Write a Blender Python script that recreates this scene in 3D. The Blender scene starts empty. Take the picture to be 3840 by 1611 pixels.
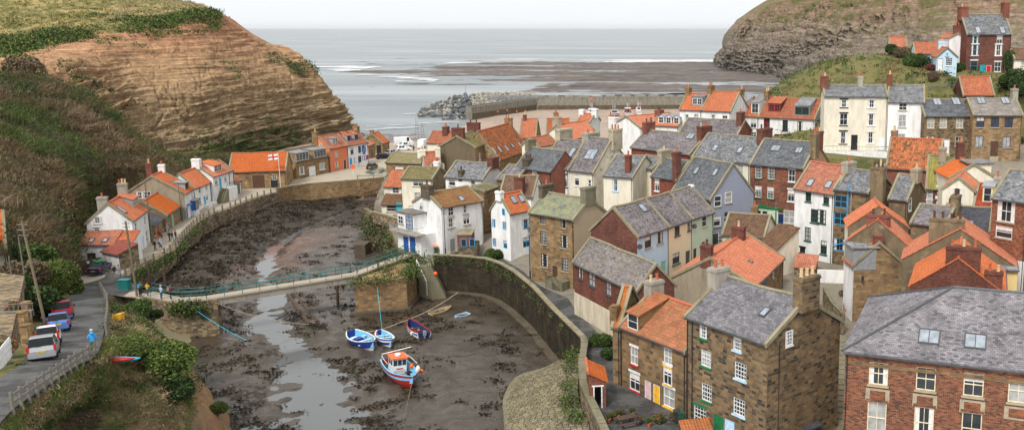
import bpy, bmesh, math, random, zlib
import numpy as np
from mathutils import Vector, Matrix
random.seed(7); np.random.seed(7)
SC=bpy.context.scene; COL=SC.collection
# ---------------------------------------------------------------- node helper
class M:
    def __init__(s,name,rough=.85,spec=.25):
        s.m=bpy.data.materials.new(name); s.m.use_nodes=True; s.t=s.m.node_tree
        s.b=s.t.nodes['Principled BSDF']; s.b.inputs['Roughness'].default_value=rough; s.b.inputs['Specular IOR Level'].default_value=spec
    def n(s,typ,ins={},**pr):
        nd=s.t.nodes.new(typ)
        for k,v in pr.items(): setattr(nd,k,v)
        for k,v in ins.items(): s.put(nd.inputs[k],v)
        return nd
    def put(s,sock,v):
        if isinstance(v,bpy.types.NodeSocket): s.t.links.new(v,sock)
        elif isinstance(v,(tuple,list)) and sock.type=='RGBA': sock.default_value=(*v,1) if len(v)==3 else v
        else: sock.default_value=v
    def co(s,kind='UV',scale=None):
        o=s.n('ShaderNodeTexCoord').outputs[kind]
        if scale is not None:
            if not hasattr(scale,'__len__'): scale=(scale,)*3
            o=s.n('ShaderNodeVectorMath',{0:o,1:scale},operation='MULTIPLY').outputs[0]
        return o
    def math(s,op,a,b=0.,c=0.,clamp=False):
        return s.n('ShaderNodeMath',{0:a,1:b,2:c},operation=op,use_clamp=clamp).outputs[0]
    def noise(s,v,scale=1.,detail=4.,rough=.55,col=False,dist=0.):
        nd=s.n('ShaderNodeTexNoise',{'Vector':v,'Scale':scale,'Detail':detail,'Roughness':rough,'Distortion':dist})
        return nd.outputs['Color' if col else 'Fac']
    def ramp(s,f,stops,interp='LINEAR'):
        nd=s.n('ShaderNodeValToRGB',{'Fac':f}); r=nd.color_ramp; r.interpolation=interp
        while len(r.elements)<len(stops): r.elements.new(1.)
        for e,(p,c) in zip(r.elements,stops):
            e.position=p; e.color=(c,c,c,1) if not hasattr(c,'__len__') else (*c,1)
        return nd.outputs['Color']
    def mix(s,f,a,b,mode='MIX'):
        nd=s.n('ShaderNodeMix',data_type='RGBA',blend_type=mode); s.put(nd.inputs[0],f); s.put(nd.inputs[6],a); s.put(nd.inputs[7],b)
        return nd.outputs[2]
    def bump(s,h,strength=.5,dist=.05):
        s.put(s.b.inputs['Normal'],s.n('ShaderNodeBump',{'Height':h,'Strength':strength,'Distance':dist}).outputs[0])
    def color(s,c): s.put(s.b.inputs['Base Color'],c)
    def rough(s,r): s.put(s.b.inputs['Roughness'],r)
    def objtint(s,c,amt=.12):
        r=s.n('ShaderNodeObjectInfo').outputs['Random']
        v=s.math('MULTIPLY_ADD',r,amt*2,1-amt)
        return s.n('ShaderNodeHueSaturation',{'Value':v,'Color':c,'Saturation':s.math('MULTIPLY_ADD',s.math('FRACT',s.math('MULTIPLY',r,7.31)),amt*1.3,1-amt*.75)}).outputs[0]
    def cells(s,w,h,off=.5,jit=0.,warp=0.):
        """block pattern in metres: (random per block, u within block, v within block)"""
        uv=s.co('UV')
        if warp: 
            nz=s.noise(uv,.9,2,col=True)
            uv=s.n('ShaderNodeVectorMath',{0:uv,1:s.n('ShaderNodeVectorMath',{0:nz,1:(warp,warp,0)},operation='MULTIPLY').outputs[0]},operation='ADD').outputs[0]
        x=s.n('ShaderNodeSeparateXYZ',{0:uv}); v=s.math('DIVIDE',x.outputs[1],h); row=s.math('FLOOR',v)
        rn=s.n('ShaderNodeTexWhiteNoise',{'W':row},noise_dimensions='1D').outputs['Value']
        u=s.math('ADD',s.math('DIVIDE',x.outputs[0],w),s.math('ADD',s.math('MULTIPLY',row,off),s.math('MULTIPLY',rn,jit)))
        c=s.math('FLOOR',u)
        cv=s.n('ShaderNodeCombineXYZ',{0:c,1:row,2:s.n('ShaderNodeObjectInfo').outputs['Random']}).outputs[0]
        r=s.n('ShaderNodeTexWhiteNoise',{'Vector':cv},noise_dimensions='3D').outputs['Value']
        return r,s.math('SUBTRACT',u,c),s.math('SUBTRACT',v,row)
    def edge(s,fu,fv,mu,mv):
        """1 inside the block, 0 in the joint"""
        a=s.math('MINIMUM',fu,s.math('SUBTRACT',1.,fu)); b=s.math('MINIMUM',fv,s.math('SUBTRACT',1.,fv))
        a=s.math('DIVIDE',a,mu,clamp=True); b=s.math('DIVIDE',b,mv,clamp=True)
        return s.math('MULTIPLY',a,b)
MT={}
def masonry(name,pal,mortar,w,h,mu=.05,mv=.1,jit=.0,warp=0.,off=.5,stain=(.6,1.15),bs=.6,interp='LINEAR',streak=0):
    m=M(name,.95,.08); r,fu,fv=m.cells(w,h,off,jit,warp); e=m.edge(fu,fv,mu,mv)
    k=len(pal); c=m.ramp(r,[(i/max(1,k-1) if interp=='LINEAR' else i/k,p) for i,p in enumerate(pal)],interp)
    g=m.noise(m.co('UV',(1,.7,1)),.55,5,.6); c=m.mix(1.,c,m.ramp(g,[(.3,stain[0]),(.7,stain[1])]),'MULTIPLY')
    f=m.noise(m.co('UV'),9.,3); c=m.mix(.35,c,m.ramp(f,[(.3,.45),(.7,1.3)]),'MULTIPLY')
    c=m.mix(e,mortar,c)
    if streak: c=m.mix(m.math('MULTIPLY',m.ramp(m.noise(m.co('UV',(1.,.10,1)),.9,5,.7),[(.46,0.),(.68,.85)]),1.),c,(.022,.019,.015)); c=m.mix(m.ramp(m.noise(m.co('UV',(1.3,.12,1)),1.1,4,.7),[(.66,0.),(.78,.5)]),c,(.34,.33,.30))
    m.color(m.objtint(c,.07)); m.bump(m.math('ADD',e,m.math('MULTIPLY',f,.5)),bs,.03); MT[name]=m.m
def slates(name,pal,moss=None,mossamt=.5,w=.32,h=.21,dark=(.03,.03,.035)):
    m=M(name,.75,.15); r,fu,fv=m.cells(w,h,.5); 
    k=len(pal); c=m.ramp(r,[(i/(k-1),p) for i,p in enumerate(pal)])
    g=m.noise(m.co('UV'),.45,6,.65); c=m.mix(1.,c,m.ramp(g,[(.3,.6),(.7,1.25)]),'MULTIPLY')
    f=m.noise(m.co('UV'),6.,4,.7)
    lich=m.ramp(m.math('ADD',m.math('MULTIPLY',f,.55),m.math('MULTIPLY',m.noise(m.co('UV'),1.3,4),.45)),[(.60,0.),(.70,.55)])
    c=m.mix(lich,c,(.42,.42,.38))
    if moss: c=m.mix(m.math('MULTIPLY',m.ramp(m.noise(m.co('UV'),.5,5,.6),[(.35,0.),(.62,1.)]),mossamt),c,moss)
    e=m.edge(fu,m.math('MULTIPLY',fv,.5),.05,.08); c=m.mix(e,dark,c)
    m.color(m.objtint(c,.1)); m.bump(m.math('ADD',m.math('SUBTRACT',1.,fv),m.math('MULTIPLY',r,.5)),.55,.03); MT[name]=m.m
def pantile(name,pal,moss=None,mossamt=.5,w=.27,h=.36,var=.8,lo=.7):
    m=M(name,.9,.1); r,fu,fv=m.cells(w,h,0.)
    k=len(pal); c=m.ramp(r,[(i/(k-1),p) for i,p in enumerate(pal)])
    g=m.noise(m.co('UV'),.6,5,.65); c=m.mix(var,c,m.ramp(g,[(.3,lo),(.7,1.2)]),'MULTIPLY')
    s_=m.noise(m.co('UV',(1,.35,1)),3.,4,.7); 
    c=m.mix(m.ramp(s_,[(.58,0.),(.75,.45)]),c,(.12,.08,.06))
    if moss: c=m.mix(m.math('MULTIPLY',m.ramp(m.noise(m.co('UV'),.7,6,.65),[(.38,0.),(.62,1.)]),mossamt),c,moss)
    wv=m.math('SINE',m.math('MULTIPLY',fu,6.283)); hgt=m.math('ADD',m.math('MULTIPLY',wv,.6),m.math('SUBTRACT',1.,fv))
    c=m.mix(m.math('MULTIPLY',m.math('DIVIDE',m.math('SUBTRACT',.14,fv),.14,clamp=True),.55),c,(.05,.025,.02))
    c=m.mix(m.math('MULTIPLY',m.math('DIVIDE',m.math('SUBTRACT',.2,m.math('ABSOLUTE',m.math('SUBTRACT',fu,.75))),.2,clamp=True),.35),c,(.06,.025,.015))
    li=m.math('ADD',m.math('MULTIPLY',m.noise(m.co('UV'),4.,5,.75),.6),m.math('MULTIPLY',m.noise(m.co('UV'),.8,3),.4)); c=m.mix(m.ramp(li,[(.62,0.),(.70,.38)]),c,(.46,.36,.28)); dk=m.noise(m.co('UV',(1,.5,1)),1.6,5,.75); c=m.mix(m.ramp(dk,[(.56,0.),(.74,.55)]),c,(.10,.06,.04))
    m.color(m.objtint(c,.15)); m.bump(hgt,.7,.06); MT[name]=m.m
def render_(name,col,dirt=(.25,.22,.18),amt=.35,rough=.85,patch=None):
    m=M(name,rough,.08); v=m.co('UV',(1,.28,1)); g=m.noise(v,1.1,6,.65); f=m.noise(m.co('UV'),7.,3)
    c=m.mix(m.math('MULTIPLY',m.ramp(g,[(.44,0.),(.72,1.)]),amt),col,dirt); c=m.mix(m.math('MULTIPLY',m.ramp(m.noise(m.co('UV',(1.,.16,1)),1.7,5,.75),[(.56,0.),(.74,1.)]),amt*.9),c,tuple(x*.6 for x in dirt)); c=m.mix(m.ramp(m.noise(m.co('UV'),2.3,5,.75),[(.66,0.),(.71,.5 if amt>.15 else .2)]),c,tuple((x+y)/2 for x,y in zip(col,dirt)))
    if patch: c=m.mix(m.ramp(m.noise(m.co('UV'),.7,6,.7),[(.55,0.),(.62,1.)]),c,patch)
    c=m.mix(.3,c,m.ramp(f,[(.3,.82),(.7,1.08)]),'MULTIPLY')
    m.color(m.objtint(c,.04)); m.bump(m.math('ADD',f,m.noise(m.co('UV'),1.8,3)),.25,.03); MT[name]=m.m
def plain(name,col,rough=.6,spec=.3,metal=0.,var=.25,sc=3.):
    if name in MT: return MT[name]
    m=M(name,rough,spec); m.b.inputs['Metallic'].default_value=metal
    g=m.noise(m.co('Object'),sc,5,.65); c=m.mix(1.,col,m.ramp(g,[(.3,1-var),(.7,1+var*.6)]),'MULTIPLY'); m.color(c); MT[name]=m.m; return m.m
# masonry
masonry('brick',[(.24,.07,.045),(.30,.10,.06),(.17,.055,.04),(.26,.085,.05)],(.22,.17,.14),.26,.095)
masonry('brickdark',[(0.162, 0.055, 0.04), (0.209, 0.075, 0.05), (0.095, 0.04, 0.033), (0.228, 0.09, 0.06)],(.15,.12,.10),.26,.095)
masonry('brickmix',[(.30,.10,.055),(.07,.04,.035),(.36,.15,.08),(.24,.07,.04),(.12,.05,.04)],(.28,.22,.17),.27,.10)
masonry('brickorange',[(0.304, 0.102, 0.046), (0.227, 0.075, 0.041), (0.084, 0.04, 0.031), (0.337, 0.132, 0.061), (0.169, 0.062, 0.041)],(.30,.22,.15),.27,.10,stain=(.65,1.15))
masonry('sandstone',[(0.291, 0.19, 0.093), (0.381, 0.252, 0.123), (0.168, 0.112, 0.065), (0.336, 0.202, 0.09), (0.224, 0.157, 0.095)],(.17,.13,.085),.6,.30,.035,.07,jit=.9,warp=.06)
masonry('sandstone2',[(0.228, 0.144, 0.074), (0.312, 0.192, 0.09), (0.144, 0.102, 0.06), (0.276, 0.162, 0.07), (0.09, 0.068, 0.048)],(.22,.18,.12),.55,.3,.035,.06,jit=.9,warp=.1)
masonry('sandstone3',[(0.195, 0.13, 0.075), (0.26, 0.176, 0.091), (0.052, 0.044, 0.039), (0.221, 0.156, 0.091), (0.124, 0.091, 0.058), (0.299, 0.189, 0.091)],(.20,.155,.10),.46,.25,.04,.07,jit=.9,warp=.1)
masonry('rubble',[(.27,.2,.12),(.36,.28,.18),(.17,.13,.09),(.12,.1,.08),(.32,.22,.1)],(.10,.085,.06),.55,.28,.05,.09,jit=.9,warp=.18,bs=.9)
masonry('quaystone',[(0.048, 0.039, 0.027), (0.063, 0.05, 0.034), (0.034, 0.029, 0.022), (0.08, 0.059, 0.031), (0.042, 0.038, 0.029)],(.055,.048,.036),.75,.30,.03,.08,jit=.9,warp=.16,stain=(.4,1.25),bs=.9,streak=1)
masonry('creambrick',[(.42,.36,.25),(.5,.44,.33),(.33,.28,.2)],(.28,.25,.2),.26,.1)
masonry('darkblock',[(.06,.05,.04),(.10,.085,.06),(.16,.12,.08)],(.28,.23,.16),.4,.24,.05,.09,jit=.5)
masonry('setts',[(0.196, 0.166, 0.103), (0.255, 0.216, 0.135), (0.147, 0.126, 0.08), (0.215, 0.191, 0.126)],(.03,.028,.02),.55,.42,.10,.13,jit=.9,warp=.3,bs=.9)
masonry('flags',[(.24,.2,.15),(.30,.25,.19),(.19,.16,.12)],(.09,.08,.06),.8,.6,.03,.04,jit=.9,warp=.05)
# roofs
slates('slategrey',[(0.124, 0.13, 0.135), (0.202, 0.206, 0.211), (0.079, 0.08, 0.086), (0.248, 0.248, 0.245)])
slates('slatebluegrey',[(0.09, 0.097, 0.105), (0.135, 0.142, 0.148), (0.061, 0.063, 0.068)])
slates('slatelilac',[(0.14, 0.118, 0.123), (0.217, 0.186, 0.188), (0.085, 0.074, 0.077), (0.218, 0.213, 0.205)])
slates('slatepurple',[(0.117, 0.114, 0.122), (0.202, 0.189, 0.198), (0.168, 0.157, 0.162), (0.11, 0.106, 0.116), (0.136, 0.136, 0.142)])
slates('slatehip',[(0.137, 0.13, 0.137), (0.206, 0.194, 0.202), (0.088, 0.085, 0.091), (0.243, 0.211, 0.221), (0.147, 0.147, 0.161)],w=.30,h=.2)
slates('slatemix',[(0.144, 0.126, 0.13), (0.232, 0.206, 0.202), (0.083, 0.077, 0.085), (0.252, 0.234, 0.243)],(.23,.19,.1),.35)
slates('slatemoss',[(0.122, 0.122, 0.13), (0.198, 0.189, 0.198), (0.077, 0.077, 0.083)],(.30,.31,.12),.75)
slates('slatedark',[(.06,.06,.07),(.085,.085,.095),(.05,.05,.058)])
slates('slabgrey',[(.19,.17,.145),(.24,.21,.18),(.15,.135,.12)],w=.6,h=.35)
slates('leadroof',[(.2,.2,.2),(.25,.25,.25)],w=1.5,h=1.2)
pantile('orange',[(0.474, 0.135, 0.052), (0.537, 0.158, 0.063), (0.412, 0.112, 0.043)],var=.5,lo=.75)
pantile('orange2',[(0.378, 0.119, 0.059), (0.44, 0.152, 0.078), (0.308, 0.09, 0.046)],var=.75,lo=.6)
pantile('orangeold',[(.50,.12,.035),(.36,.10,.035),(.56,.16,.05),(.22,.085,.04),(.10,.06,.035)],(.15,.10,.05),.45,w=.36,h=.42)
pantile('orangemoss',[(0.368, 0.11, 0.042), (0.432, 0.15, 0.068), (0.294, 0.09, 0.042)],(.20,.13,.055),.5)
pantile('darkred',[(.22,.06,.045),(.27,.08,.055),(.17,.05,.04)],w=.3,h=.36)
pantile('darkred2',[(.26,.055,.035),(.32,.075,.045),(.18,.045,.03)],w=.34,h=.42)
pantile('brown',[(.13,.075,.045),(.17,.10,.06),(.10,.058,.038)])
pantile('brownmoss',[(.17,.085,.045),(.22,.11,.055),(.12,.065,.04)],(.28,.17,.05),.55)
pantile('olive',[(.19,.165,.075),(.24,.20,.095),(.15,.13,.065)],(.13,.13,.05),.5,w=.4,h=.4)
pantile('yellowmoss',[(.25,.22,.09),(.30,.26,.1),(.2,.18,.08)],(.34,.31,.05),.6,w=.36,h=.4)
# renders
render_('white',(.76,.76,.745),amt=.42); render_('cream',(.71,.66,.53)); render_('palecream',(.74,.61,.42),amt=.12); render_('paleblue',(.47,.62,.72),amt=.12)
render_('palegreen',(.50,.58,.44),amt=.12); render_('salmon',(.62,.195,.09),(.45,.2,.12),.2); render_('yellow',(.72,.55,.25),amt=.15)
render_('tanrender',(.19,.145,.09),(.085,.066,.044),.85,patch=(.27,.20,.12)); render_('beigerender',(.33,.275,.20),(.17,.14,.10),.75)
render_('tanpaint',(.42,.32,.215),amt=.2); render_('browngable',(.155,.12,.075),(.09,.072,.05),.7); render_('bluegreypaint',(.27,.295,.37),(.2,.21,.25),.3)
render_('peeling',(.70,.65,.54),(.4,.34,.26),.6,patch=(.33,.27,.19)); render_('plinthcream',(.60,.53,.40),(.34,.28,.19),.8); render_('lilacgrey',(.42,.37,.40)); render_('saltan',(.50,.28,.18))
render_('pierconc',(.23,.21,.17),(.10,.09,.07),.9); render_('concrete',(.34,.31,.26),(.16,.14,.11),.7); render_('coping',(.27,.235,.16),(.13,.12,.06),.9); render_('mossstone',(.19,.17,.115),(.11,.11,.055),.9)
# plain paints
for n_,c_,r_ in [('pwhite',(.72,.72,.70),.5),('pblack',(.02,.02,.022),.5),('pgreen',(.02,.16,.06),.4),('pblue',(.03,.33,.62),.4),('pnavy',(.015,.035,.12),.4),('pteal',(.02,.30,.36),.4),
  ('pcream',(.68,.60,.42),.5),('pred',(.48,.02,.025),.4),('pyellow',(.80,.44,.035),.4),('plblue',(.42,.62,.80),.45),('pdgreen',(.02,.075,.05),.45),('pgrey',(.30,.31,.32),.5),('pdkblue',(.02,.10,.35),.4),
  ('pbrown',(.09,.045,.025),.6),('pturq',(.02,.42,.58),.4),('ppink',(.62,.42,.44),.5),('plgreen',(.25,.48,.36),.5),('pdgrey',(.07,.07,.075),.5),('pmint',(.50,.65,.48),.5),('porange',(.80,.13,.02),.4),
  ('pot',(.42,.125,.06),.8),('potcream',(.58,.42,.24),.8),('potdark',(.10,.045,.035),.7),('lead',(.26,.27,.28),.5),('curtain',(.66,.64,.60),.8),('iron',(.025,.028,.03),.5),
  ('wood',(.17,.135,.09),.85),('woodgrey',(.165,.15,.125),.9),('woodbrown',(.075,.048,.032),.8),('rust',(.16,.06,.03),.9),('stone',(.36,.30,.21),.9),('stonedark',(.12,.105,.08),.9),('teala',(.015,.15,.14),.45),('rubber',(.015,.015,.016),.7),
  ('skin',(.50,.30,.21),.6),('hairgrey',(.42,.40,.38),.8),('hairdark',(.05,.03,.02),.7),('denim',(.05,.08,.15),.8),('jacketblue',(.03,.32,.70),.6),('olivecloth',(.14,.13,.07),.85),('blackcloth',(.015,.015,.02),.85),('greycloth',(.22,.24,.28),.85),
  ('plum',(.20,.02,.09),.8),('mustard',(.62,.33,.03),.7),('palecloth',(.38,.47,.58),.8),('rope',(.42,.36,.26),.9),('gold',(.7,.5,.1),.4),('fibre',(.62,.62,.58),.4),('hullblue',(.015,.04,.22),.35),('hullred',(.33,.02,.015),.35),('skyblue',(.18,.48,.72),.45),('deckgrey',(.36,.41,.44),.6),('wheelie',(.02,.085,.045),.5),('wheelieblue',(.02,.12,.42),.5)]:
    plain(n_,c_,r_)
for n_,c_,me in [('carsilver',(.42,.43,.45),.6),('carwhite',(.75,.75,.74),0.),('carblue',(.10,.20,.50),.4),('carred',(.25,.015,.04),.2),('carnavy',(.01,.013,.05),.3),('carblack',(.012,.013,.018),.2),('chrome',(.6,.6,.6),.9),('plastic',(.035,.036,.038),0.)]:
    plain(n_,c_,.28,.5,me,.06)
def glassmat(name,col,rough=.06):
    m=M(name,rough,.45); g=m.noise(m.co('Object'),1.7,3); m.color(m.mix(1.,col,m.ramp(g,[(.35,.75),(.65,1.2)]),'MULTIPLY')); MT[name]=m.m
glassmat('glass',(.03,.034,.038)); glassmat('skyglass',(.25,.28,.31),.1); glassmat('carglass',(.012,.014,.015),.12); MT['carglass'].node_tree.nodes['Principled BSDF'].inputs['Specular IOR Level'].default_value=.18; glassmat('curtainglass',(.33,.33,.32),.25)
# ---------------------------------------------------------------- mesh builder
class MB:
    def __init__(s): s.v=[]; s.f=[]; s.mi=[]
    def poly(s,pts,mi=0):
        i=len(s.v); s.v.extend([tuple(p) for p in pts]); s.f.append(tuple(range(i,i+len(pts)))); s.mi.append(mi)
    def hexa(s,b,t,mi=0):
        """b,t: four bottom points CCW from above, four top"""
        s.poly(b[::-1],mi); s.poly(t,mi)
        for i in range(4):
            j=(i+1)%4; s.poly([b[i],b[j],t[j],t[i]],mi)
    def box(s,fr,a0,a1,b0,b1,z0,z1,mi=0):
        A,t,n=fr
        P=lambda a,b,z:(A[0]+t[0]*a+n[0]*b,A[1]+t[1]*a+n[1]*b,z)
        s.hexa([P(a0,b0,z0),P(a1,b0,z0),P(a1,b1,z0),P(a0,b1,z0)],[P(a0,b0,z1),P(a1,b0,z1),P(a1,b1,z1),P(a0,b1,z1)],mi)
    def tube(s,pts,r,n=6,mi=0,cap=True):
        pts=[Vector(p) for p in pts]; R=r if hasattr(r,'__len__') else [r]*len(pts); rings=[]
        for i,p in enumerate(pts):
            d=(pts[min(i+1,len(pts)-1)]-pts[max(i-1,0)]).normalized()
            u=d.cross(Vector((0,0,1)));  u=u.normalized() if u.length>1e-3 else Vector((1,0,0)); w=d.cross(u)
            rings.append(len(s.v)); s.v.extend([tuple(p+(u*math.cos(6.2832*k/n)+w*math.sin(6.2832*k/n))*R[i]) for k in range(n)])
        for a,b in zip(rings,rings[1:]):
            for k in range(n):
                k2=(k+1)%n; s.f.append((a+k,b+k,b+k2,a+k2)); s.mi.append(mi)
        if cap:
            s.f.append(tuple(rings[0]+k for k in range(n))); s.mi.append(mi); s.f.append(tuple(rings[-1]+n-1-k for k in range(n))); s.mi.append(mi)
    def lathe(s,c,prof,n=10,mi=0):
        rings=[]
        for r,z in prof:
            rings.append(len(s.v)); s.v.extend([(c[0]+r*math.cos(6.2832*k/n),c[1]+r*math.sin(6.2832*k/n),c[2]+z) for k in range(n)])
        for a,b in zip(rings,rings[1:]):
            for k in range(n):
                k2=(k+1)%n; s.f.append((a+k,a+k2,b+k2,b+k)); s.mi.append(mi)
        s.f.append(tuple(rings[0]+n-1-k for k in range(n))); s.mi.append(mi); s.f.append(tuple(rings[-1]+k for k in range(n))); s.mi.append(mi)
    def build(s,name,mats,parent=None,smooth=False,uv=True,origin=None):
        if isinstance(mats,str): mats=[mats]
        o=wloc(parent) if parent is not None else Vector(origin or (0,0,0))
        me=bpy.data.meshes.new(name); me.from_pydata([(v[0]-o[0],v[1]-o[1],v[2]-o[2]) for v in s.v],[],s.f)
        for m in mats: me.materials.append(MT[m])
        if len(mats)>1: me.polygons.foreach_set('material_index',s.mi)
        if uv:
            ul=me.uv_layers.new(name='UVMap').data; co=s.v; k=0; buf=[0.]*(2*len(me.loops))
            for p,f in zip(me.polygons,s.f):
                nx,ny,nz=p.normal; h=math.hypot(nx,ny)
                if h<1e-3: tx,ty=1.,0.; bx,by,bz=0.,1.,0.
                else: tx,ty=-ny/h,nx/h; bx,by,bz=-nz*ty,nz*tx*1., 0.; bx,by,bz=(ny*0-nz*ty),(nz*tx-nx*0),(nx*ty-ny*tx)
                for i in f:
                    x,y,z=co[i]; buf[k]=x*tx+y*ty; buf[k+1]=x*bx+y*by+z*bz; k+=2
            ul.foreach_set('uv',buf)
        if smooth: me.polygons.foreach_set('use_smooth',[True]*len(me.polygons))
        ob=bpy.data.objects.new(name,me); COL.objects.link(ob)
        if parent is not None: ob.parent=parent
        else: ob.location=o
        return ob
def wloc(o):
    p=Vector((0,0,0))
    while o is not None: p=p+Vector(o.location); o=o.parent
    return p
def tag(o,label=None,cat=None,group=None,kind=None):
    if label: o['label']=label
    if cat: o['category']=cat
    if group: o['group']=group
    if kind: o['kind']=kind
    return o
def empty(name,loc,label=None,cat=None,group=None,rz=0.):
    o=bpy.data.objects.new(name,None); COL.objects.link(o); o.location=loc; o.rotation_euler[2]=rz; o.empty_display_size=.3
    return tag(o,label,cat,group)
def kids(o): return [c for c in list(bpy.data.objects) if c.parent is o]
def copy_tree(src,loc,rz,label=None,group=None,scale=None):
    tree=getattr(copy_tree,'cache',{}); copy_tree.cache=tree
    if src.name not in tree: tree[src.name]=[(c,kids(c)) for c in kids(src)]
    r=src.copy(); COL.objects.link(r); r.location=loc; r.rotation_euler[2]=rz
    if scale: r.scale=(scale,)*3
    if label: r['label']=label
    if group: r['group']=group
    for c,gs in tree[src.name]:
        d=c.copy(); COL.objects.link(d); d.parent=r
        for g in gs: e=g.copy(); COL.objects.link(e); e.parent=d
    return r
def text_mesh(txt,size,mat,parent,origin,xdir,ydir,name='lettering',depth=.006):
    cu=bpy.data.curves.new(name,'FONT'); cu.body=txt; cu.size=size; cu.align_x='CENTER'; cu.align_y='CENTER'; cu.extrude=depth
    tmp=bpy.data.objects.new('t',cu); COL.objects.link(tmp); bpy.context.view_layer.update()
    me=bpy.data.meshes.new_from_object(tmp); bpy.data.objects.remove(tmp); me.name=name
    X=Vector(xdir).normalized(); Yv=Vector(ydir).normalized(); Z=X.cross(Yv)
    mx=Matrix((X,Yv,Z)).transposed().to_4x4(); mx.translation=Vector(origin)
    me.transform(mx); me.materials.clear(); me.materials.append(MT[mat])
    ob=bpy.data.objects.new(name,me); COL.objects.link(ob); ob.parent=parent; return ob
import math
F_,CX,CY,PIT,HC=2340.0,1700.0,496.0,math.radians(10.3),38.0
cp,sp=math.cos(PIT),math.sin(PIT)
def ray(u,v):
    a=(u-CX)/F_; b=-(v-CY)/F_
    return (a, cp+b*sp, -sp+b*cp)
def atz(u,v,z):
    d=ray(u,v); t=(z-HC)/d[2]; return (d[0]*t,d[1]*t,z)
def atd(u,v,Y):
    d=ray(u,v); t=Y/d[1]; return (d[0]*t,Y,HC+d[2]*t)
def proj(p):
    x,y,z=p[0],p[1],p[2]-HC
    w=y*cp-z*sp; h=y*sp+z*cp
    return (CX+F_*x/w, CY-F_*h/w)
# crop code -> (offset u, offset v, scale) of the photograph readings, in 2576-wide picture units
CR={'v':(0,0,1),'1':(0,0,.5),'2':(644,201,.4996),'3':(1006,201,.4996),'4':(1610,201,.4996),'5':(1932,0,.4996),'6':(0,541,.4996),
'7':(644,541,.4996),'8':(1288,541,.4996),'9':(1932,541,.4996),'A':(188,376,.3333),'B':(724.5,295,.3333),'C':(1100,268,.3333),
'D':(2120,469.6,.2854),'E':(1986,0,.2483),'F':(2200,335.4,.2483),'G':(590,40,.2854),'H':(1207.5,40,.2854),'I':(838.5,771.4,.2171),'J':(40.2,737.9,.1862)}
def px(p,c='v'):
    if len(p)>2: c=p[2]
    o=CR[c]; return (o[0]+p[0]*o[2], o[1]+p[1]*o[2])
def sub(a,b): return tuple(x-y for x,y in zip(a,b))
def solve_v(X,Y,v):
    lo,hi=-40.,90.
    for _ in range(50):
        m=(lo+hi)/2
        if proj((X,Y,m))[1]>v: lo=m
        else: hi=m
    return lo
class G: pass
GEO={}
def geo(c,A,B,Y=None,ze=None,base=None,baseB=None,zb=None,rL=None,rR=None,W=None,rise=None,gf=False,D=6.,rF=None,like=None,hip=None,bl=None,ang=None,**k):
    g=G(); a=px(A,c); b=px(B,c)
    if like:
        o=GEO[like]; ze=o.ze if ze is None else ze; W=W or o.W; rise=rise or o.rise; zb=o.zb if zb is None else zb
    if ze is None:
        if base: P=atz(*px(base,c),zb); ze=solve_v(P[0],P[1],a[1])
        elif baseB: P=atz(*px(baseB,c),zb); ze=solve_v(P[0],P[1],b[1])
        else: ze=atd(*a,Y)[2]
    PA=atz(*a,ze); PB=atz(*b,ze)
    if zb is None: zb=ze-6
    if ang is not None:
        ca,sa=math.cos(math.radians(ang)),math.sin(math.radians(ang)); d=ray(*b)
        s=(PA[1]*d[0]-PA[0]*d[1])/(ca*d[1]-sa*d[0]); PB=(PA[0]+ca*s,PA[1]+sa*s,ze)
    t=(PB[0]-PA[0],PB[1]-PA[1]); L=math.hypot(*t); t=(t[0]/L,t[1]/L); n=(-t[1],t[0])  # n points inward (away from viewer of F)
    def on_gable(P0,p):
        d=ray(*px(p,c)); den=d[0]*t[0]+d[1]*t[1]; s=(P0[0]*t[0]+P0[1]*t[1])/den
        Q=(d[0]*s,d[1]*s,HC+d[2]*s); return ((Q[0]-P0[0])*n[0]+(Q[1]-P0[1])*n[1], Q[2])
    if gf:
        P=None; w=L
        M=((PA[0]+PB[0])/2,(PA[1]+PB[1])/2)
        if rise is None: rise=solve_v(M[0],M[1],px(rF,c)[1])-ze
        A2=PB; L=D; W=w; t2=n; n2=(-t[0],-t[1])
        g.A=(A2[0],A2[1]); g.t=t2; g.n=n2
    else:
        if bl:   # back-left eave corner
            Q=atz(*px(bl,c),ze); W=(Q[0]-PA[0])*n[0]+(Q[1]-PA[1])*n[1]
        if hip:
            M=(PA[0]+n[0]*W/2+t[0]*W/2,PA[1]+n[1]*W/2+t[1]*W/2); rise=solve_v(M[0],M[1],px(hip,c)[1])-ze
        if W is None:
            y,z=on_gable(PA,rL) if rL else on_gable(PB,rR); W=2*y; rise=z-ze if rise is None else rise
        elif rise is None:
            P0=PA if rL else PB; M=(P0[0]+n[0]*W/2,P0[1]+n[1]*W/2); rise=solve_v(M[0],M[1],px(rL or rR,c)[1])-ze
        g.A=(PA[0],PA[1]); g.t=t; g.n=n
    L+=k.get('Bext',0); g.L=L; g.W=W; g.rise=rise; g.ze=ze; g.zb=zb; g.c=c
    return g
HS=[]
def H(key,label,c,A,B,wall,roof,**k): HS.append((key,label,c,A,B,wall,roof,k))
w9=('F','w',.9,1.35); 
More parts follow.
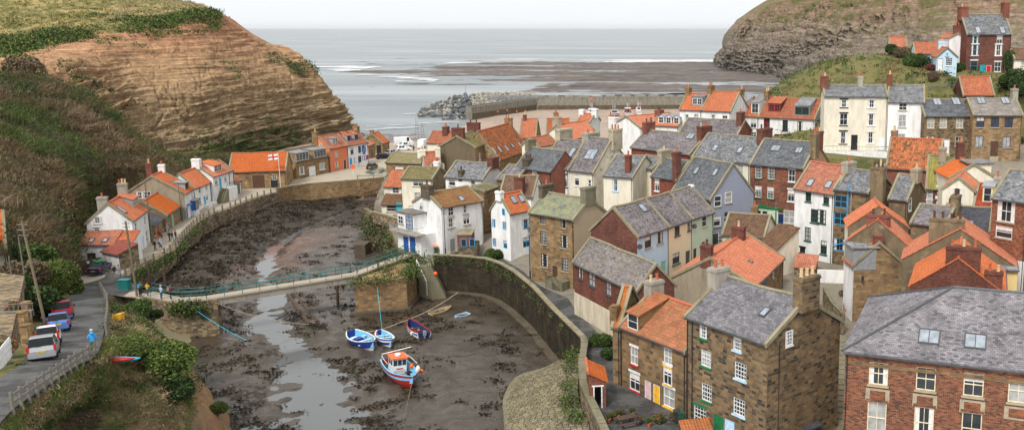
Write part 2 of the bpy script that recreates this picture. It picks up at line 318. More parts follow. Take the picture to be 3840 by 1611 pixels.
# ---- left bank, Cowbar side
H('farleft','white house with orange roof cut off by the left edge of the picture','6',(-60,175),(31,187),'white','orange',ze=14.2,ang=33,W=6,rise=3.6,zb=9)
H('whitegable','big white house whose wide gable end faces the parked dark blue car','A',(430,537),(548,450),'white','orange',base=(457,806),zb=4.7,rL=(245,410))
H('leanto','low white outhouse with orange roof and two skylights under the white gable','A',(25,722),(290,714),'white','orange2',Y=129.2,ang=6,zb=4.9,W=3.2,rise=1.35,lean=1)
H('leanto2','small white outhouse with short orange roof beside the dark red roofed shed','A',(292,722),(424,726),'white','orange2',Y=129.8,ang=6,zb=4.8,W=3.2,rise=1.4,lean=1)
H('shed','small white and stone shed with a dull dark red tiled lean to roof','A',(205,766),(330,794),'white','darkred',base=(205,872),zb=4.9,W=2.8,rise=1.0,lean=1)
H('slatecot','low stone cottage end with dark slate roof and dark red door by the path','A',(590,580),(688,495),'sandstone','slatedark',base=(600,690),zb=4.7,W=5,rise=2.6,lean=1)
H('greencot','stone cottage with orange roof and green doors and shutters','A',(690,495),(793,420),'sandstone','orange',base=(698,618),zb=4.7,rL=(510,397))
H('beigegable','house with a broad bare beige gable and dark blue bay window on the path','A',(828,335),(898,292),'white','orange',base=(828,528),zb=4.7,rL=(578,205))
H('bluedoorcot','white two storey cottage with orange roof and one blue door with white steps','A',(905,290),(1021,243),'white','orange',base=(918,466),zb=4.7,rL=(785,185))
H('stairhouse','tall white house with an outside stone stair up to its blue door','A',(1040,205),(1163,165),'white','orange',base=(1056,412),zb=4.7,rL=(915,118))
H('narrowwhite','narrow white house squeezed between the stair house and the grey doored garage','A',(1166,164),(1193,154),'white','orange',base=(1172,358),zb=4.7,W=5,rise=2)
H('garage','small orange roofed garage with grey wooden doors by the waterfront path','A',(1196,248),(1254,231),'white','orange',base=(1205,345),zb=4.7,W=5,rise=1.6)
H('lifeboat','long stone boathouse with a big plain orange roof and a flag pole','v',(575,433),(718,428),'sandstone','orange',baseB=(719,471),zb=4.7,W=10,rise=3.2)
H('whitewin','stone cottage with white paned windows and a dark flat dormer roof','B',(57,338),(306,292),'sandstone','brown',base=(57,468),zb=4.7,W=7,rise=2.4)
H('salmon','salmon orange painted house with white windows on the waterfront','B',(312,235),(449,212),'salmon','orange2',base=(315,412),zb=4.7,rL=(232,148))
H('noticehouse','white house with blue windows and notice boards beside the salmon house','B',(450,212),(600,188),'white','orange2',like='salmon')
H('stoneorange','small stone building with orange roof at the end of the waterfront','B',(712,195),(762,181),'sandstone','orange2',base=(712,278),zb=4.6,rL=(630,122))
H('bluedoorshed','low stone shed with orange roof and blue door beside the notice board house','B',(606,215),(653,198),'sandstone','orange2',base=(608,318),zb=4.6,W=4,rise=1.6,lean=1)
# ---- centre
H('farorange','far small house with orange roof beside the scaffold poles by the beach','B',(1050,193),(1236,197),'cream','orange2',Y=232,W=7,rL=(1113,105))
H('olivecot','low stone cottage with mossy olive slab roof beside the lobster pots','B',(738,340),(1000,350),'sandstone','olive',base=(742,462),zb=4.6,W=7,rL=(782,268))
H('whitechim','small white gabled cottage with faded orange roof behind the olive roof','B',(1030,402),(1156,396),'white','orange2',Y=178,W=6,rise=3.2)
H('tangable','tall house with bare brown rendered gable and red window surrounds','3',(378,340),(464,309),'sandstone','olive',Y=182,zb=6,rL=(285,285))
H('bigorange','long house with a big mottled orange roof and a row of skylights','3',(500,401),(652,346),'sandstone','orangeold',Y=186,zb=5.5,W=9,rL=(424,262))
H('creamhouse','tall cream house with mossy brown roof above the river bank','B',(856,462),(1088,468),'cream','olive',base=(868,752),zb=6,W=6.5,rise=1.5)
H('creamorange','narrow cream cottage with a short bright orange roof above the river','B',(725,522),(856,524),'cream','orange2',ze=10.4,zb=6,W=4,rise=2.2,lean=1)
H('turqdoor','low cream cottage with brown tiles and turquoise door above the river','B',(705,656),(866,658),'cream','brown',base=(708,726),zb=6,W=3.6,rise=2.1,lean=1)
H('browntile','house with steep brown tile roof behind the cream house','B',(1098,545),(1192,540),'cream','brown',Y=160,W=7,rise=3.8)
H('balcony','white house with lichen spotted brown roof and a railed balcony','B',(1155,683),(1213,505,'v'),'white','brownmoss',base=(1160,1030),zb=5.5,rL=(1045,572))
H('slatewhite','white house with pale slate roof and brick chimney behind the balcony house','C',(62,530),(345,550),'white','slategrey',Y=153,zb=6,W=6.5,rL=(112,414))
H('cornerstone','low stone house corner below the white slate roofed house','C',(352,640),(452,610),'sandstone','olive',Y=143,zb=6,W=4,rise=.4)
H('bluewin','white house with bright blue window frames and orange roof','C',(545,803),(700,772),'white','orange',base=(545,1134),zb=5.8,rL=(470,668))
H('threestorey','tall three storey sandstone house with mossy slate roof and railed door steps','C',(698,795),(1030,850),'sandstone','slatemoss',base=(711,1302),zb=5.2,rR=(1150,700))
H('brickslate','red brick house with white windows under a blue grey slate roof','C',(597,452),(776,478),'brick','slatebluegrey',Y=151,rL=(700,308),Bext=2.6,cop='L')
H('lilacsmall','small stone house with lilac slate roof next to the blocky dark chimney','C',(450,548),(592,562),'sandstone','slatelilac',Y=149,rL=(548,440))
H('browncross','house with dark brown ribbed tile roof and a square brick chimney','C',(470,672),(720,655),'white','brown',Y=139,ang=-8,W=6,rise=2.6)
H('lilacwhite','white house with lilac slate roof and black window lintels','C',(778,447),(990,472),'white','slatelilac',Y=151,W=9.4,rL=(952,245),zb=8)
H('lilaccream','cream house with lilac slate roof and peeling gable','C',(992,475),(1180,496),'cream','slatelilac',Y=147.6,W=9.4,rL=(1112,232),zb=8)
H('creamslate','cream house with dull slate roof and slim brick chimney','3',(1025,480),(1172,491),'cream','slategrey',Y=139,rL=(1092,378),zb=8)
H('creamrear','cream rear wing with slate roof behind the slim brick chimney','3',(1178,437),(1272,449),'cream','slategrey',Y=143,W=6,rise=1.4,zb=8)
H('brickend','small brick house with blue slate roof and tall brick side chimney','4',(58,483),(185,500),'brick','slatebluegrey',Y=136,rL=(122,397),zb=8)
H('lilaclong','long brick house with lilac slate roof and green window boards','v',(1588,370),(1735,388),'brick','slatelilac',Y=166,rL=(1628,327))
H('lilacback','far lilac slate roof house in front of the white terrace','4',(203,262),(492,276),'brick','slatelilac',Y=172,rL=(243,195))
H('creamterr','cream house with wide grey slate roof and two skylights','4',(263,389),(553,419),'cream','slategrey',Y=149,W=9,rL=(370,272),zb=8)
H('greenbrick','tall red brick house with green trimmed windows and a shopfront','4',(558,421),(824,444),'brickmix','slatebluegrey',Y=141,W=9,rL=(658,298),zb=8)
H('bluegable','house with a plain blue grey painted gable and four white windows','4',(165,556),(357,598),'brick','slatebluegrey',baseB=(366,847),zb=8,rR=(468,424))
H('paleblue','pale blue cottage at the brick gabled end of the painted terrace','4',(-14,787),(143,737),'paleblue','slatelilac',ze=14.2,zb=8,rL=(1075,645,'3'))
H('palecream','pale cream cottage in the middle of the painted terrace','4',(144,736.7),(260,698),'palecream','slatelilac',like='paleblue')
H('palegreen','pale green cottage at the far end of the painted terrace','4',(261,697.7),(368,662),'palegreen','slatelilac',like='paleblue')
H('brickslab','long red brick building on a cream plinth with mottled slate roof','8',(312,231),(630,381),'brickdark','slatemix',base=(313,494),zb=5.2,rL=(398,116))
H('bigrender','low house with a very bright plain orange roof and rendered gable','4',(570,1042),(720,896),'sandstone','orange',ze=10.7,zb=5.5,rL=(352,898))
H('brownlow','low cream cottage with dark brown pantile roof in the middle of the lanes','4',(415,778),(625,792),'cream','brown',Y=119,zb=7.5,W=7.5,rL=(490,672))
H('yellowdoor','sandstone cottage with orange roof, red and yellow sills and a yellow door','8',(546,556),(876,683),'sandstone2','orangemoss',base=(551,893),zb=4.2,pipes=[('F','s'),('F','e')],rL=(700,391))
H('annex','narrow stone annex with mossy orange roof left of the yellow door cottage','8',(506,556),(544,560),'sandstone2','orangemoss',ze=10.6,zb=4.2,W=6,rise=3)
H('bigstone','large dark sandstone house with purple grey slate roof and green and blue sills','8',(880,507),(1287,646),'sandstone3','slatepurple',base=(892,1058),zb=4.4,pipes=[('F','s'),('F',.75),('R',1.3)],rL=(1070,310))
H('hipbrick','big orange brick hall with hipped slate roof in the right foreground','9',(390,681),(1289,781),'brickorange','slatehip',ze=15,zb=4,pipes=[('F','s')],bl=(500,416),hip=(775,370),Bext=24)
# ---- right
H('terr1','white terrace house at the left end with one flat dormer','4',(200,148),(309,152),'white','orange',ze=22.3,zb=15,rL=(240,70))
H('terr2','white terrace house with a plain orange roof and no dormer','4',(310,152),(457,158),'white','orange',ze=22.3,zb=15,W=9,rL=(372,60))
H('terr3','white terrace house with two white dormers','4',(458,177),(597,184),'white','orange2',ze=20.8,zb=15,rL=(507,86))
H('terr4','white terrace house with a red dormer and a green dormer','4',(598,185),(880,198),'white','orange2',ze=20.8,zb=15,rL=(642,92))
H('georgian','tall cream three storey house with black window lintels on the hill','5',(285,486),(604,488),'cream','slategrey',Y=159,zb=17.4,W=9,rL=(325,430))
H('georgwhite','tall plain white house joined to the right of the cream three storey house','5',(606,514),(787,517),'white','slategrey',Y=157.5,zb=17.4,W=10,rL=(650,430))
H('brownstone','brown stone cottage with cream windows right of the tall white house','5',(790,584),(1029,584),'sandstone3','slatebluegrey',Y=154,zb=17.4,W=8.5,rL=(793,503))
H('navywin','pale stone cottage with navy blue windows and door','5',(1034,579),(1282,580),'sandstone','slabgrey',Y=152,zb=17.2,W=8.5,rL=(1020,497))
H('hillgarage','small brick outbuilding with orange tile roof on the hillside','5',(983,477),(1138,477),'brickdark','orange2',Y=170,zb=23.5,W=6,rise=3)
H('hillbrick','tall dark brick house with teal windows and door on the hilltop','E',(1800,345),(2250,345),'brickdark','slategrey',Y=186,zb=28.3,W=9,rL=(1980,152))
H('hillwhite','white gabled house with narrow windows left of the hilltop brick house','E',(1622,388),(1786,412),'white','orange',gf=1,ang=0,D=8,rF=(1695,345),Y=190,zb=28.8)
H('hillblue','pale blue cottage with an anchor on its gable on the hill','E',(1495,575),(1700,552),'paleblue','orange2',gf=1,ang=-5,D=6,rF=(1602,487),Y=184,zb=28.5)
H('hillbluerear','pale blue rear range with long orange roof behind the anchor gable','E',(1270,545),(1560,550),'paleblue','orange2',Y=192,zb=29,ang=-8,W=8,rL=(1375,440))
H('hillorange','low house with orange roof and pale blue gable behind the hilltop bushes','E',(1015,512),(1190,516),'paleblue','orange2',Y=215,ang=-8,W=7,rise=3,zb=30)
H('hillend','low cream cottage at the right edge of the hilltop','E',(2280,597),(2450,600),'cream','brown',Y=184,ang=0,W=6,rise=2,zb=28.2)
H('greenwin','tall white house with dark green windows and orange roof over the lane','4',(780,544),(976,573),'white','orange2',baseB=(965,918),zb=8,rL=(862,415))
H('bluepipe','dark stone house with bright blue window frames and blue drain pipes','4',(978,549),(1150,567),'sandstone3','slategrey',baseB=(1040,940),zb=8,ze=17.68,W=7.5,rL=(1060,450))
H('greychim','grey brown rendered house with pale slate roof and very tall chimney stack','F',(148,655),(334,656),'tanrender','slategrey',Y=115,zb=9,ang=-32,W=7,rR=(465,436))
H('mossroof','brick house with yellow mossy tile roof and white corner blocks','F',(523,549),(662,556),'brickdark','yellowmoss',Y=127,zb=10,W=7,rise=4)
H('ruinroof','long low building with worn patchy orange pantile roof','F',(120,345),(655,372),'brick','orangeold',Y=139,zb=12,W=8,rise=4)
H('whitepurple','cream gabled house with one white window and purple flower box','F',(690,562),(1008,582),'cream','orange',gf=1,D=6,rF=(868,452),Y=113,zb=9)
H('dormerrear','house with bright orange roof and grey boxy dormer behind the cream gable','F',(768,455),(1232,455),'cream','orange',gf=1,D=7,rF=(1060,318),Y=121,zb=10)
H('redtile','house with steep dark red tile roof beside the cream gable','F',(1000,750),(1190,765),'cream','darkred2',Y=110,zb=9,W=8,rL=(1078,510))
H('brickright','tall orange brick house with white sash windows at the right edge','F',(1195,648),(1560,700),'brickorange','slategrey',Y=99,zb=6,W=7,rise=2.6)
H('lilacbrown','low brown rendered house with lilac slate roof','F',(370,905),(720,942),'tanrender','slatelilac',Y=105,zb=8,rL=(470,722))
H('darkslate','low house with rough dark slate roof and one skylight','F',(740,960),(1165,1035),'tanrender','slatedark',Y=106,zb=8,W=6,ang=-22,rL=(775,735))
H('tangable1','house with brown gable edged by two orange roof strips','D',(46,350),(578,362),'tanrender','orange',gf=1,cop='',D=5,rF=(335,170),Y=109,zb=7)
H('tangable2','house with orange roof and wide red brick chimney in front of the brown gable','D',(42,470),(566,512),'tanrender','orange',gf=1,cop='',D=4,rF=(335,292),Y=104,zb=7)
H('stonegable','stone gabled house with grey slate dormer and wall lantern','D',(98,690),(532,578),'sandstone','orange',gf=1,ang=8,D=3.4,rF=(392,495),base=(2143,811,'v'),zb=5.2)
H('orangetwin','wide house with orange roof and stained tan gable behind the brick chimney','D',(530,632),(1525,700),'tanrender','orange',gf=1,cop='',D=7,rF=(990,372),Y=97,zb=6)
H('brickgable','brick gabled house with bright orange roof and big brick chimney','D',(596,868),(1425,938),'brickdark','orange',gf=1,cop='',D=9,rF=(1010,635),Y=87,zb=5)
H('yellowbox','narrow yellow house end with flat lead roof','D',(1312,728),(1545,738),'yellow','leadroof',Y=93,zb=5,W=5,rise=.3,lean=1)
# ---- middle distance roofs by the harbour
H('back1','far orange roofed house with stone gable near the beach','H',(350,1072),(490,1072),'sandstone','orange',Y=208,W=7,rise=3.8)
H('back2','orange roofed house between the big mottled roof and the cream brick chimney','C',(765,303),(903,277),'cream','orange2',Y=180,rL=(700,240))
H('back3','wide orange roof house behind the lilac slate roofs','C',(1008,245),(1218,212),'cream','orange',Y=186,W=7,rL=(955,140))
H('back4','orange hipped roof end left of the wide orange roof','C',(825,252),(1000,250),'cream','orange2',Y=192,W=7,rise=4)
H('back5','white gabled house with white chimney close to the harbour boats','H',(853,935),(968,947),'white','orange2',Y=205,W=5.5,ang=-20,rR=(1008,868))
H('back6','big white gabled house with orange roof near the harbour','H',(1172,962),(1412,988),'white','orange',gf=1,D=12,rF=(1252,890),Y=188)
H('back7','orange roofed house with three small white dormers','H',(1512,962),(1750,1016),'white','orange',Y=184,ang=-25,W=7,rL=(1450,868))
WALLX={'tangable1':{'K':'cream'},'tangable2':{'K':'white'},'stonegable':{'K':'white'},'beigegable':{'L':'beigerender'},'bluegable':{'R':'bluegreypaint'},'threestorey':{'R':'tanpaint'},'paleblue':{'L':'brickdark'},'tangable':{'L':'browngable'},'lilaccream':{'R':'peeling'},
'bigrender':{'L':'beigerender'},'terr4':{'R':'lilacgrey'},'greenbrick':{'R':'saltan'},'mossroof':{'R':'tanrender'},'hillbrick':{'R':'cream'},'shed':{'R':'rubble'},'brownlow':{'R':'cream'},
'slatewhite':{'R':'white'},'creamhouse':{'R':'tanrender'},'yellowdoor':{'L':'sandstone2'},'lilacback':{'R':'brick'},'farleft':{'F':'cream'},'brickend':{'R':'brick'}}
WIN={
'farleft':[('R','pb',.7,1.2,[(50,235),(56,265)])],
'whitegable':[('F','wp',.95,1.4,[(462,585),(530,537)]),('F','wp',1.0,1.5,[(478,705)]),('F','w',1.5,1.9,[(549,655)]),('F','D:pred',1.0,2.2,[(500,722)]),('F','D:plblue',1.0,2.2,[(518,702)]),('L','wm',1.1,1.0,[(170,530)]),('L','wm',1.1,1.2,[(168,617)])],
'leanto':[('F','D:pblack',1.3,1.55,[(122,768)])],
'slatecot':[('F','D:pred/pbrown',1.0,2.0,[(630,625)]),('F','br',.7,.9,[(604,628)]),('F','br',.8,1.3,[(665,570)])],
'greencot':[('F','D:plgreen/plgreen',1.2,2.2,[(740,525)]),('F','lg',1.3,1.3,[(707,530)]),('F','lg',1.1,.9,[(770,480)])],
'beigegable':[('F','w',.8,1.2,[(885,332)]),('F','D:pdkblue',1.0,2.1,[(818,455)]),('L','w',1.1,1.2,[(492,345),(550,342)])],
'bluedoorcot':[('F','wp',.9,1.2,[(943,300),(995,278)]),('F','w',1.3,1.4,[(943,388)]),('F','wp',.9,1.3,[(1000,358)]),('F','D:pblue',1.0,2.2,[(983,388)])],
'stairhouse':[('F','w',1.0,1.2,[(1068,242),(1139,218)]),('F','D:pblue',1.0,2.1,[(1100,252)])],
'narrowwhite':[('F','D:pbrown/pbrown',1.2,2.,[(1180,325)])],
'garage':[('F','D:woodgrey/pgrey',2.2,2.2,[(1223,295)])],
'lifeboat':[('F','D:pbrown/stone',2.6,2.9,[(650,450)]),('F','w',.9,.9,[(690,446)]),('F','D:pblack/stone',1.6,1.9,[(691,465)])],
'whitewin':[('F','wm',1.6,1.7,[(105,400)]),('F','wm',1.9,1.6,[(258,368)]),('F','D:pwhite',2.1,2.2,[(183,397)]),('L','wm',.8,1.1,[(16,404)])],
'salmon':[('F','w',1.1,1.4,[(365,279),(368,356)]),('F','D:pbrown',.95,2.3,[(431,357)]),('L','w',.7,.7,[(247,212)])],
'noticehouse':[('F','db',1.0,1.7,[(483,255),(540,243)]),('F','db',1.1,1.6,[(542,317)]),('F','D:pblue',1.0,2.4,[(476,345)])],
'stoneorange':[('L','D:pblack/stone',1.5,2.5,[(687,252)])],
'bluedoorshed':[('F','D:pbrown/stone',1.1,2.4,[(633,262)])],
'olivecot':[('F','wc',2.0,1.6,[(840,400)])],
'tangable':[('F','rsu',.9,1.5,[(402,385),(445,370)])],
'creamhouse':[('F','w',1.9,1.1,[(982,490)]),('F','w',1.2,1.2,[(978,592)]),('F','w',1.4,1.2,[(940,693)])],
'creamorange':[('F','w',2.0,1.0,[(822,553)])],
'turqdoor':[('F','wc',1.9,1.1,[(783,688)]),('F','D:pturq/pturq',1.0,2.0,[(845,708)])],
'balcony':[('F','w',.95,1.3,[(103,785,'C'),(212,762,'C')]),('F','w',1.2,1.4,[(104,877,'C'),(222,853,'C')]),('F','D:pgrey',1.0,2.0,[(115,1000,'C')]),('L','w',.9,1.2,[(1007,670)])],
'slatewhite':[('F','wc',1.3,1.3,[(110,568)]),('F','w',1.3,1.5,[(268,590)])],
'bluewin':[('L','b',.8,1.2,[(398,875),(507,900),(398,1017),(513,1040)]),('L','b',.5,.9,[(501,793)]),('F','b',1.4,1.5,[(680,885),(682,1020)])],
'threestorey':[('F','dk',1.0,1.1,[(798,852),(953,883)]),('F','dk',1.2,1.7,[(803,988),(958,1018)]),('F','dk',1.2,1.7,[(728,908,'3'),(832,930,'3')]),('F','D:pbrown/stone',1.1,2.6,[(780,932,'3')])],
'brickslate':[('F','w',1.0,1.9,[(645,498)]),('F','wp',1.2,1.1,[(733,512)])],
'lilacwhite':[('F','bl',1.2,2.0,[(850,535),(958,560)])],
'lilaccream':[('F','wp',1.0,1.8,[(1053,555)]),('F','wp',1.0,1.2,[(1148,580)])],
'creamslate':[('F','pb',1.0,1.8,[(1085,530)])],
'creamrear':[('F','bk',.8,1.4,[(1222,560)])],
'brickend':[('F','ws',.9,1.7,[(85,530)])],
'lilaclong':[('F','g',1.8,.9,[(15,372)]),('F','g',1.8,.9,[(190,390)])],
'creamterr':[('F','wm',1.1,1.7,[(505,455)])],
'greenbrick':[('F','gs',1.1,1.8,[(597,465),(660,470)]),('F','gs',1.1,1.8,[(595,562),(657,568)]),('F','ws',1.1,1.8,[(764,482),(760,582)]),('F','D:pgreen/pgreen',1.2,2.4,[(668,668)]),('F','g',2.2,1.9,[(602,664)]),('F','D:pnavy',1.1,2.4,[(711,690)]),('F','w',1.8,2.0,[(752,690)])],
'bluegable':[('R','wc',1.3,1.5,[(390,610),(444,592),(389,710),(441,690)]),('R','D:pdgrey',1.2,2.0,[(380,820)]),('R','w',.9,1.1,[(407,800)])],
'paleblue':[('F','br',1.3,1.4,[(40,815),(100,793)]),('F','D:plgreen/plblue',1.1,2.1,[(118,918)]),('F','w',1.2,1.3,[(60,935)])],
'palecream':[('F','gr',1.2,1.4,[(187,755)]),('F','gr',.7,1.3,[(246,733)]),('F','gr',1.7,1.4,[(182,898)]),('F','D:pdgrey/pdgrey',1.0,2.2,[(240,885)])],
'palegreen':[('F','wc',1.2,1.5,[(325,708)]),('F','wp',1.6,1.4,[(322,838)]),('F','D:pbrown/pwhite',1.0,2.2,[(277,865)])],
'brickslab':[('F','gr',1.1,1.3,[(344,293)]),('F','gr',1.6,1.5,[(401,325)]),('F','gr',1.2,1.5,[(485,370)]),('F','gr',1.9,1.5,[(572,405)])],
'bigrender':[('F','w',.9,1.2,[(673,960)]),('F','b',.8,1.2,[(632,1000)])],
'yellowdoor':[('F','rs',1.1,1.7,[(615,708)]),('F','rs',1.5,1.7,[(617,838)]),('F','ys',1.1,1.6,[(784,690)]),('F','ys',1.1,1.8,[(787,803)]),('F','ys',1.5,1.8,[(790,918)]),('F','D:ppink',.85,2.3,[(684,896)]),('F','D:pyellow',.9,2.3,[(728,919)])],
'bigstone':[('F','gs',.9,1.3,[(962,577)]),('F','gs',1.2,1.4,[(977,722)]),('F','gs',1.2,1.5,[(980,892)]),('F','ga',1.5,1.7,[(946,1010)]),('F','bs',.9,1.3,[(1134,637)]),('F','bs',1.3,1.4,[(1150,785),(1143,965)]),('F','D:pgreen/pgreen',1.1,2.2,[(1040,1055)]),('F','D:plblue/plblue',1.1,2.2,[(1095,1070)]),('R','wm',.8,1.2,[(105,617,'9')])],
'hipbrick':[('F','cr',1.35,1.7,[(556,797),(795,824),(1035,853),(1262,885)]),('F','cr',1.35,2.4,[(547,1020),(784,1045),(1024,1075)]),('L','cr',1.2,1.6,[])],
'terr1':[('F','w',1.0,1.5,[(235,193)]),('F','w',1.0,1.1,[(283,186)])],
'terr2':[('F','w',1.1,1.2,[(368,190),(427,195)])],
'terr3':[('F','w',1.3,1.6,[(571,222)]),('F','w',1.2,1.0,[(572,275)])],
'terr4':[('F','rd',1.3,2.0,[(638,218)]),('F','dg',1.1,2.0,[(731,229),(805,235)]),('F','rd',1.2,1.3,[(692,290)]),('F','dg',1.1,1.3,[(732,290)]),('F','dg',1.6,1.4,[(803,292)])],
'georgian':[('F','bl',1.3,1.3,[(383,521)]),('F','bl',1.3,2.0,[(381,601)]),('F','bl',1.3,2.1,[(378,693)]),('F','ws',1.3,1.3,[(522,523)]),('F','ws',1.3,2.0,[(519,602)]),('F','ws',1.3,1.9,[(516,693)]),('F','D:pblack/pblack',1.1,2.6,[(435,697)]),('F','D:pwhite',1.2,2.3,[(575,692)])],
'georgwhite':[('F','w',1.3,1.2,[(679,538)]),('F','w',1.3,2.1,[(676,610)]),('F','w',1.3,1.9,[(671,702)]),('F','D:pwhite/pwhite',1.1,2.3,[(745,705)])],
'brownstone':[('F','cs',1.2,1.6,[(820,621),(883,620),(965,621)]),('F','cs',1.2,1.6,[(815,711),(960,711)]),('F','D:pwhite',1.1,2.3,[(897,726)])],
'navywin':[('F','n',1.3,1.7,[(1069,615),(1143,615),(1212,617)]),('F','n',1.3,1.8,[(1063,712),(1201,715)]),('F','D:pbrown/pnavy',1.2,2.5,[(1140,725)])],
'hillbrick':[('F','t',1.2,1.5,[(1885,393)]),('F','t',1.4,2.1,[(1879,508)]),('F','t',1.4,2.1,[(1869,670)]),('F','ws',1.1,1.5,[(2130,393)]),('F','ws',1.4,2.1,[(2118,510)]),('F','ws',1.3,1.9,[(2110,678)]),('F','D:pteal/pteal',1.1,2.5,[(1957,700)]),('F','D:pred/pwhite',1.0,2.4,[(2018,705)])],
'hillwhite':[('L','gr',.7,1.2,[(1748,480),(1742,623)])],
'hillblue':[('L','wm',1.3,1.5,[(1617,627)]),('L','D:pwhite/pdgrey',1.0,2.3,[(1526,655)])],
'hillend':[('F','wc',1.0,1.1,[(2372,640)])],
'greenwin':[('F','gd',.9,1.4,[(848,578),(938,585)]),('F','gd',1.3,1.8,[(880,685),(916,687)]),('F','gd',1.0,1.8,[(845,775),(925,843)]),('F','bk',.9,.7,[(818,857)])],
'bluepipe':[('F','b',1.7,1.6,[(1005,612),(1003,698),(996,828)])],
'greychim':[('R','wp',1.0,1.6,[(357,720)])],
'mossroof':[('F','wp',.8,1.3,[(547,620),(550,700)])],
'whitepurple':[('L','wp',1.3,1.7,[(835,622)])],
'brickright':[('F','w',2.0,2.3,[(1335,750)]),('F','wc',1.9,1.3,[(1310,1000)])],
'lilacbrown':[('F','pdg',.8,.9,[])],
'yellowbox':[('F','br',1.0,1.4,[(1388,785)])],
'back1':[],'back5':[('F','w',1.4,1.2,[(885,930)])],
'lilacsmall':[],
}
STYX={}
SKY={'whitegable':[((355,455),1.1,1.6)],'leanto':[((127,687),.7,.9),((230,685),.7,.9)],'tangable':[((375,278),.8,1.2)],'bigorange':[((471,358),.9,1.6),((503,351),.9,1.6),((538,344),.9,1.6),((568,332),.8,1.2),((606,328),.9,1.6),((629,323),.9,1.6)],
'balcony':[((183,695,'C'),.8,1.1)],'bluewin':[((578,705),.9,1.3),((712,682),.9,1.3)],'lilacwhite':[((1010,355),1.0,2.4)],'lilaccream':[((1160,362),2.0,2.2)],'lilaclong':[((255,283),1.6,1.6,'4')],
'creamterr':[((378,343),.9,1.4),((502,355),.9,1.4)],'greenbrick':[((683,345),1.5,1.3),((800,355),1.1,1.3)],'bluegable':[((283,458),.8,1.3),((378,466),.8,1.3)],'paleblue':[((15,645),1.0,1.3)],
'bigrender':[((558,914),.6,.5)],'bigstone':[((1272,488),.7,1.0)],'hipbrick':[((811,613),1.5,1.5),((1044,637),1.5,1.5)],'brownstone':[((852,513),1.3,2.2),((947,511),1.3,2.2)],'navywin':[((1073,507),1.3,2.0),((1195,507),1.3,2.0)],
'hillbrick':[((1912,308),1.0,2.0),((2158,308),1.0,2.0)],'greenwin':[((857,518),.9,1.3),((948,528),.9,1.3)],'darkslate':[((940,930),1.3,1.5)],'olivecot':[],'greychim':[]}
DORM={'whitegable':[('shed',(490,430),3.4,1.0,1.1,'lead','orange','wp')],'beigegable':[('flat',(848,298),2.0,1.1,.4,'pgrey','leadroof','gr',2)],'stairhouse':[('shed',(1080,152),3.0,1.15,.6,'pwhite','orange','w',2)],
'whitewin':[('flat',(108,305),4.3,1.7,.05,'sandstone','leadroof','wm'),('flat',(242,283),4.3,1.7,.05,'sandstone','leadroof','wm')],'salmon':[('flat',(355,180),1.9,1.1,.7,'pgrey','leadroof','w',2)],
'noticehouse':[('shed',(460,163),1.3,1.2,.9,'pgrey','orange2','db'),('shed',(515,152),1.3,1.2,.9,'pgrey','orange2','db')],
'yellowdoor':[('shed',(610,570),1.7,1.4,.05,'sandstone2','orangemoss','wc')],
'terr1':[('flat',(298,105),2.2,1.2,.9,'lead','leadroof','w',2)],'terr3':[('shed',(515,141),1.7,1.9,.5,'pwhite','leadroof','w'),('shed',(580,142),1.7,1.9,.5,'pwhite','leadroof','w')],
'terr4':[('shed',(677,137),2.6,1.2,1.2,'pbrown','orange2','rd',2),('shed',(816,152),3.0,1.4,.5,'lead','leadroof','gd',2)],

'back7':[('gable',(1597,985),1.3,1.2,.6,'pwhite','lead','w'),('gable',(1663,975),1.3,1.2,.6,'pwhite','lead','w'),('gable',(1738,962),1.3,1.2,.6,'pwhite','lead','w')],
'stonegable':[],'redtile':[('flat',(1172,625),1.2,1.7,.9,'yellow','lead','wc')],'browncross':[]}
